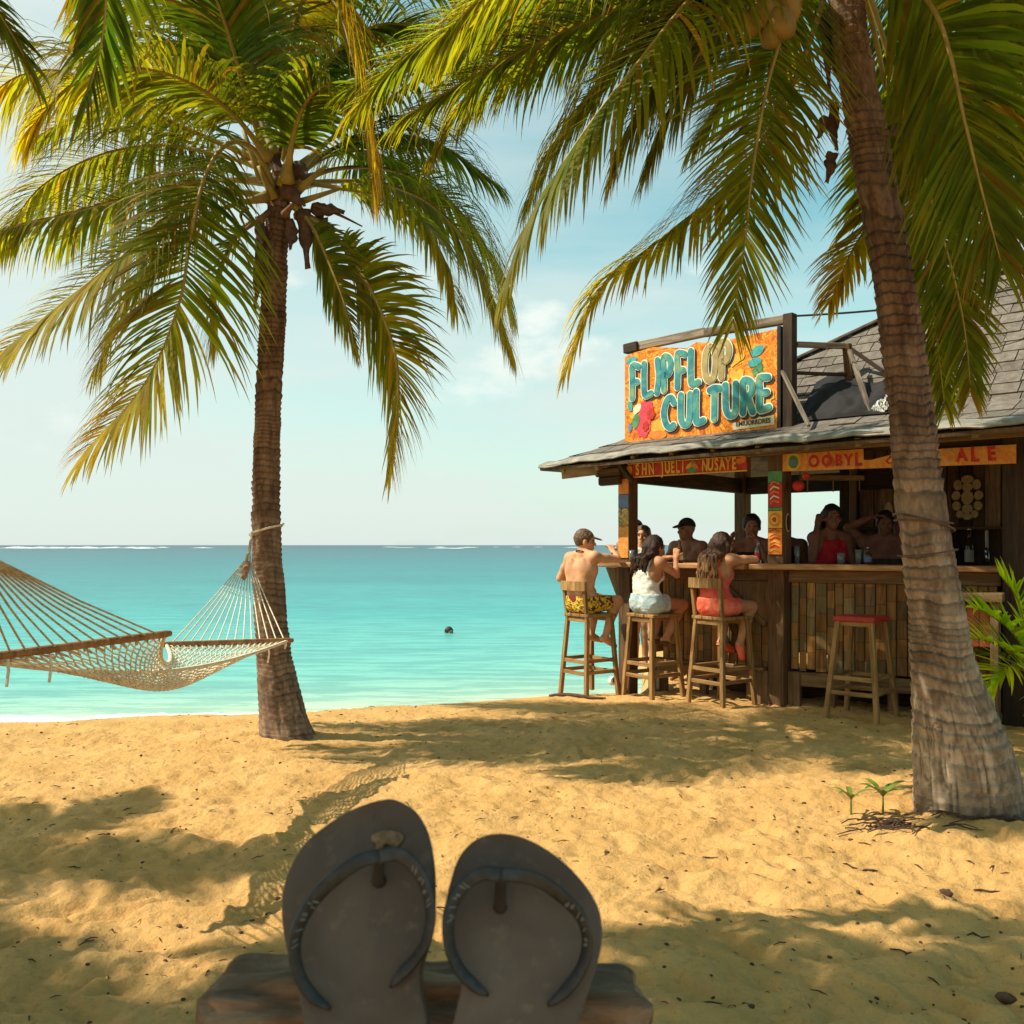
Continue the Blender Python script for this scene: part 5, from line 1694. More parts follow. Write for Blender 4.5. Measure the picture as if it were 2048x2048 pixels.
def make_stool(label, hw, sh, back, seat_mat=None, splay=.05, bh=.30):
    """Local frame: +Y is the way the sitter faces. hw: half width at the feet."""
    t_ = empty('bar_stool', (0, 0, 0), 0, label, 'bar stool', 'bar stools along the counter')
    top = hw - splay
    L = .040
    loc = {}
    for (sx, sy) in ((-1, -1), (1, -1), (-1, 1), (1, 1)):
        a = Vector((sx * hw, sy * hw, -.03))
        b = Vector((sx * top, sy * top, sh - .03))
        if back and sy < 0:
            m = MB()
            m.beam(a, Vector((sx * top, sy * top, sh - .06)), L, L, (0, 1, 0), .004)
            m.beam(Vector((sx * top, sy * top, sh - .062)), Vector((sx * (top + .006), sy * (top + .045), sh + bh)), L * .9, L * .85, (0, 1, 0), .004)
            o = m.build('leg', w_stool, t_)
        else:
            piece('leg', a, b, L, L, w_stool, t_, (0, 1, 0), .004)
        loc[(sx, sy)] = (a, b)

    def at(k, z):
        a, b = loc[k]
        f = (z - a.z) / (b.z - a.z)
        return a.lerp(b, f)
    for z, sides in ((sh * .40, ((0, 1), (2, 3), (0, 2), (1, 3))), (sh * .255, ((0, 1), (0, 2), (1, 3), (2, 3)))):
        ks = ((-1, -1), (1, -1), (-1, 1), (1, 1))
        for i, j in sides:
            dz = 0 if i + 1 == j else .012
            piece('stretcher', at(ks[i], z + dz), at(ks[j], z + dz), .022, .036, w_stool, t_, (0, 0, 1), .003)
    sw = top * 2 + .07
    if seat_mat is None:
        m = MB()
        for k in range(3):
            m.box((-sw / 3 + k * sw / 3, .01, sh - .015), (sw / 3 - .003, sw, .032), None, .006)
        m.build('seat', w_stool, t_)
    else:
        m = MB().box((0, 0, sh - .02), (sw, sw * .96, .045), None, .01)
        m.build('seat', seat_mat, t_)
    for s in (-1, 1):
        piece('seat_rail', (-top, s * (top - .003), sh - .055), (top, s * (top - .003), sh - .055), .02, .045, w_stool, t_, (0, 0, 1), .003)
    if back:
        m = MB()
        N = 7
        for i in range(N - 1):
            x0, x1 = -(top + .035) + (2 * top + .07) * i / (N - 1), -(top + .035) + (2 * top + .07) * (i + 1) / (N - 1)
            y0, y1 = [-(top + .045) - .030 * (1 - (x / (top + .04)) ** 2) for x in (x0, x1)]
            z0, z1 = sh + bh - .075, sh + bh + .015
            d0 = .030
            V_ = [(x0, y0 - d0 / 2, z0), (x1, y1 - d0 / 2, z0), (x1, y1 - d0 / 2, z1), (x0, y0 - d0 / 2, z1), (x0, y0 + d0 / 2, z0), (x1, y1 + d0 / 2, z0), (x1, y1 + d0 / 2, z1), (x0, y0 + d0 / 2, z1)]
            F_ = [(0, 1, 2, 3), (5, 4, 7, 6), (3, 2, 6, 7), (4, 5, 1, 0)]
            if i == 0: F_.append((4, 0, 3, 7))
            if i == N - 2: F_.append((1, 5, 6, 2))
            m.add(V_, F_)
        m.build('backrest', w_stool, t_)
    return t_


def place(o, x, y, rz):
    o.location = (x, y, 0)
    o.rotation_euler = (0, 0, rz)


FACE = math.atan2(.57, .82) - math.pi / 2          # the way the sitters at the left counter look
S1, S2, S3 = (.757, 9.305), (1.340, 9.03), (1.900, 8.62)
st1 = make_stool('wooden bar stool with a backrest under the shirtless man in the cap', .20, .765, True)
place(st1, *S1, FACE)
st2 = make_stool('wooden backless bar stool under the woman in the white top', .20, .782, False)
place(st2, *S2, FACE)
st3 = make_stool('wooden bar stool with a backrest under the woman in coral', .21, .79, True, bh=.33)
place(st3, *S3, FACE)
st4 = make_stool('empty wooden bar stool with a red painted seat', .215, .84, False, seat_red, .075)
q4 = b2(.76, -.30, 0)
place(st4, q4.x, q4.y, math.atan2(V2.y, V2.x) - math.pi / 2 - R(12))

# ------------------------------------------------------------------ hammock
rope = plain('hammock_rope', (.72, .61, .44), .85, .2, 40, .3)
rope_dark = plain('worn_rope', (.52, .40, .26), .9, .3, 40, .3)
bar_wood = wood('spreader_timber', (.22, .085, .030), (.42, .19, .075), rnd_amt=.05, rough=.5)
P3, P1 = P(330, 1268, 4.20), P(-60, 1319, 3.42)      # near spreader bar: far end, near end
P4, P2 = P(332, 1289, 5.25), P(577, 1281, 5.82)      # far spreader bar
ham = empty('hammock', tuple((P1 + P2) / 2 * 1), label='cream rope hammock with two wooden spreader bars tied to the slim palm', cat='hammock')
for a, b in ((P1, P3), (P4, P2)):
    d = (b - a).normalized()
    m = MB()
    m.tube([a - d * .03, a, b, b + d * .03], [.013, .017, .017, .013], 10)
    m.build('spreader_bar', bar_wood, ham, True)
RING_R = P(497, 1112, 6.60)
RING_L = P(-62, 1092, 2.95)
NR = 14
sag = -.30


def bed(a, b):
    """Point on the net: a along the hammock, b across it."""
    l = P1.lerp(P3, b)
    r = P2.lerp(P4, 1 - (1 - b) * 1.0) if False else P2.lerp(P4, b)
    p = l.lerp(r, a)
    s = 4 * a * (1 - a)
    edge = 1 - (2 * b - 1) ** 2
    pinch = 1 - .16 * s
    c = (P1.lerp(P2, a) + P3.lerp(P4, a)) / 2
    p = c + (p - c) * pinch
    return p + Vector((0, 0, -s * (.115 + .11 * edge)))


m = MB()
NA, NB = 36, 20
sin = math.sin
# diamond net: two families of diagonal cords
for fam in (1, -1):
    for k in range(-NA, NB + NA):
        pts = []
        for i in range(NA + 1):
            bb = (k + fam * i * .55 + (0 if fam > 0 else 0)) / NB
            if -.001 <= bb <= 1.001:
                pts.append(bed(i / NA, bb) + Vector((0, 0, .004 * fam * (1 if i % 2 else -1))))
        if len(pts) > 2:
            m.tube(pts, .0040, 4, False)
for b in (0.0, 1.0):
    m.tube([bed(i / 40, b) for i in range(41)], .010, 6, False)
net = tag(m.build('net', rope, ham), kind='stuff')
for i in range(NR):
    b = (i + .5) / NR
    for (ring, bar_, a) in ((RING_R, P2.lerp(P4, b), 1), (RING_L, P1.lerp(P3, b), 0)):
        k = MB()
        mid = ring.lerp(bar_, .5) - Vector((0, 0, .012))
        k.tube([ring, mid, bar_, bar_ - Vector((0, 0, .03))], .0042, 5, False)
        end = bed(.96 if a else .04, b)
        k.tube([bar_ - Vector((0, 0, .018)), end], .0048, 4, False)
        k.build('rope', rope if a else rope_dark, ham)
# rope bundles, ring and the lashing round the palm
m = MB()
for i in range(6):
    d = Vector((math.sin(i * 2.1) * .012, math.cos(i * 1.7) * .012, math.sin(i) * .01))
    m.tube([RING_R + d, RING_R.lerp((P2 + P4) / 2, .18) + d * .8], .008, 6)
m.build('rope_bundle', rope, ham)
m = MB()
q = RING_R.lerp((P2 + P4) / 2, .17)
m.tube([RING_R.lerp(q, .6), q, RING_R.lerp((P2 + P4) / 2, .30)], [.022, .026, .014], 8)
m.build('whipping', plain('whipping_cord', (.42, .20, .10), .9, .3, 30), ham, True)
m = MB()
tr_c = P(532, 1060, YL)
tr_r = 57 / 2 / F * YL + .012
pts = [RING_R]
m.tube([RING_R, RING_R.lerp(P(503, 1068, YL - .12), .5), P(504, 1066, YL - .11)], .010, 6)
m.build('shackle', rope_dark, ham)
m = MB()
loop = []
for k in range(33):
    a = math.pi + 2 * math.pi * k / 32
    loop.append(tr_c + Vector((tr_r * math.cos(a), tr_r * math.sin(a), .0 + .035 * math.cos(a) * -1 * -1)))
m.tube(loop, .008, 6, False)
m.tube([loop[16], loop[16] + Vector((.02, -.03, .01))], .008, 6)
m.build('lashing', rope, ham)
# tail ends of the side cords hanging from the bars
for a, L_ in ((P2.lerp(P4, .18) - Vector((0, 0, .02)), .11), (P2.lerp(P4, .03), .05), (P1.lerp(P3, .16), .12), (P1.lerp(P3, .36), .13)):
    m = MB()
    m.tube([a, a + Vector((.006, 0, -L_ * .5)), a + Vector((-.004, .004, -L_))], .006, 5)
    m.build('cord_tail', rope, ham)
# the far end ties to the left-hand palm outside the picture
m = MB()
m.tube([RING_L, Vector((-3.05, 2.78, 1.5)), Vector((-3.42, 2.72, 1.56))], .010, 6)
m.build('tie_rope', rope_dark, ham)

# ------------------------------------------------------------------ timber footrest with the two flip flops propped on it
old_wood = NT('weathered_block')
t = old_wood
v = t.coord(scale=(2.5, 14, 14))
n = t.noise(v, 3.0, 8, .65, .8)
n2 = t.noise(t.coord(scale=(4, 4, 30)), 2.0, 5, .6)
c = t.mix(t.range(n, .3, .7), (.13, .072, .040), (.36, .225, .135))
c = t.mix(t.range(n2, .3, .5, .6, 0), c, (.06, .042, .03))
old_wood = t.fin(c, .9, t.bump(n, .9, .01), .2)
YB = .70
fr = empty('timber_footrest', (.06 * 0, YB, 0), label='weathered grey timber block on posts under the flip flops', cat='footrest')


def rough_block(name, c, size, seed, amp=.006):
    nx, ny, nz = 46, 12, 12
    V_, F_ = [], []
    grid = {}
    for i in range(nx + 1):
        for j in range(ny + 1):
            for k in range(nz + 1):
                if i in (0, nx) or j in (0, ny) or k in (0, nz):
                    p = np.array([(i / nx - .5), (j / ny - .5), (k / nz - .5)])
                    q = p * np.array(size)
                    rr = .019
                    h = np.array(size) / 2 - rr
                    cl = np.clip(q, -h, h)
                    d = q - cl
                    L_ = np.linalg.norm(d)
                    if L_ > 1e-9: q = cl + d / L_ * rr
                    grid[(i, j, k)] = len(V_)
                    V_.append(q)
    V_ = np.array(V_)
    d = 1.35 * amp * fbm(V_[:, 0] * 9, V_[:, 1] * 30, V_[:, 2] * 42, 4, seed)
    # long weathering grooves running with the grain
    gro = np.clip(1 - np.abs(vnoise(V_[:, 0] * 3, V_[:, 1] * 24, V_[:, 2] * 34, seed + 5)) * 4, 0, 1)
    nrm_ = V_ / np.array(size)
    nrm_ /= np.linalg.norm(nrm_, axis=1)[:, None]
    V_ = V_ + nrm_ * (d - .008 * gro)[:, None] + np.array(c)
    def g(a, b, c_, e):
        F_.append(tuple(grid[x] for x in (a, b, c_, e)))
    for i in range(nx):
        for j in range(ny):
            g((i, j, 0), (i, j + 1, 0), (i + 1, j + 1, 0), (i + 1, j, 0))
            g((i, j, nz), (i + 1, j, nz), (i + 1, j + 1, nz), (i, j + 1, nz))
        for k in range(nz):
            g((i, 0, k), (i + 1, 0, k), (i + 1, 0, k + 1), (i, 0, k + 1))
            g((i, ny, k), (i, ny, k + 1), (i + 1, ny, k + 1), (i + 1, ny, k))
    for j in range(ny):
        for k in range(nz):
            g((0, j, k), (0, j, k + 1), (0, j + 1, k + 1), (0, j + 1, k))
            g((nx, j, k), (nx, j + 1, k), (nx, j + 1, k + 1), (nx, j, k + 1))
    return make_mesh(name, V_, np.array(F_), old_wood, fr, True)


bt = H - (1916 - 1090) / F * .675
bx0, bx1 = (418 - 1024) / F * .66, (1296 - 1024) / F * .66
rough_block('beam', ((bx0 + bx1) / 2, .652, bt - .030), (bx1 - bx0, .064, .062), 3, .006)
rough_block('beam', ((bx0 + bx1) / 2 + .002, .640, bt - .092), (bx1 - bx0 + .010, .076, .064), 7, .006)
rough_block('beam', ((bx0 + bx1) / 2, .634, bt - .158), (bx1 - bx0 + .014, .088, .07), 11, .006)
rough_block('beam', ((bx0 + bx1) / 2, YB - .06, bt - .26), (bx1 - bx0 + .03, .36, .13), 9, .006)
for s in (-1, 1):
    for d in (-.12, .06):
        piece('post', ((bx0 + bx1) / 2 + s * .12, YB + d, -.1), ((bx0 + bx1) / 2 + s * .12, YB + d, bt - .30), .09, .09, old_wood, fr, (0, 1, 0), .008)

sole_mat = NT('rubber_sole')
t = sole_mat
v = t.coord()
n = t.noise(v, 9, 5, .6, .6)
n2 = t.noise(v, 90, 4, .6)
c = t.mix(t.range(n, .3, .7), (.080, .058, .045), (.140, .105, .082))
c = t.mix(t.range(n2, .55, .75, 0, .35), c, (.24, .17, .11))
sole_mat = t.fin(c, .75, t.bump(n2, .3, .002), .3)
strap_mat = NT('rubber_strap')
t = strap_mat
n = t.noise(t.coord(), 120, 4, .6)
c = t.mix(t.range(n, .4, .7), (.013, .013, .014), (.030, .030, .032))
strap_mat = t.fin(c, .46, t.bump(n, .25, .001), .5)
strap_print = plain('strap_lettering', (.16, .16, .155), .5, .2, 60)
sand_patch = plain('sand_smudge', (.23, .135, .070), .95, .45, 140, .8)
edge_mat = plain('sole_edge', (.05, .042, .037), .6, .2, 30)

# the soles lean away from the viewer: local x to the right, y up along the sole, z out of the footbed
TILT = R(24)
YF = .585
fy = Vector((0, math.sin(TILT), math.cos(TILT)))
fz = Vector((0, -math.cos(TILT), math.sin(TILT)))
fx = Vector((1, 0, 0))
F0 = P(835, 1905, YF)                                 # a point of the footbed plane


def on_sole(px, py, h=0.0):
    """Footbed coordinates of the point seen at a pixel, h above the footbed."""
    d = Vector(((px - 1024) / F, 1, -(py - 1090) / F))
    o = Vector((0, 0, H))
    k = (F0 + fz * h - o).dot(fz) / d.dot(fz)
    q = o + d * k - F0
    return (q.dot(fx), q.dot(fy))


def z5(x, y): return (400 + x * .4658, 1548 + y * .4658)


def smooth_closed(pts, n):
    p = pts + pts[:3]
    q = spline([(a, b, 0) for a, b in pts[-2:] + pts + pts[:2]], 400)
    # keep one turn
    P0 = np.array(pts[0]); 
    out = []
    m_ = len(pts)
    for i in range(m_):
        a, b, c, d = [np.array(pts[(i + k) % m_]) for k in (-1, 0, 1, 2)]
        for t_ in np.linspace(0, 1, n, endpoint=False):
            out.append(0.5 * (2 * b + (c - a) * t_ + (2 * a - 5 * b + 4 * c - d) * t_ ** 2 + (3 * b - a - 3 * c + d) * t_ ** 3))
    return out


def flip_flop(label, outline, strap_l, strap_r, knot, toe, side):
    o2 = [on_sole(*z5(*q)) for q in outline]
    out = smooth_closed(o2, 6)
    cx_, cy_ = np.mean([q[0] for q in out]), np.mean([q[1] for q in out])
    base = F0 + fx * cx_ + fy * cy_
    root = empty('flip_flop', tuple(base - fz * .02), 0, label, 'flip flop', 'pair of flip flops')
    W = lambda x, y, z: F0 + fx * x + fy * y + fz * z
    n_ = len(out)
    # footbed: rings shrinking to the centre line, dished slightly under heel and ball
    V_, F_ = [], []
    rings = [(1.0, -.020), (1.004, -.016), (1.004, -.004), (.992, -.0008), (.97, 0), (.85, -.0006), (.65, -.0018), (.4, -.0028), (.15, -.0032)]
    axis = []
    for q in out:
        axis.append(np.array((cx_ * .6 + q[0] * .0 + .4 * cx_, q[1] * .86 + cy_ * .14)))
    for (s_, z_) in rings:
        for q, ax in zip(out, axis):
            p_ = ax + (np.array(q) - ax) * s_
            wob = .0010 * float(vnoise(p_[0] * 45, p_[1] * 45, 0, 3)) if s_ < .96 else 0
            V_.append(W(p_[0], p_[1], z_ + wob))
    for r_ in range(len(rings) - 1):
        for i in range(n_):
            j = (i + 1) % n_
            F_.append((r_ * n_ + i, r_ * n_ + j, (r_ + 1) * n_ + j, (r_ + 1) * n_ + i))
    c0 = len(V_)
    for q, ax in zip(out, axis):
        V_.append(W(ax[0], ax[1], -.0033))
    r_ = len(rings) - 1
    for i in range(n_):
        j = (i + 1) % n_
        F_.append((r_ * n_ + i, r_ * n_ + j, c0 + j, c0 + i))
    F_.append(tuple(range(n_ - 1, -1, -1)))
    sole = make_mesh('sole', V_, F_, [None] and sole_mat, root, True)
    # strap: two arms from the toe post to the sides, flat in section, arching off the footbed
    kx, ky = on_sole(*z5(*knot), .0165)
    for arm, pts in (('l', strap_l), ('r', strap_r)):
        q = []
        for (x_, y_, h_) in pts:
            a_, b_ = on_sole(*z5(x_, y_), h_)
            q.append((a_, b_, h_))
        q = spline(q, 40)
        V2_, F2_ = [], []
        for i in range(40):
            f_ = i / 39
            p_ = q[i]
            d_ = q[min(i + 1, 39)] - q[max(i - 1, 0)]
            d_ /= np.linalg.norm(d_)
            zc_ = np.array((0, 0, 1.0))
            wdir = np.cross(d_, zc_)
            wdir /= np.linalg.norm(wdir)
            # the strap turns on edge towards its anchor
            tw_ = (1.15 if arm == 'l' else -1.15) * math.sin(math.pi * min(1, f_ * .9)) * .75
            nrm_ = np.cross(wdir, d_)
            wv = wdir * math.cos(tw_) + nrm_ * math.sin(tw_)
            tv = np.cross(wv, d_)
            hw_ = (.0040 + .0006 * math.sin(math.pi * min(1, .15 + f_ * 1.0))) * (1 - .72 * (max(0, f_ - .86) / .14) ** 1.7)
            ht_ = .0013
            for k in range(12):
                a = 2 * math.pi * k / 12
                ca, sa = math.cos(a), math.sin(a)
                e = .45
                x2 = math.copysign(abs(ca) ** e, ca) * hw_
                y2 = math.copysign(abs(sa) ** e, sa) * ht_
                pp = p_ + wv * x2 + tv * y2
                V2_.append(W(*pp))
        for i in range(39):
            for k in range(12):
                k2 = (k + 1) % 12
                F2_.append((i * 12 + k, i * 12 + k2, (i + 1) * 12 + k2, (i + 1) * 12 + k))
        F2_.append(tuple(range(11, -1, -1)))
        F2_.append(tuple(39 * 12 + k for k in range(12)))
        so_ = make_mesh('strap', V2_, F2_, strap_mat, root, True)
        # worn raised lettering on the strap
        rg = random.Random(len(label) + (1 if arm == 'l' else 2))
        m_ = MB()
        for k in range(7):
            i = 5 + int((10 if (arm == 'l') == (side > 0) else 4) + k * 1.6)
            p_ = q[min(i, 38)]
            d_ = q[min(i + 1, 39)] - q[max(i - 1, 0)]
            d_ /= np.linalg.norm(d_)
            wdir = np.cross(d_, (0, 0, 1.0)); wdir /= np.linalg.norm(wdir)
            tw_ = (1.15 if arm == 'l' else -1.15) * math.sin(math.pi * min(1, i / 39 * .9)) * .75
            nrm_ = np.cross(wdir, d_)
            wv = wdir * math.cos(tw_) + nrm_ * math.sin(tw_)
            tv = -np.cross(wv, d_)
            if np.dot(tv, (0, 0, 1)) < 0: tv = -tv
            for s_ in range(2):
                c_ = p_ + tv * .0013 + wv * rg.uniform(-.0018, .0018) + d_ * (s_ * .0009)
                a_ = c_ - wv * rg.uniform(.0008, .002) - d_ * .0004
                b_ = c_ + wv * rg.uniform(.0008, .002) + d_ * .0004
                m_.beam(W(*a_), W(*b_), .0007, .0006, tuple(fz), 0)
        m_.build('strap_mark', strap_print, so_)
    tx, ty = on_sole(*z5(*toe))
    m_ = MB()
    m_.tube([W(kx, ky, q[0][2] if False else .0165), W(kx, ky - .001, .012), W(tx, ty, .001), W(tx, ty, -.004)], [.0042, .0036, .0036, .005], 10)
    m_.build('toe_post', edge_mat, root, True)
    return root, W


L_out = [(800, 107), (870, 122), (930, 165), (970, 235), (992, 330), (1003, 440), (1000, 600), (975, 740), (945, 850), (955, 960), (975, 1073), (985, 1300), (930, 1500), (760, 1590), (590, 1550), (490, 1400), (455, 1200), (440, 1040), (405, 880), (365, 740), (347, 600), (355, 490), (385, 400), (450, 295), (560, 205), (680, 140)]
R_out = [(1250, 257), (1350, 262), (1450, 300), (1560, 375), (1650, 470), (1710, 570), (1728, 670), (1718, 770), (1680, 900), (1630, 1060), (1590, 1230), (1500, 1400), (1330, 1490), (1150, 1430), (1075, 1280), (1078, 1120), (1105, 990), (1122, 900), (1085, 790), (1055, 690), (1050, 600), (1070, 480), (1110, 360), (1170, 290)]
L_l = [(768, 352, .0165), (690, 372, .0175), (590, 440, .019), (490, 540, .020), (425, 650, .020), (405, 750, .017), (425, 860, .012), (480, 950, .006), (560, 1010, .001)]
L_r = [(768, 352, .0165), (850, 345, .0175), (920, 395, .019), (970, 480, .021), (990, 600, .021), (970, 720, .017), (920, 800, .010), (860, 865, .005), (820, 915, .001)]
R_l = [(1292, 432, .0165), (1215, 428, .0175), (1140, 470, .019), (1085, 550, .021), (1065, 650, .021), (1075, 750, .018), (1115, 840, .012), (1180, 910, .006), (1235, 950, .001)]
R_r = [(1292, 432, .0165), (1380, 436, .0175), (1470, 465, .019), (1570, 540, .020), (1640, 620, .020), (1665, 720, .017), (1640, 830, .012), (1570, 930, .006), (1495, 995, .001)]
fl, Wl = flip_flop('dark brown flip flop with a sandy smudge above its strap', L_out, L_l, L_r, (768, 360), (766, 455), 1)
frr, Wr = flip_flop('clean dark brown flip flop leaning lower on the timber', R_out, R_l, R_r, (1292, 440), (1288, 570), -1)
# dry sand stuck to the left footbed
sp_ = [on_sole(*z5(*q)) for q in ((740, 262), (790, 242), (850, 248), (872, 265), (865, 290), (835, 312), (800, 300), (780, 318), (768, 345), (752, 330), (756, 300), (738, 285))]
sm = smooth_closed(sp_, 4)
cxm, cym = np.mean([q[0] for q in sm]), np.mean([q[1] for q in sm])
V_ = [Wl(q[0], q[1], -.0005) for q in sm] + [Wl(cxm + (q[0] - cxm) * .7, cym + (q[1] - cym) * .7, .0009 + .0004 * math.sin(i * 3)) for i, q in enumerate(sm)] + [Wl(cxm, cym, .0011)]
n_ = len(sm)
F_ = [(i, (i + 1) % n_, n_ + (i + 1) % n_, n_ + i) for i in range(n_)] + [(n_ + i, n_ + (i + 1) % n_, 2 * n_) for i in range(n_)]
make_mesh('sand_smudge', V_, F_, sand_patch, fl, True)

# ------------------------------------------------------------------ young palm at the right edge
yp = empty('young_palm', (4.02, 7.15, 0), label='young palm with bright green leaves beside the right end of the bar', cat='plant')
m = MB()
m.tube([(4.02, 7.15, -.1), (4.02, 7.15, .18), (4.03, 7.15, .42)], [.07, .06, .03], 10)
m.build('stem', sheath_mat, yp, True)
c0 = Vector((4.03, 7.15, .38))
rg = random.Random(2)
for k in range(15):
    az = R(180) + k * R(47) + rg.uniform(-.2, .2)
    el = R(50 - 4 * (k % 10))
    if math.cos(az) < -.45: continue
    frond(yp, arc_path(c0, az, el, rg.uniform(.8, 1.05), R(95), 8), L=.38, n=26, w=.034, hue=.62, tipyellow=.1, droop=.55, lift=.3, seed=300 + k, fresh=(.95, 1.5, .9), rach=.010, bare=.35, a0=58, a1=18)
for pth in (((2060, 1330, 0), (2010, 1296, -.1), (1965, 1280, -.2), (1925, 1276, -.3)), ((2060, 1320, 0), (2050, 1250, -.05), (2030, 1190, -.1), (2000, 1150, -.15)), ((2070, 1340, 0), (2030, 1330, -.1), (1990, 1350, -.15), (1965, 1395, -.2)), ((2070, 1330, 0), (2020, 1260, -.1), (1970, 1225, -.2), (1940, 1215, -.25))):
    frond(yp, [tuple(P(a, b, 6.7 + d)) for a, b, d in pth], L=.36, n=20, w=.034, hue=.66, tipyellow=.1, droop=.35, lift=.35, seed=int(pth[1][0]), fresh=(.95, 1.5, .9), rach=.010, bare=.15, a0=60, a1=15, twist=.5)

# ------------------------------------------------------------------ seedlings, twigs, litter
leaf_green = plain('seedling_leaf', (.13, .18, .02), .45, .25, 20, .1)
twig_mat = plain('dry_twig', (.085, .045, .025), .9, .4, 30, .4)


def gz(x, y): return float(sand_height(x, y))


def seedling(px, py, label, leaves, h, seed):
    g0 = ground_point(px, py)
    g0.z = gz(g0.x, g0.y)
    root = empty('seedling', tuple(g0), 0, label, 'plant', 'seedlings in the sand')
    m = MB()
    m.tube([g0 - ZZ * .03, g0 + ZZ * h * .4, g0 + ZZ * h * .62], [.006, .005, .003], 6)
    m.build('stem', leaf_green, root)
    rg = random.Random(seed)
    for k in range(leaves):
        az = 6.283 * k / leaves + rg.uniform(-.3, .3)
        L_ = h * rg.uniform(.75, 1.1)
        d = Vector((math.cos(az), math.sin(az), 0))
        sd_ = Vector((-d.y, d.x, 0))
        V_, F_ = [], []
        for i in range(7):
            f_ = i / 6
            p_ = g0 + ZZ * (h * .58 + L_ * (.98 * f_ - .60 * f_ * f_)) + d * (L_ * f_ * .9)
            w_ = h * .115 * math.sin(math.pi * min(1, f_ * .93 + .06)) ** .8
            V_ += [p_ - sd_ * w_ + ZZ * w_ * .35, p_, p_ + sd_ * w_ + ZZ * w_ * .35]
        for i in range(6):
            F_ += [(3 * i, 3 * i + 1, 3 * i + 4, 3 * i + 3), (3 * i + 1, 3 * i + 2, 3 * i + 5, 3 * i + 4)]
        make_mesh('leaf', V_, F_, leaf_green, root, True)


seedling(1702, 1640, 'small three-leaved seedling in the sand, the one apart from the twigs', 5, .13, 1)
seedling(1766, 1640, 'larger green seedling growing out of the twigs by the thick trunk', 7, .16, 2)
tw = MB()
rg = random.Random(6)
tc = ground_point(1790, 1665)
for k in range(46):
    a = rg.uniform(0, 6.283)
    x, y = tc.x + rg.gauss(.02, .14), tc.y + rg.gauss(0, .10)
    L_ = rg.uniform(.05, .30)
    a = rg.gauss(.1, .5)
    pts = [Vector((x + math.cos(a) * L_ * (f_ - .5), y + math.sin(a) * L_ * (f_ - .5), gz(x, y) + .008 + .02 * rg.random() * math.sin(f_ * 3.1))) for f_ in (0, .33, .66, 1)]
    tw.tube(pts, [.0025, .004, .0035, .002], 5)
tag(tw.build('dry_twigs', twig_mat), 'heap of dry brown twigs on the sand left of the thick trunk', 'twigs', kind='stuff')
rt = MB()
for k in range(60):
    a = rg.uniform(-3.0, .2)
    r_ = .25 * rg.uniform(.9, 1.25)
    x, y = base.x + math.cos(a) * r_, base.y + math.sin(a) * r_
    L_ = rg.uniform(.03, .12)
    a2 = a + rg.uniform(.8, 2.2)
    pts = [Vector((x + math.cos(a2) * L_ * f_, y + math.sin(a2) * L_ * f_, gz(x, y) + .006 + .012 * rg.random())) for f_ in (0, .5, 1)]
    rt.tube(pts, [.003, .005, .002], 5)
tag(rt.build('root_litter', twig_mat), 'dry root scraps lying round the foot of the thick palm', 'litter', kind='stuff')

# driftwood stick by the first stool
g0, g1 = ground_point(1098, 1391), ground_point(1212, 1398)
m = MB()
pts = [g0.lerp(g1, f_) + Vector((0, .02 * math.sin(f_ * 6), .016)) for f_ in np.linspace(0, 1, 9)]
m.tube([Vector((p_.x, p_.y, gz(p_.x, p_.y) + .014)) for p_ in pts], [.010, .017, .02, .018, .019, .016, .014, .012, .006], 8)
tag(m.build('driftwood', twig_mat, None, True), 'dark driftwood stick lying in front of the first bar stool', 'stick')


def husk(px, py, size, label, seed):
    g0 = ground_point(px, py)
    g0.z = gz(g0.x, g0.y) + size * .25
    v, f = ball_geo(size, 10, 7, (1.25, .8, .62))
    rg = random.Random(seed)
    E = Euler((rg.uniform(-.3, .3), rg.uniform(-.3, .3), rg.uniform(0, 6))).to_matrix()
    v = [E @ (Vector(q) * (1 + .18 * float(vnoise(q[0] / size * 1.6, q[1] / size * 1.6, q[2] / size * 1.6, seed)))) + g0 for q in v]
    tag(make_mesh('seed_husk', v, f, twig_mat, None, True), label, 'husk')


husk(2012, 1975, .030, 'large dark seed husk in the sand at the lower right corner', 3)
husk(1893, 1792, .022, 'small brown seed husk on the sunlit sand below the twigs', 4)
husk(715, 1657, .020, 'round brown seed husk in the sand left of the flip flops', 5)
m = MB()
for (a, b, r_, lb_) in (((1935, 1868), (1978, 1862), .005, 'thin dry twig lowest on the sand near the right edge'), ((1948, 1772), (2000, 1770), .006, 'longer dry twig lying right of the small brown husk'), ((1686, 1730), (1716, 1733), .004, 'thin dry twig on the sand below the heap of twigs, left of the thicker one'), ((1725, 1738), (1755, 1737), .006, 'thicker dry twig on the sand straight below the heap of twigs'), ((1405, 1712), (1436, 1713), .004, 'thin dry twig alone on the sand right of the flip flops')):
    g0, g1 = ground_point(*a), ground_point(*b)
    pts = [g0.lerp(g1, f_) for f_ in (0, .3, .6, 1)]
    tag(MB().tube([Vector((q.x, q.y + .01 * math.sin(i * 2.0), gz(q.x, q.y) + .005)) for i, q in enumerate(pts)], [r_ * .6, r_, r_ * .8, r_ * .4], 6).build('twig', twig_mat), lb_, 'twig', 'single twigs on the sand')
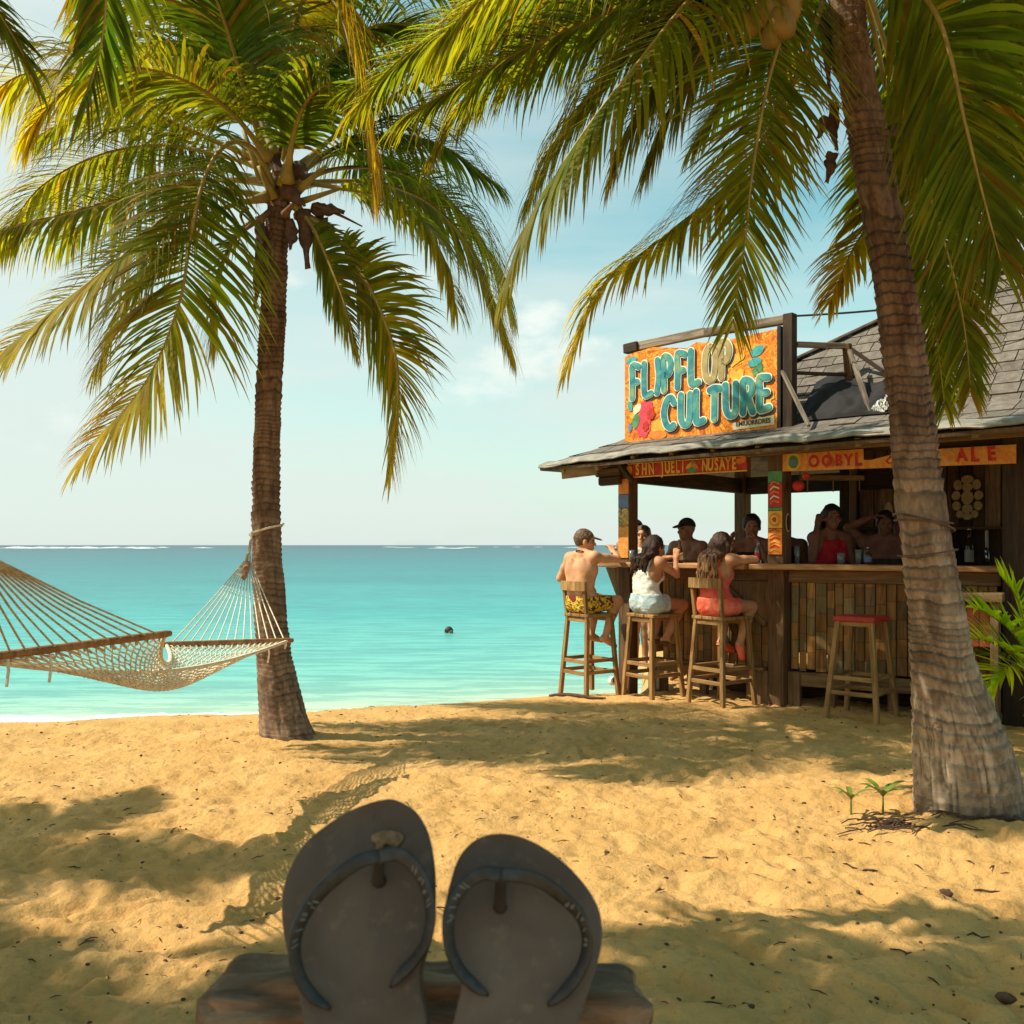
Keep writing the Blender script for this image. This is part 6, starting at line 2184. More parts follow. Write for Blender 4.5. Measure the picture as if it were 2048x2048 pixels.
# crumbs of husk, leaf and coral strewn over the beach
dm = MB()
rg = random.Random(31)
for k in range(1700):
    py = 1090 + 255 * (1 / rg.uniform(.26, .82))
    px = rg.uniform(-20, 2070)
    g0 = ground_point(px, py)
    if g0.y > float(shore_y(g0.x)) - .15 or g0.y > 9.5: continue
    s_ = rg.choice((.003, .004, .005, .007, .010)) * rg.uniform(.7, 1.2)
    z = gz(g0.x, g0.y)
    a = rg.uniform(0, 6.28)
    if rg.random() < .5:
        L_ = s_ * rg.uniform(3, 8)
        dm.tube([Vector((g0.x - math.cos(a) * L_ / 2, g0.y - math.sin(a) * L_ / 2, z + .002)), Vector((g0.x, g0.y, z + .004 + s_ * .3)), Vector((g0.x + math.cos(a) * L_ / 2, g0.y + math.sin(a) * L_ / 2, z + .002))], [s_ * .2, s_ * .32, s_ * .15], 4)
    else:
        v, f = ball_geo(s_, 6, 4, (1.2, .9, .6))
        E = Matrix.Rotation(a, 3, 'Z')
        dm.add([E @ Vector(q) + Vector((g0.x, g0.y, z + s_ * .2)) for q in v], f)
tag(dm.build('beach_litter', twig_mat), 'specks of dry husk and leaf strewn over the sand', kind='stuff')
# ------------------------------------------------------------------ people: one continuous skin each, grown from an implicit body
class Field:
    def __init__(s, lo, hi, h):
        s.lo, s.h = np.array(lo, float), h
        n = np.ceil((np.array(hi) - s.lo) / h).astype(int) + 1
        s.ax = [s.lo[i] + h * np.arange(n[i]) for i in range(3)]
        s.f = np.full(n, 9.0, dtype=np.float32)

    def sl(s, lo, hi):
        r = []
        for i in range(3):
            a = max(0, int((lo[i] - s.lo[i]) / s.h) - 1)
            b = min(s.f.shape[i], int((hi[i] - s.lo[i]) / s.h) + 3)
            if b <= a: return None
            r.append(slice(a, b))
        return tuple(r)

    def pts(s, r):
        return np.meshgrid(s.ax[0][r[0]], s.ax[1][r[1]], s.ax[2][r[2]], indexing='ij', sparse=True)

    def merge(s, r, d, k):
        f = s.f[r]
        if k <= 0:
            s.f[r] = np.minimum(f, d)
        else:
            h = np.clip(0.5 + 0.5 * (f - d) / k, 0, 1)
            s.f[r] = np.where(f > 8, d, f * (1 - h) + d * h - k * h * (1 - h))

    def cap(s, a, b, ra, rb, k=.02, grow=0.0):
        a, b = np.array(a, float), np.array(b, float)
        ra, rb = ra + grow, rb + grow
        m = max(ra, rb) + k + .03
        r = s.sl(np.minimum(a, b) - m, np.maximum(a, b) + m)
        if r is None: return
        X, Y, Z = s.pts(r)
        d = b - a
        L2 = max(1e-9, float(d @ d))
        t = np.clip(((X - a[0]) * d[0] + (Y - a[1]) * d[1] + (Z - a[2]) * d[2]) / L2, 0, 1)
        q = np.sqrt((X - a[0] - t * d[0]) ** 2 + (Y - a[1] - t * d[1]) ** 2 + (Z - a[2] - t * d[2]) ** 2)
        s.merge(r, (q - (ra + (rb - ra) * t)).astype(np.float32), k)

    def ell(s, c, rad, M3=None, k=.02, grow=0.0, sub=False):
        c, rad = np.array(c, float), np.array(rad, float) + grow
        m = rad.max() + k + .03
        r = s.sl(c - m, c + m)
        if r is None: return
        X, Y, Z = s.pts(r)
        X, Y, Z = X - c[0], Y - c[1], Z - c[2]
        if M3 is not None:
            M = np.array(M3).T
            X, Y, Z = [M[i, 0] * X + M[i, 1] * Y + M[i, 2] * Z for i in range(3)]
        p = np.sqrt((X / rad[0]) ** 2 + (Y / rad[1]) ** 2 + (Z / rad[2]) ** 2)
        g = np.sqrt((X / rad[0] ** 2) ** 2 + (Y / rad[1] ** 2) ** 2 + (Z / rad[2] ** 2) ** 2)
        d = (p * (p - 1) / np.maximum(g, 1e-6)).astype(np.float32)
        if sub:
            f = s.f[r]
            h = np.clip(0.5 - 0.5 * (f + d) / k, 0, 1)
            s.f[r] = f * (1 - h) - d * h + k * h * (1 - h)
        else:
            s.merge(r, d, k)

    def cut(s, point, normal):
        """Keep only the side the normal points away from."""
        X, Y, Z = np.meshgrid(*s.ax, indexing='ij', sparse=True)
        n = np.array(normal, float)
        n /= np.linalg.norm(n)
        d = (X - point[0]) * n[0] + (Y - point[1]) * n[1] + (Z - point[2]) * n[2]
        s.f = np.maximum(s.f, d.astype(np.float32))

    def warp(s, amp, fx, fy, fz, seed):
        m = np.abs(s.f) < .05
        I = np.argwhere(m)
        x, y, z = [s.ax[i][I[:, i]] for i in range(3)]
        s.f[m] += (amp * fbm(x * fx, y * fy, z * fz, 3, seed)).astype(np.float32)

    def mesh(s):
        f = s.f
        ins = f < 0
        c = ins[:-1, :-1, :-1].astype(np.int8)
        tot = np.zeros_like(c)
        for dx in (0, 1):
            for dy in (0, 1):
                for dz in (0, 1):
                    tot += ins[dx:f.shape[0] - 1 + dx, dy:f.shape[1] - 1 + dy, dz:f.shape[2] - 1 + dz]
        act = (tot > 0) & (tot < 8)
        I = np.argwhere(act)
        idx = np.full(act.shape, -1, dtype=np.int64)
        idx[act] = np.arange(len(I))
        acc, cnt = np.zeros((len(I), 3)), np.zeros(len(I))
        for ax in range(3):
            o = [(ax + 1) % 3, (ax + 2) % 3]
            for p in (0, 1):
                for q in (0, 1):
                    d0 = np.zeros(3, int)
                    d0[o[0]], d0[o[1]] = p, q
                    d1 = d0.copy()
                    d1[ax] = 1
                    a = f[tuple((I + d0).T)]
                    b = f[tuple((I + d1).T)]
                    x = (a < 0) != (b < 0)
                    t = np.where(x, a / np.where(x, a - b, 1), 0)
                    pos = d0[None, :] + np.zeros((len(I), 3))
                    pos[:, ax] += t
                    acc += np.where(x[:, None], pos, 0)
                    cnt += x
        V = s.lo + s.h * (I + acc / cnt[:, None])
        Q = []
        for ax in range(3):
            o1, o2 = (ax + 1) % 3, (ax + 2) % 3
            sa = [slice(None)] * 3
            sb = [slice(None)] * 3
            sa[ax], sb[ax] = slice(0, -1), slice(1, None)
            A, B = ins[tuple(sa)], ins[tuple(sb)]
            E = np.argwhere(A != B)
            E = E[(E[:, o1] > 0) & (E[:, o2] > 0) & (E[:, o1] < f.shape[o1] - 1) & (E[:, o2] < f.shape[o2] - 1)]
            quad = []
            for (p, q) in ((1, 1), (0, 1), (0, 0), (1, 0)):
                e = E.copy()
                e[:, o1] -= p
                e[:, o2] -= q
                quad.append(idx[tuple(e.T)])
            q_ = np.stack(quad, 1)
            flip = B[tuple(E.T)]
            q_[flip] = q_[flip][:, ::-1]
            Q.append(q_[(q_ >= 0).all(1)])
        return V, np.concatenate(Q)


def skin_material(name, col, rough=.5):
    t = NT(name)
    v = t.coord()
    n = t.noise(v, 11, 5, .6)
    c = t.mix(t.range(n, .3, .7), tuple(x * .80 for x in col), tuple(min(1, x * 1.12) for x in col))
    n2 = t.noise(v, 160, 3)
    return t.fin(c, .6, t.bump(n2, .2, .002), .25)


def cloth_material(name, a, b, scale=8, mode='LINEAR'):
    t = NT(name)
    v = t.coord()
    n = t.noise(v, scale, 4, .55, .8)
    c = t.ramp(n, [(.38, a), (.62, b)], mode)
    w = t.noise(t.coord(scale=(9, 9, 24)), 3.0, 4, .6, .6)
    return t.fin(c, .85, t.bump(w, .5, .010), .2)


skin_tan = skin_material('skin_tan', (.60, .30, .155))
skin_warm = skin_material('skin_warm', (.52, .235, .115))
skin_brown = skin_material('skin_brown', (.34, .155, .088))
skin_dark = skin_material('skin_dark', (.21, .092, .058))
hair_dark = NT('dark_hair')
t = hair_dark
n = t.noise(t.coord(scale=(40, 40, 5)), 2.0, 5, .6, .6)
hair_dark = t.fin(t.mix(t.range(n, .35, .65), (.014, .007, .005), (.055, .024, .014)), .6, t.bump(n, .9, .008), .25)
t = NT('bleached_hair')
v = t.coord(scale=(40, 40, 5))
n = t.noise(v, 2.0, 5, .6, .6)
g_ = t.node('ShaderNodeSeparateXYZ')
t.l.new(t.coord(), g_.inputs[0])
lowz = t.range(g_.outputs[2], .40, .60, 1.0, 0.0)
c = t.mix(t.range(n, .35, .65), (.030, .013, .009), (.10, .045, .025))
c = t.mix(t.math('MULTIPLY', lowz, t.range(n, .35, .6)), c, (.36, .18, .07))
hair_long = t.fin(c, .6, t.bump(n, .9, .008), .25)
hair_black = plain('black_hair', (.014, .009, .008), .55, .3, 40, .5)
hair_brown = plain('brown_hair', (.12, .06, .03), .55, .3, 40, .5)
eye_white = plain('eye', (.10, .07, .055), .4, .1)
cloth_white = cloth_material('white_jersey', (.66, .60, .52), (.80, .75, .67))
cloth_denim = cloth_material('pale_denim', (.34, .44, .48), (.56, .62, .60), 14)
cloth_coral = cloth_material('coral_jersey', (.66, .085, .06), (.82, .15, .10))
cloth_coral2 = cloth_material('coral_shorts', (.76, .10, .05), (.90, .22, .13))
cloth_red = cloth_material('red_jersey', (.36, .012, .02), (.48, .025, .035))
cloth_black = cloth_material('black_cloth', (.018, .014, .014), (.05, .035, .03))
cloth_green = cloth_material('green_cloth', (.20, .27, .19), (.36, .42, .30), 22)
t = NT('board_shorts')
v = t.coord()
n = t.noise(v, 11, 2, .5, 1.5)
t.fin(t.ramp(n, [(.3, (.16, .03, .02)), (.44, (.78, .50, .03)), (.5, (.05, .03, .02)), (.54, (.80, .52, .05)), (.64, (.20, .10, .05)), (.7, (.35, .05, .03))], 'CONSTANT'), .85, t.bump(t.noise(v, 30, 4), .3, .006), .2)
cloth_print = t.m
t = NT('camouflage_cap')
n = t.noise(t.coord(), 32, 2, .5, 1)
t.fin(t.ramp(n, [(.3, (.06, .045, .025)), (.45, (.26, .17, .08)), (.55, (.11, .09, .04)), (.65, (.38, .27, .13))], 'CONSTANT'), .85, None, .2)
cap_camo = t.m


def rot_head(yaw, pitch, roll=0):
    return np.array(Euler((pitch, roll, yaw), 'XYZ').to_matrix())


class Human:
    """Joints in metres in the body's own frame: x to its right, y the way it faces, z up."""
    def __init__(s, J, h=.009, girl=False, build=1.0, head=1.0, yaw=0.0, pitch=0.0):
        s.J = {k: np.array(v, float) for k, v in J.items()}
        s.h, s.girl, s.b, s.hs = h, girl, build, head
        s.HM = rot_head(yaw, pitch)

    def field(s, h=None):
        P_ = np.array(list(s.J.values()))
        return Field(P_.min(0) - .28, P_.max(0) + .30, h or s.h)

    def torso(s, F_, grow=0.0, k=.035):
        J, b = s.J, s.b
        g = 1.0
        hip, wst, chs = J['pelvis'], J['waist'], J['chest']
        hw = .085 if s.girl else .075
        ww = .050 if s.girl else .066
        cw = .070 if s.girl else .090
        ax = J['sr'] - J['sl']
        ax = ax / np.linalg.norm(ax)
        axh = J['hr'] - J['hl']
        axh = axh / np.linalg.norm(axh)
        axw = (ax + axh) / np.linalg.norm(ax + axh)
        F_.cap(hip - axh * hw, hip + axh * hw, .105 * b, .105 * b, k, grow)
        F_.cap(wst, chs, .085 * b, .090 * b, k, grow)
        F_.cap(chs, J['neck'] - np.array((0, 0, .045)), .088 * b, .058 * b, k, grow)
        for sg_ in (-1, 1):
            F_.cap(hip + axh * sg_ * hw * .7, wst + axw * sg_ * ww, .092 * b, (.074 if s.girl else .088) * b, k, grow)
            F_.cap(wst + axw * sg_ * ww, chs + ax * sg_ * cw, (.074 if s.girl else .088) * b, (.088 if s.girl else .10) * b, k, grow)
            sh = J['sr'] if sg_ > 0 else J['sl']
            F_.cap(chs + ax * sg_ * cw, sh * .72 + chs * .28 + np.array((0, 0, .02)), (.080 if s.girl else .094) * b, .055 * b, k, grow)
            F_.cap(sh, J['neck'] + ax * sg_ * .02 + np.array((0, 0, .01)), .050 * b, .045 * b, k, grow)
            if s.girl:
                fw = np.cross(np.array((0, 0, 1.0)), ax)
                F_.ell(chs + ax * sg_ * .065 + fw * .075 + np.array((0, 0, -.02)), (.055, .05, .055), None, .03, grow)
            else:                                  # shoulder blades
                fw = np.cross(np.array((0, 0, 1.0)), ax)
                F_.ell(chs + ax * sg_ * .085 - fw * .068 + np.array((0, 0, .05)), (.045, .03, .07), None, .03, grow)

    def legs(s, F_, grow=0.0, k=.03, part=1.0):
        J, b = s.J, s.b
        for sd in 'lr':
            hp, kn, an, to = J['h' + sd], J['k' + sd], J['a' + sd], J['t' + sd]
            F_.cap(hp, hp + (kn - hp) * part, .088 * b, (.088 - .030 * part) * b, k, grow)
            if part < 1: continue
            F_.ell(kn, (.056 * b,) * 3, None, .02, grow)
            mid = kn * .68 + an * .32
            bk = np.array((0, -.014, 0))
            F_.cap(kn, mid + bk, .050 * b, .052 * b, .02, grow)
            F_.cap(mid + bk, an, .052 * b, .033 * b, .02, grow)
            heel = an + (an - to) * .25 + np.array((0, 0, -.030))
            F_.cap(heel, to, .031 * b, .023 * b, .02, grow)
            F_.cap(an, an * .5 + to * .5, .033 * b, .030 * b, .02, grow)

    def arms(s, F_, grow=0.0):
        J, b = s.J, s.b * (.90 if s.girl else 1.0)
        for sd, sg_ in (('l', -1), ('r', 1)):
            sh, el, wr = J['s' + sd], J['e' + sd], J['w' + sd]
            F_.ell(sh, (.056 * b,) * 3, None, .03, grow)
            m = sh * .5 + el * .5
            F_.cap(sh, m, .048 * b, .046 * b, .03, grow)
            F_.cap(m, el, .046 * b, .037 * b, .015, grow)
            m2 = el * .68 + wr * .32
            F_.cap(el, m2, .037 * b, .039 * b, .012, grow)
            F_.cap(m2, wr, .039 * b, .026 * b, .012, grow)
            s.hand(F_, el, wr, sg_, s.J.get('g' + sd), s.curl.get(sd, .5) if hasattr(s, 'curl') else .5)

    def hand(s, F_, el, wr, sg_, gdir=None, curl=.5):
        """Palm, four unequal bent fingers and a thumb leaving the side of the palm."""
        d = (wr - el) / np.linalg.norm(wr - el)
        if gdir is not None:
            d = d + gdir
            d = d / np.linalg.norm(d)
        up = np.array((0, 0, 1.0))
        pn = -(up - d * (up @ d))
        if np.linalg.norm(pn) < .25:
            pn = np.array((0, 1.0, 0)) - d * d[1]
        pn /= np.linalg.norm(pn)                 # palm faces this way
        lat = np.cross(d, pn) * -sg_
        lat /= np.linalg.norm(lat)
        b = .92 if s.girl else 1.0
        pc = wr + d * .045 * b
        for o in (-.022, 0.0, .022):
            F_.cap(wr + lat * o * .6, wr + d * .075 * b + lat * o * b, .018 * b, .014 * b, .012)
        for i, (o, L) in enumerate(((-.030, .058), (-.010, .072), (.010, .076), (.029, .066))):
            p = wr + d * .078 * b + lat * o * b
            dd, pp = d.copy(), pn.copy()
            for j, fr in enumerate((.42, .33, .25)):
                a = curl * (.55 + .25 * j) * (1 + .08 * (i - 1.5))
                dd, pp = dd * math.cos(a) + pp * math.sin(a), pp * math.cos(a) - dd * math.sin(a)
                q = p + dd * L * fr * 1.25 * b
                F_.cap(p, q, .0092 * b - .0006 * j, .0088 * b - .0007 * j, .003)
                p = q
        t0 = wr + d * .022 * b + lat * .024 * b
        t1 = t0 + (d * .55 + lat * .75 + pn * .35) * .040 * b
        t2 = t1 + (d * .85 + lat * .15 + pn * .5) * .030 * b
        F_.cap(t0, t1, .014 * b, .0105 * b, .008)
        F_.cap(t1, t2, .0105 * b, .0085 * b, .003)

    def H(s, x, y, z):
        return s.J['head'] + s.HM @ (np.array((x, y, z)) * s.hs)

    def headf(s, F_, grow=0.0):
        J, k = s.J, s.hs
        F_.cap(J['neck'] - np.array((0, 0, .03)), s.H(0, -.012, -.06), .052 * (.85 if s.girl else 1.05), .050 * (.85 if s.girl else 1.05), .02, grow)
        E = lambda c, r, kk=.02, **q: F_.ell(s.H(*c), np.array(r) * k, s.HM, kk, grow, **q)
        E((0, -.012, .020), (.074, .094, .092))
        E((0, .030, -.048), (.056, .060, .062), .03)
        E((0, .066, -.088), (.026, .022, .020), .02)
        F_.cap(s.H(0, .083, .012), s.H(0, .107, -.030), .010 * k, .0125 * k, .010, grow)
        E((.013, .094, -.034), (.009, .010, .008), .006)
        E((-.013, .094, -.034), (.009, .010, .008), .006)
        E((0, .084, .030), (.050, .016, .012), .012)
        for q in (-1, 1):
            E((q * .030, .094, .010), (.016, .012, .010), .010, sub=True)
            E((q * .076, -.008, -.012), (.012, .022, .032), .008)
            E((q * .042, .062, -.028), (.022, .022, .018), .015)
        E((0, .088, -.058), (.024, .013, .0075), .006)
        E((0, .086, -.070), (.020, .012, .0075), .006)

    def build(s, label, loc, rz, skin, wear, hair=None, name='person'):
        root = empty(name, loc, rz, label, 'person')
        F_ = s.field()
        s.torso(F_)
        s.legs(F_)
        s.arms(F_)
        s.headf(F_)
        V, Q = F_.mesh()
        make_mesh('body', V, Q, skin, root, True, False)
        for q in (-1, 1):
            v, f = ball_geo(.0115 * s.hs, 8, 6)
            make_mesh('eye', [Vector(s.H(q * .030, .080, .010)) + Vector(p) for p in v], f, eye_white, root, True, False)
        for fn, nm, mt in wear:
            r = fn(s)
            if isinstance(r, Field):
                V, Q = r.mesh()
            else:
                V, Q = r
            if len(Q): make_mesh(nm, V, Q, mt, root, True, False)
        return root


# ---- garments and hair as functions of the body they sit on
def top_of(z_lo, z_hi, grow=.010, straps=True, scoop=.05, wr=.006):
    def fn(s):
        G = s.field()
        s.torso(G, grow)
        G.warp(wr, 16, 16, 26, 5)
        G.cut((0, 0, z_lo), (0, 0, -1))
        c = s.J['chest']
        G.cut((0, 0, z_hi), (0, 0, 1))
        for sg_ in (-1, 1):                       # arm holes
            sh = s.J['sr' if sg_ > 0 else 'sl']
            n_ = np.array((sg_ * .95, 0, .30))
            G.cut(sh + np.array((-sg_ * .055, 0, -.06)), n_)
        return G
    return fn


def straps_of(r=.008, cross=True):
    def fn(s):
        G = s.field()
        J = s.J
        ax = (J['sr'] - J['sl']) / np.linalg.norm(J['sr'] - J['sl'])
        fw = np.cross(np.array((0, 0, 1.0)), ax)
        for sg_ in (-1, 1):
            a = J['chest'] + ax * sg_ * .075 - fw * .085 + np.array((0, 0, .02))
            b = J['neck'] * .5 + (J['sr'] if sg_ > 0 else J['sl']) * .5 + np.array((0, 0, .048)) + ax * (-sg_ * .03 if cross else 0)
            mid = (a + b) / 2 - fw * .020 + np.array((0, 0, .012))
            c_ = J['chest'] + ax * sg_ * .065 + fw * .09 + np.array((0, 0, .02))
            for p, q in ((a, mid), (mid, b), (b, c_)):
                G.cap(p, q, r, r, .004)
        return G
    return fn


def shorts_of(part=.5, z_hi=None, grow=.014, wr=.006):
    def fn(s):
        G = s.field()
        J, b = s.J, s.b
        hip, wst = J['pelvis'], J['waist']
        axh = (J['hr'] - J['hl']) / np.linalg.norm(J['hr'] - J['hl'])
        hw = .085 if s.girl else .075
        G.cap(hip - axh * hw, hip + axh * hw, .105 * b, .105 * b, .035, grow)
        for sg_ in (-1, 1):
            G.cap(hip + axh * sg_ * hw * .7, wst + axh * sg_ * .06, .092 * b, .085 * b, .035, grow)
        for sd in 'lr':
            hp, kn = J['h' + sd], J['k' + sd]
            e = hp + (kn - hp) * (part + .15)
            G.cap(hp, e, .088 * b, (.088 - .030 * part) * b, .03, grow)
        d = (J['kr'] + J['kl']) / 2 - hip
        d = d / np.linalg.norm(d)
        G.warp(wr, 20, 20, 22, 9)
        G.cut(hip + d * np.linalg.norm(J['kr'] - J['hr']) * part, d)
        G.cut((0, 0, z_hi if z_hi is not None else hip[2] + .10), (0, 0, 1))
        return G
    return fn


def cap_of(brim_yaw=0.0, brim=True):
    def fn(s):
        G = s.field(.006)
        G.ell(s.H(0, -.010, .028), np.array((.083, .102, .094)) * s.hs, s.HM)
        n_ = s.HM @ np.array((0, .12, -1.0))
        G.cut(s.H(0, 0, .030), n_)
        if brim:
            B = rot_head(brim_yaw, 0)
            c = s.HM @ (B @ np.array((0, .108, .036))) * s.hs + s.J['head']
            M = s.HM @ B @ np.array(Euler((R(-14), 0, 0)).to_matrix())
            G.ell(c, np.array((.066, .070, .010)) * s.hs, M, .008)
        return G
    return fn


def short_hair(thick=.010, low=-.02):
    def fn(s):
        G = s.field(.007)
        G.ell(s.H(0, -.016, .026), np.array((.078, .098, .096)) * s.hs + thick * .5, s.HM)
        G.cut(s.H(0, .052, .03), s.HM @ np.array((0, 1.0, -.55)))
        G.cut(s.H(0, -.02, low), s.HM @ np.array((0, .45, -1.0)))
        G.warp(.004, 45, 45, 45, 3)
        return G
    return fn


def long_hair(length, wave=.012, spread=.09, seed=0, strands=22, bun=False, side=0.0):
    def fn(s):
        rg = np.random.default_rng(seed)
        G = s.field(.0075)
        G.ell(s.H(0, -.022, .026), np.array((.086, .100, .100)) * s.hs, s.HM)
        G.cut(s.H(0, .058, .02), s.HM @ np.array((0, 1.0, -.35)))
        for i in range(strands):
            a = math.pi * (i + .5) / strands                   # from one ear round the back to the other
            x0, y0 = .080 * math.cos(a), -.030 - .080 * math.sin(a)
            p = s.H(x0 * .9, y0 * .85, .03)
            L = length * rg.uniform(.72, 1.05)
            n_ = 7
            ph = rg.uniform(0, 6.28)
            prev = p
            x, y = x0, y0
            for j in range(n_):
                f_ = (j + 1) / n_
                bx = s.H(x0 * (1 + spread * 3 * f_), y0 * (1 + .10 * f_), 0)
                q = np.array((bx[0] + wave * math.sin(ph + f_ * 9) + side * f_, bx[1] + wave * math.cos(ph + f_ * 8) * .6 + .02 * f_ * 0, p[2] - L * f_))
                # lie on the back rather than in it
                back = s.J['chest'][1] - .105
                if q[2] < s.J['neck'][2] + .02 and abs(q[0]) < .16:
                    q[1] = min(q[1], back + .012 * math.sin(i * 2.2))
                r0, r1 = .026 * (1 - .75 * (j / n_)), .026 * (1 - .75 * f_)
                G.cap(prev, q, r0, r1, .010)
                prev = q
        G.warp(.004, 60, 60, 9, seed + 1)
        return G
    return fn


def shoes_of():
    def fn(s):
        G = s.field()
        for sd in 'lr':
            an, to = s.J['a' + sd], s.J['t' + sd]
            heel = an + (an - to) * .25 + np.array((0, 0, -.032))
            G.cap(heel, to + (to - an) * .08, .038, .031, .02)
            G.cut((0, 0, an[2] - .012), (0, 0, 1))
        return G
    return fn


def cord_of():
    def fn(s):
        G = s.field()
        p = None
        for k in range(17):
            a = 6.283 * k / 16
            q = s.J['neck'] + np.array((.072 * math.cos(a), .062 * math.sin(a) - .005, .005 - .03 * math.sin(a)))
            if p is not None: G.cap(p, q, .007, .007, .002)
            p = q
        return G
    return fn


# ---- the three on the stools
w_ = Human(dict(pelvis=(0, -.09, .105), waist=(0, -.115, .26), chest=(0, -.10, .42), neck=(0, -.075, .575), head=(.0, -.055, .700), sl=(-.175, -.10, .535), sr=(.17, -.075, .545),
                hl=(-.085, -.06, .10), hr=(.085, -.06, .10), kl=(-.16, .24, .12), kr=(.13, .25, .11), al=(-.13, .13, -.24), ar=(.12, .10, -.24), tl=(-.13, .27, -.30), tr=(.13, .22, -.33),
                el=(-.30, -.13, .33), wl=(-.20, .08, .27), er=(.225, .165, .525), wr=(.08, .235, .600), gr=(-.2, 0, .5)), .0085, False, .98, .98, R(-32), R(-4))
w_.curl = dict(l=.45, r=.75)
w_.build('shirtless tanned man in a camouflage cap and printed swim shorts on the end stool', (S1[0], S1[1], .768), FACE, skin_tan,
         [(shorts_of(.72, .17, .016), 'swim_shorts', cloth_print), (cap_of(0), 'cap', cap_camo), (short_hair(.006, -.055), 'hair', hair_brown), (cord_of(), 'neck_cord', cloth_black)])
w_ = Human(dict(pelvis=(0, -.075, .10), waist=(.0, -.095, .235), chest=(.0, -.07, .375), neck=(.0, -.02, .515), head=(.0, .03, .625), sl=(-.15, -.06, .475), sr=(.15, -.05, .480),
                hl=(-.085, -.05, .10), hr=(.085, -.05, .10), kl=(-.12, .26, .11), kr=(.12, .275, .075), al=(-.11, .12, -.24), ar=(.10, .07, -.245), tl=(-.11, .25, -.31), tr=(.11, .19, -.345),
                el=(-.20, .13, .500), wl=(-.02, .24, .525), er=(.215, .10, .365), wr=(.17, .135, .525), gr=(0, .2, .3)), .0085, True, .94, .95, R(-8), R(-10))
w_.curl = dict(l=.4, r=1.05)
w_.build('long-haired woman in a white vest and pale denim shorts on the backless stool', (S2[0], S2[1], .784), FACE, skin_warm,
         [(top_of(.135, .445, .012), 'vest', cloth_white), (straps_of(.010, False), 'vest_straps', cloth_white), (shorts_of(.42, .185, .016), 'denim_shorts', cloth_denim), (long_hair(.30, .014, .10, 3), 'hair', hair_dark), (shoes_of(), 'sandals', w_post)])
w_ = Human(dict(pelvis=(0, -.075, .10), waist=(.0, -.095, .24), chest=(.0, -.07, .385), neck=(.0, -.025, .530), head=(.0, .02, .640), sl=(-.15, -.06, .495), sr=(.16, -.03, .505),
                hl=(-.085, -.05, .10), hr=(.085, -.05, .10), kl=(-.13, .24, .11), kr=(.13, .255, .075), al=(-.11, .13, -.25), ar=(.11, .12, -.26), tl=(-.11, .25, -.33), tr=(.10, .16, -.37),
                el=(-.21, .12, .505), wl=(-.03, .24, .520), er=(.235, .185, .505), wr=(.06, .27, .520), gr=(-.1, 0, 0)), .0085, True, .96, .96, R(-5), R(-8))
w_.curl = dict(l=.3, r=.35)
w_.build('woman with wavy long hair in a coral vest and coral shorts on the high-backed stool', (S3[0], S3[1], .792), FACE, skin_warm,
         [(top_of(.15, .445, .011), 'vest', cloth_coral), (straps_of(.009, True), 'vest_straps', cloth_coral), (shorts_of(.45, .165, .016), 'shorts', cloth_coral2), (long_hair(.40, .016, .13, 8, 24), 'hair', hair_long), (shoes_of(), 'shoes', cloth_coral2)])


# ---- the people standing inside the bar
def standing(hgt, **kw):
    k = hgt / 1.75
    J = dict(pelvis=(0, 0, .95), waist=(0, -.005, 1.10), chest=(0, 0, 1.28), neck=(0, .0, 1.475), head=(0, .03, 1.615), sl=(-.185, 0, 1.43), sr=(.185, 0, 1.43),
             hl=(-.09, 0, .93), hr=(.09, 0, .93), kl=(-.10, .01, .50), kr=(.10, .01, .50), al=(-.10, -.02, .09), ar=(.10, -.02, .09), tl=(-.11, .14, .03), tr=(.11, .14, .03),
             el=(-.25, .02, 1.15), er=(.25, .02, 1.15), wl=(-.23, .22, 1.12), wr=(.23, .22, 1.12))
    J = {a: np.array(b, float) * k for a, b in J.items()}
    for a, b in kw.items():
        J[a] = np.array(b, float)
    return J


def face_to(x, y): return math.atan2(y, x) - math.pi / 2


w_ = Human(standing(1.73, el=(-.27, .04, 1.17), wl=(-.10, .24, 1.27), er=(.22, .14, 1.18), wr=(.05, .27, 1.30)), .010, False, .98, 1.0, R(-8), R(-3))
w_.build('bare-chested man in a dark cap looking left behind the left counter', (1.85, 9.98, 0), face_to(-.75, -.66), skin_brown,
         [(shorts_of(.6, 1.03, .018), 'shorts', cloth_green), (cap_of(0), 'cap', cloth_black)])
w_ = Human(standing(1.745, el=(-.20, .21, 1.25), wl=(-.075, .17, 1.475), er=(.23, .20, 1.23), wr=(.16, .22, 1.47), gl=(0, 0, .4)), .010, True, 1.0, 1.02, R(15), R(-4))
w_.curl = dict(l=.9, r=1.1)
w_.build('dark-haired person resting chin on raised hands behind the counter', (2.385, 9.42, 0), face_to(-.45, -.89), skin_brown,
         [(top_of(.98, 1.36, .012), 'vest', cloth_black), (shorts_of(.6, 1.05, .018), 'shorts', cloth_black), (short_hair(.020, -.03), 'hair', hair_black)])
w_ = Human(standing(1.75), .011, False, 1.02, 1.0, R(5))
w_.build('dark-skinned man mostly hidden behind the middle post', (2.70, 9.50, 0), face_to(-.28, -.96), skin_dark,
         [(top_of(.98, 1.42, .014), 'shirt', cloth_black), (shorts_of(.7, 1.05, .018), 'trousers', cloth_black), (short_hair(.008, -.03), 'hair', hair_black)])
w_ = Human(standing(1.83, er=(.28, .08, 1.29), wr=(.135, -.01, 1.64), el=(-.26, .02, 1.19), wl=(-.24, .22, 1.20), gr=(-.4, -.2, .3)), .010, True, 1.04, 1.02, R(-30), R(-4))
w_.curl = dict(l=.5, r=.6)
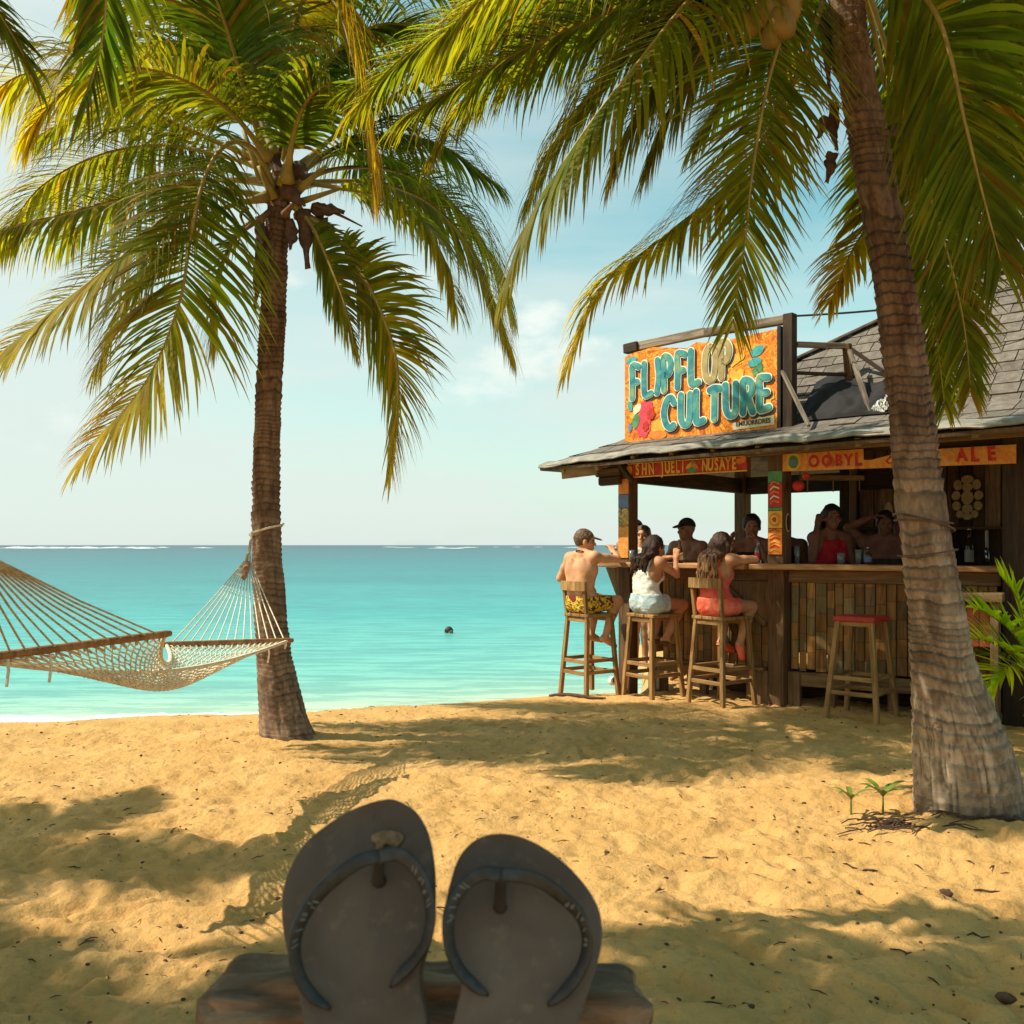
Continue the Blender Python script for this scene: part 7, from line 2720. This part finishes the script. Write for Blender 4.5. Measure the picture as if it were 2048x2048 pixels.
w_.build('woman in a red dress lifting one hand to her hair behind the counter', (2.975, 8.90, 0), face_to(.42, -.90), skin_dark,
         [(top_of(.95, 1.475, .013), 'dress_top', cloth_red), (straps_of(.012, False), 'dress_straps', cloth_red), (shorts_of(.8, 1.06, .03), 'dress_skirt', cloth_red), (long_hair(.24, .012, .05, 5, 18), 'hair', hair_black)])
w_ = Human(standing(1.78, er=(.34, .05, 1.60), wr=(.13, .10, 1.69), el=(-.26, .14, 1.20), wl=(-.05, .32, 1.22), gr=(-.5, 0, 0)), .010, False, 1.04, 1.0, R(10), R(-12))
w_.curl = dict(l=.4, r=.5)
w_.build('dark bare-armed barman with his elbow raised to his head beside the back wall', (3.60, 9.16, 0), face_to(-.42, -.91), skin_dark,
         [(top_of(.95, 1.30, .012), 'apron', w_dark), (shorts_of(.8, 1.05, .018), 'shorts', cloth_black), (short_hair(.010, -.03), 'hair', hair_black)])
w_ = Human(standing(1.76), .011, False, 1.02, 1.0, R(0))
w_.build('dark figure at the back wall half hidden by the thick palm trunk', (3.78, 9.25, 0), face_to(-.3, -.95), skin_dark,
         [(top_of(.95, 1.40, .014), 'shirt', cloth_black), (shorts_of(.8, 1.05, .018), 'trousers', cloth_black), (short_hair(.010, -.03), 'hair', hair_black)])
w_ = Human(standing(1.66), .011, False, .96, 1.0, R(-10))
w_.build('fair man in a white shirt half hidden by the left post', (1.475, 10.65, 0), face_to(-.25, -.97), skin_tan,
         [(top_of(.95, 1.40, .014), 'shirt', cloth_white), (shorts_of(.7, 1.0, .018), 'shorts', cloth_denim), (short_hair(.008, -.03), 'hair', hair_brown)])
w_ = Human(standing(1.74), .012, False, .98, 1.0, 0)
w_.build('dark-haired man standing behind the fair man at the left post', (1.475, 11.25, 0), face_to(-.2, -.98), skin_brown,
         [(top_of(.95, 1.40, .014), 'shirt', cloth_black), (shorts_of(.7, 1.0, .018), 'shorts', cloth_black), (short_hair(.010, -.03), 'hair', hair_black)])
# swimmer far out: head and shoulders above the water
ps = P(898, 1262, F * (H - WZ) / (1266 - 1090))
w_ = Human(standing(1.5), .012, False, .9, .85, R(20))
w_.build('far swimmer with only a dark head above the turquoise water', (ps.x, ps.y, WZ - 1.375), face_to(.3, -.95), skin_brown, [(short_hair(.012, -.03), 'hair', hair_black)])

# ------------------------------------------------------------------ things on the counters and walls
glass_brown = NT('brown_glass')
glass_brown.fin((.075, .025, .008), .12, None, .6)
glass_brown = glass_brown.m
glass_clear = NT('clear_glass')
glass_clear.fin((.55, .62, .62), .08, None, .6, **{'Transmission Weight': .75})
glass_clear = glass_clear.m
steel = plain('tap_steel', (.55, .56, .56), .25, .1, 20, .05, .5, .9)
amber = plain('drink', (.50, .30, .07), .2, .2)


def bottle(loc, h, r, label, body_mat, label_mat, cat='bottle', group='bottles on the counters', tilt=None):
    root = empty('bottle', tuple(loc), 0, label, cat, group)
    if tilt: root.rotation_euler = tilt
    v, f = lathe_geo([(r * .9, 0), (r, .01), (r, h * .55), (r * .8, h * .64), (r * .40, h * .74), (r * .36, h * .93), (r * .44, h * .94), (r * .44, h)], 14)
    make_mesh('glass', v, f, body_mat, root, True, False)
    v, f = lathe_geo([(r * 1.02, h * .16), (r * 1.02, h * .46)], 14)
    make_mesh('paper_label', v, f[:14], label_mat, root, True, False)
    v, f = lathe_geo([(r * .46, h * .94), (r * .48, h * 1.0), (r * .3, h * 1.012)], 12)
    make_mesh('cap', v, f, steel if body_mat is not glass_clear else paint_red, root, True, False)
    return root


def tumbler(loc, h, r, label, fill):
    root = empty('glass', tuple(loc), 0, label, 'glass', 'drinks on the counter')
    v, f = lathe_geo([(r * .82, 0), (r, h), (r * .93, h), (r * .78, .012)], 14)
    make_mesh('tumbler', v, f, glass_clear, root, True, False)
    v, f = lathe_geo([(r * .76, .013), (r * .88, h * .72)], 14)
    make_mesh('drink', v, f, fill, root, True, False)
    return root


CT = 1.235 + .024
rzm = Matrix.Rotation(FACE, 3, 'Z')
hb = Vector((S2[0], S2[1], .784)) + rzm @ Vector((.155, .20, .465))
bottle(hb, .24, .031, 'brown beer bottle held up by the woman in white', glass_brown, paint_cream)
for k, (o, h, r, lb, bm, lm) in enumerate((
        (b1(-.23, .05, CT), .22, .030, 'clear bottle with a red label standing left of the middle post', glass_clear, paint_red),
        (b1(-.16, .16, CT), .19, .028, 'dark bottle tucked against the middle post', glass_brown, paint_cream),
        (b2(.74, .12, CT), .15, .033, 'squat dark bottle on the counter in front of the barman', glass_brown, paint_blue),
        (b2(1.22, 1.95, 1.197), .36, .048, 'dark bottle with a red label on the back counter', glass_brown, paint_pink),
        (b2(1.40, 1.95, 1.197), .40, .042, 'tall dark bottle with a white label on the back counter', glass_brown, paint_white))):
    bottle(o, h, r, lb, bm, lm)
for o, h, r, lb, fl_ in (
        (b2(.14, .10, CT), .16, .026, 'tall clear glass right of the middle post', steel),
        (b2(.52, .10, CT), .10, .036, 'wide glass of pale drink right of the woman in red', paint_cream),
        (b2(.66, .16, CT), .13, .034, 'glass of dark drink beside the thick palm trunk', amber),
        (b1(LT + 1.0, .02, CT), .11, .034, 'short glass of amber drink between the two seated women', amber),
        (b1(LT + .12, -.08, CT), .12, .032, 'glass of amber drink by the elbow of the shirtless man', amber)):
    tumbler(o, h, r, lb, fl_)
tapo = empty('beer_tap', tuple(b2(1.56, 1.95, 1.197)), 0, 'steel beer tap standing on the back counter', 'beer tap')
m = MB()
p0 = b2(1.56, 1.95, 1.197)
m.tube([p0, p0 + ZZ * .22], .022, 10)
m.build('column', steel, tapo, True)
m = MB()
m.tube([p0 + ZZ * .20, p0 + ZZ * .20 - V2 * .10, p0 + ZZ * .14 - V2 * .12], .014, 8)
m.build('spout', steel, tapo, True)
piece('tap_handle', p0 + ZZ * .20 - V2 * .02, p0 + ZZ * .38 - V2 * .03, .03, .02, paint_white, tapo, V2, .006)

# turtle shell plaque on the back wall
tq = b2(1.36, 2.265, 1.92)
tp = empty('turtle_plaque', tuple(tq), 0, 'carved turtle shell plaque of pale scutes hanging on the back wall', 'wall plaque')
flat_shape('backing', ellipse(.155, .25, 24), tq, U2, -V2, w_dark, tp, .02)
sc = [(0, .185, .060, .045), (0, 0, .058, .075), (0, .105, .05, .045), (0, -.115, .052, .05), (0, -.195, .05, .035)]
for s in (-1, 1):
    sc += [(s * .088, .13, .042, .055), (s * .105, .02, .042, .05), (s * .10, -.085, .042, .05), (s * .07, -.17, .035, .04)]
for (x_, y_, a_, b_) in sc:
    flat_shape('scute', ellipse(a_, b_, 9, .06, int(x_ * 999)), tq - V2 * .02 + U2 * x_ + ZZ * y_, U2, -V2, paint_tan, tp, .012)
# small painted fish board left of it, a mask on the wall, surfboard leaning at the left end of the boards
fq = b2(.985, 2.265, 2.0)
fb = empty('parrot_board', tuple(fq), 0, 'dark painted board with a green bird shape beside the turtle plaque', 'wall plaque')
flat_shape('backing', ellipse(.10, .20, 20), fq, U2, -V2, w_dark, fb, .02)
flat_shape('painted_bird', ellipse(.05, .13, 14, .1, 2, .3), fq - V2 * .022 + ZZ * .04, U2, -V2, paint_green, fb, .008)
flat_shape('painted_bird', ellipse(.045, .06, 14, .1, 3, -.3), fq - V2 * .022 - ZZ * .10, U2, -V2, paint_yellow, fb, .008)
sq = b2(.60, 2.262, 1.86)
sbd = empty('carved_board', tuple(sq), 0, 'long carved wooden board with a leaf shape on the back wall', 'wall plaque')
flat_shape('backing', ellipse(.10, .28, 24), sq, U2, -V2, w_beam, sbd, .022)
flat_shape('carved_leaf', ellipse(.045, .13, 14), sq - V2 * .024 - ZZ * .10, U2, -V2, paint_tan, sbd, .01)
mq = b2(1.05, 2.05, 1.50)
mk = empty('carved_mask', tuple(mq), 0, 'carved wooden face mask hanging in the dark behind the thick palm', 'mask')
v, f = ball_geo(1, 16, 12)
V_ = []
for (x_, y_, z_) in v:
    w0 = .11 * (1 - .25 * max(0, -z_))
    nose = .05 * math.exp(-((x_ / .22) ** 2 + ((z_ + .05) / .35) ** 2)) if y_ > 0 else 0
    eye = -.03 * math.exp(-(((abs(x_) - .42) / .2) ** 2 + ((z_ - .25) / .14) ** 2)) if y_ > 0 else 0
    V_.append(mq + U2 * (x_ * w0) - V2 * (y_ * .06 + nose + eye) + ZZ * (z_ * .16))
make_mesh('face', V_, f, w_beam, mk, True)
flat_shape('mouth', ellipse(.045, .02, 12), mq - V2 * .062 - ZZ * .07, U2, -V2, paint_red, mk, .01)

# hanging red heart-shaped ornament by the middle post
hq = b2(.20, -.02, 1.955)
ho = empty('hanging_ornament', tuple(hq), 0, 'two red baubles hanging beside the middle post', 'ornament')
for (dx, dz, r_) in ((-.02, 0, .055), (.045, .085, .035)):
    v, f = ball_geo(r_, 14, 10, (1, .8, .9))
    make_mesh('bauble', [Vector(q) + hq + U2 * dx + ZZ * dz for q in v], f, paint_red, ho, True)
m = MB()
m.tube([hq + ZZ * .03 - U2 * .02, hq + ZZ * .15, hq + ZZ * .30], .004, 5)
m.build('string', paint_black, ho)

# red life ring on the painted board at the right edge
rq = b2(RT + .235, .02, 1.53)
lr = empty('life_ring', tuple(rq), 0, 'red and pink life ring hanging on the painted board at the right edge', 'life ring')
def torus_geo(c, ax_, ay_, az_, Rr, r_, n=36, k=12, a0=0, a1=6.2832):
    V_, F_ = [], []
    for i in range(n + 1):
        a = a0 + (a1 - a0) * i / n
        d = ax_ * math.cos(a) + ay_ * math.sin(a)
        for j in range(k):
            b = 2 * math.pi * j / k
            V_.append(c + d * (Rr + r_ * math.cos(b)) + az_ * (r_ * .7 * math.sin(b)))
    for i in range(n):
        for j in range(k):
            j2 = (j + 1) % k
            F_.append((i * k + j, i * k + j2, (i + 1) * k + j2, (i + 1) * k + j))
    return V_, F_
V_, F_ = torus_geo(rq - V2 * .03, U2, ZZ, -V2, .115, .036)
make_mesh('ring', V_, F_, paint_red, lr, True)
for k in range(4):
    a = math.pi / 4 + k * math.pi / 2
    V_, F_ = torus_geo(rq - V2 * .03, U2, ZZ, -V2, .115, .039, 6, 12, a - .2, a + .2)
    make_mesh('band', V_, F_, paint_pink, lr, True)

# low bench with a red panel below the right end of the counter
bq = b2(1.55, -.20, 0)
be = empty('bench_cabinet', tuple(bq), 0, 'low brown stand with a rusty red panel under the right end of the counter', 'stand')
for (du, dv) in ((-.20, -.10), (.20, -.10), (-.20, .14), (.20, .14)):
    piece('leg', bq + U2 * du + V2 * dv - ZZ * .1, bq + U2 * du + V2 * dv + ZZ * .98, .06, .06, w_beam, be, V2, .005)
piece('top_board', bq - U2 * .26 + ZZ * 1.02, bq + U2 * .26 + ZZ * 1.02, .36, .07, w_beam, be, ZZ, .006)
m = MB()
for k in range(4):
    m.box(bq + U2 * (-.135 + k * .09) - V2 * .08 + ZZ * .80, (.086, .02, .34), Matrix((U2, V2, ZZ)).transposed(), .004)
m.build('red_panel', plain('rusty_red', (.34, .07, .03), .7, .45, 14, .3), be)
piece('stretcher', bq - U2 * .17 - V2 * .10 + ZZ * .30, bq + U2 * .17 - V2 * .10 + ZZ * .30, .04, .05, w_beam, be, ZZ, .004)

# white cans and a cup left in the sand under the counter
for o, r_, h_, lb in ((b1(LT - .12, -.10, .0), .045, .10, 'white paper cup lying beside the left post'), (b1(LT + .34, -.02, .0), .055, .20, 'white tin standing under the left counter')):
    ro = empty('tin' if h_ > .15 else 'paper_cup', tuple(o), 0, lb, 'tin' if h_ > .15 else 'cup')
    v, f = lathe_geo([(r_ * .95, 0), (r_, .01), (r_, h_), (r_ * .9, h_ + .004)], 16)
    E = Euler((R(80), 0, R(20))).to_matrix() if h_ < .15 else Matrix.Identity(3)
    make_mesh('shell', [E @ Vector(q) + o + ZZ * (r_ if h_ < .15 else 0) for q in v], f, paint_white, ro, True)
    v, f = lathe_geo([(r_ * .8, h_ + .004), (r_ * .3, h_ + .006)], 16)
    make_mesh('dark_mouth', [E @ Vector(q) + o + ZZ * (r_ if h_ < .15 else 0) for q in v], f, w_dark, ro)
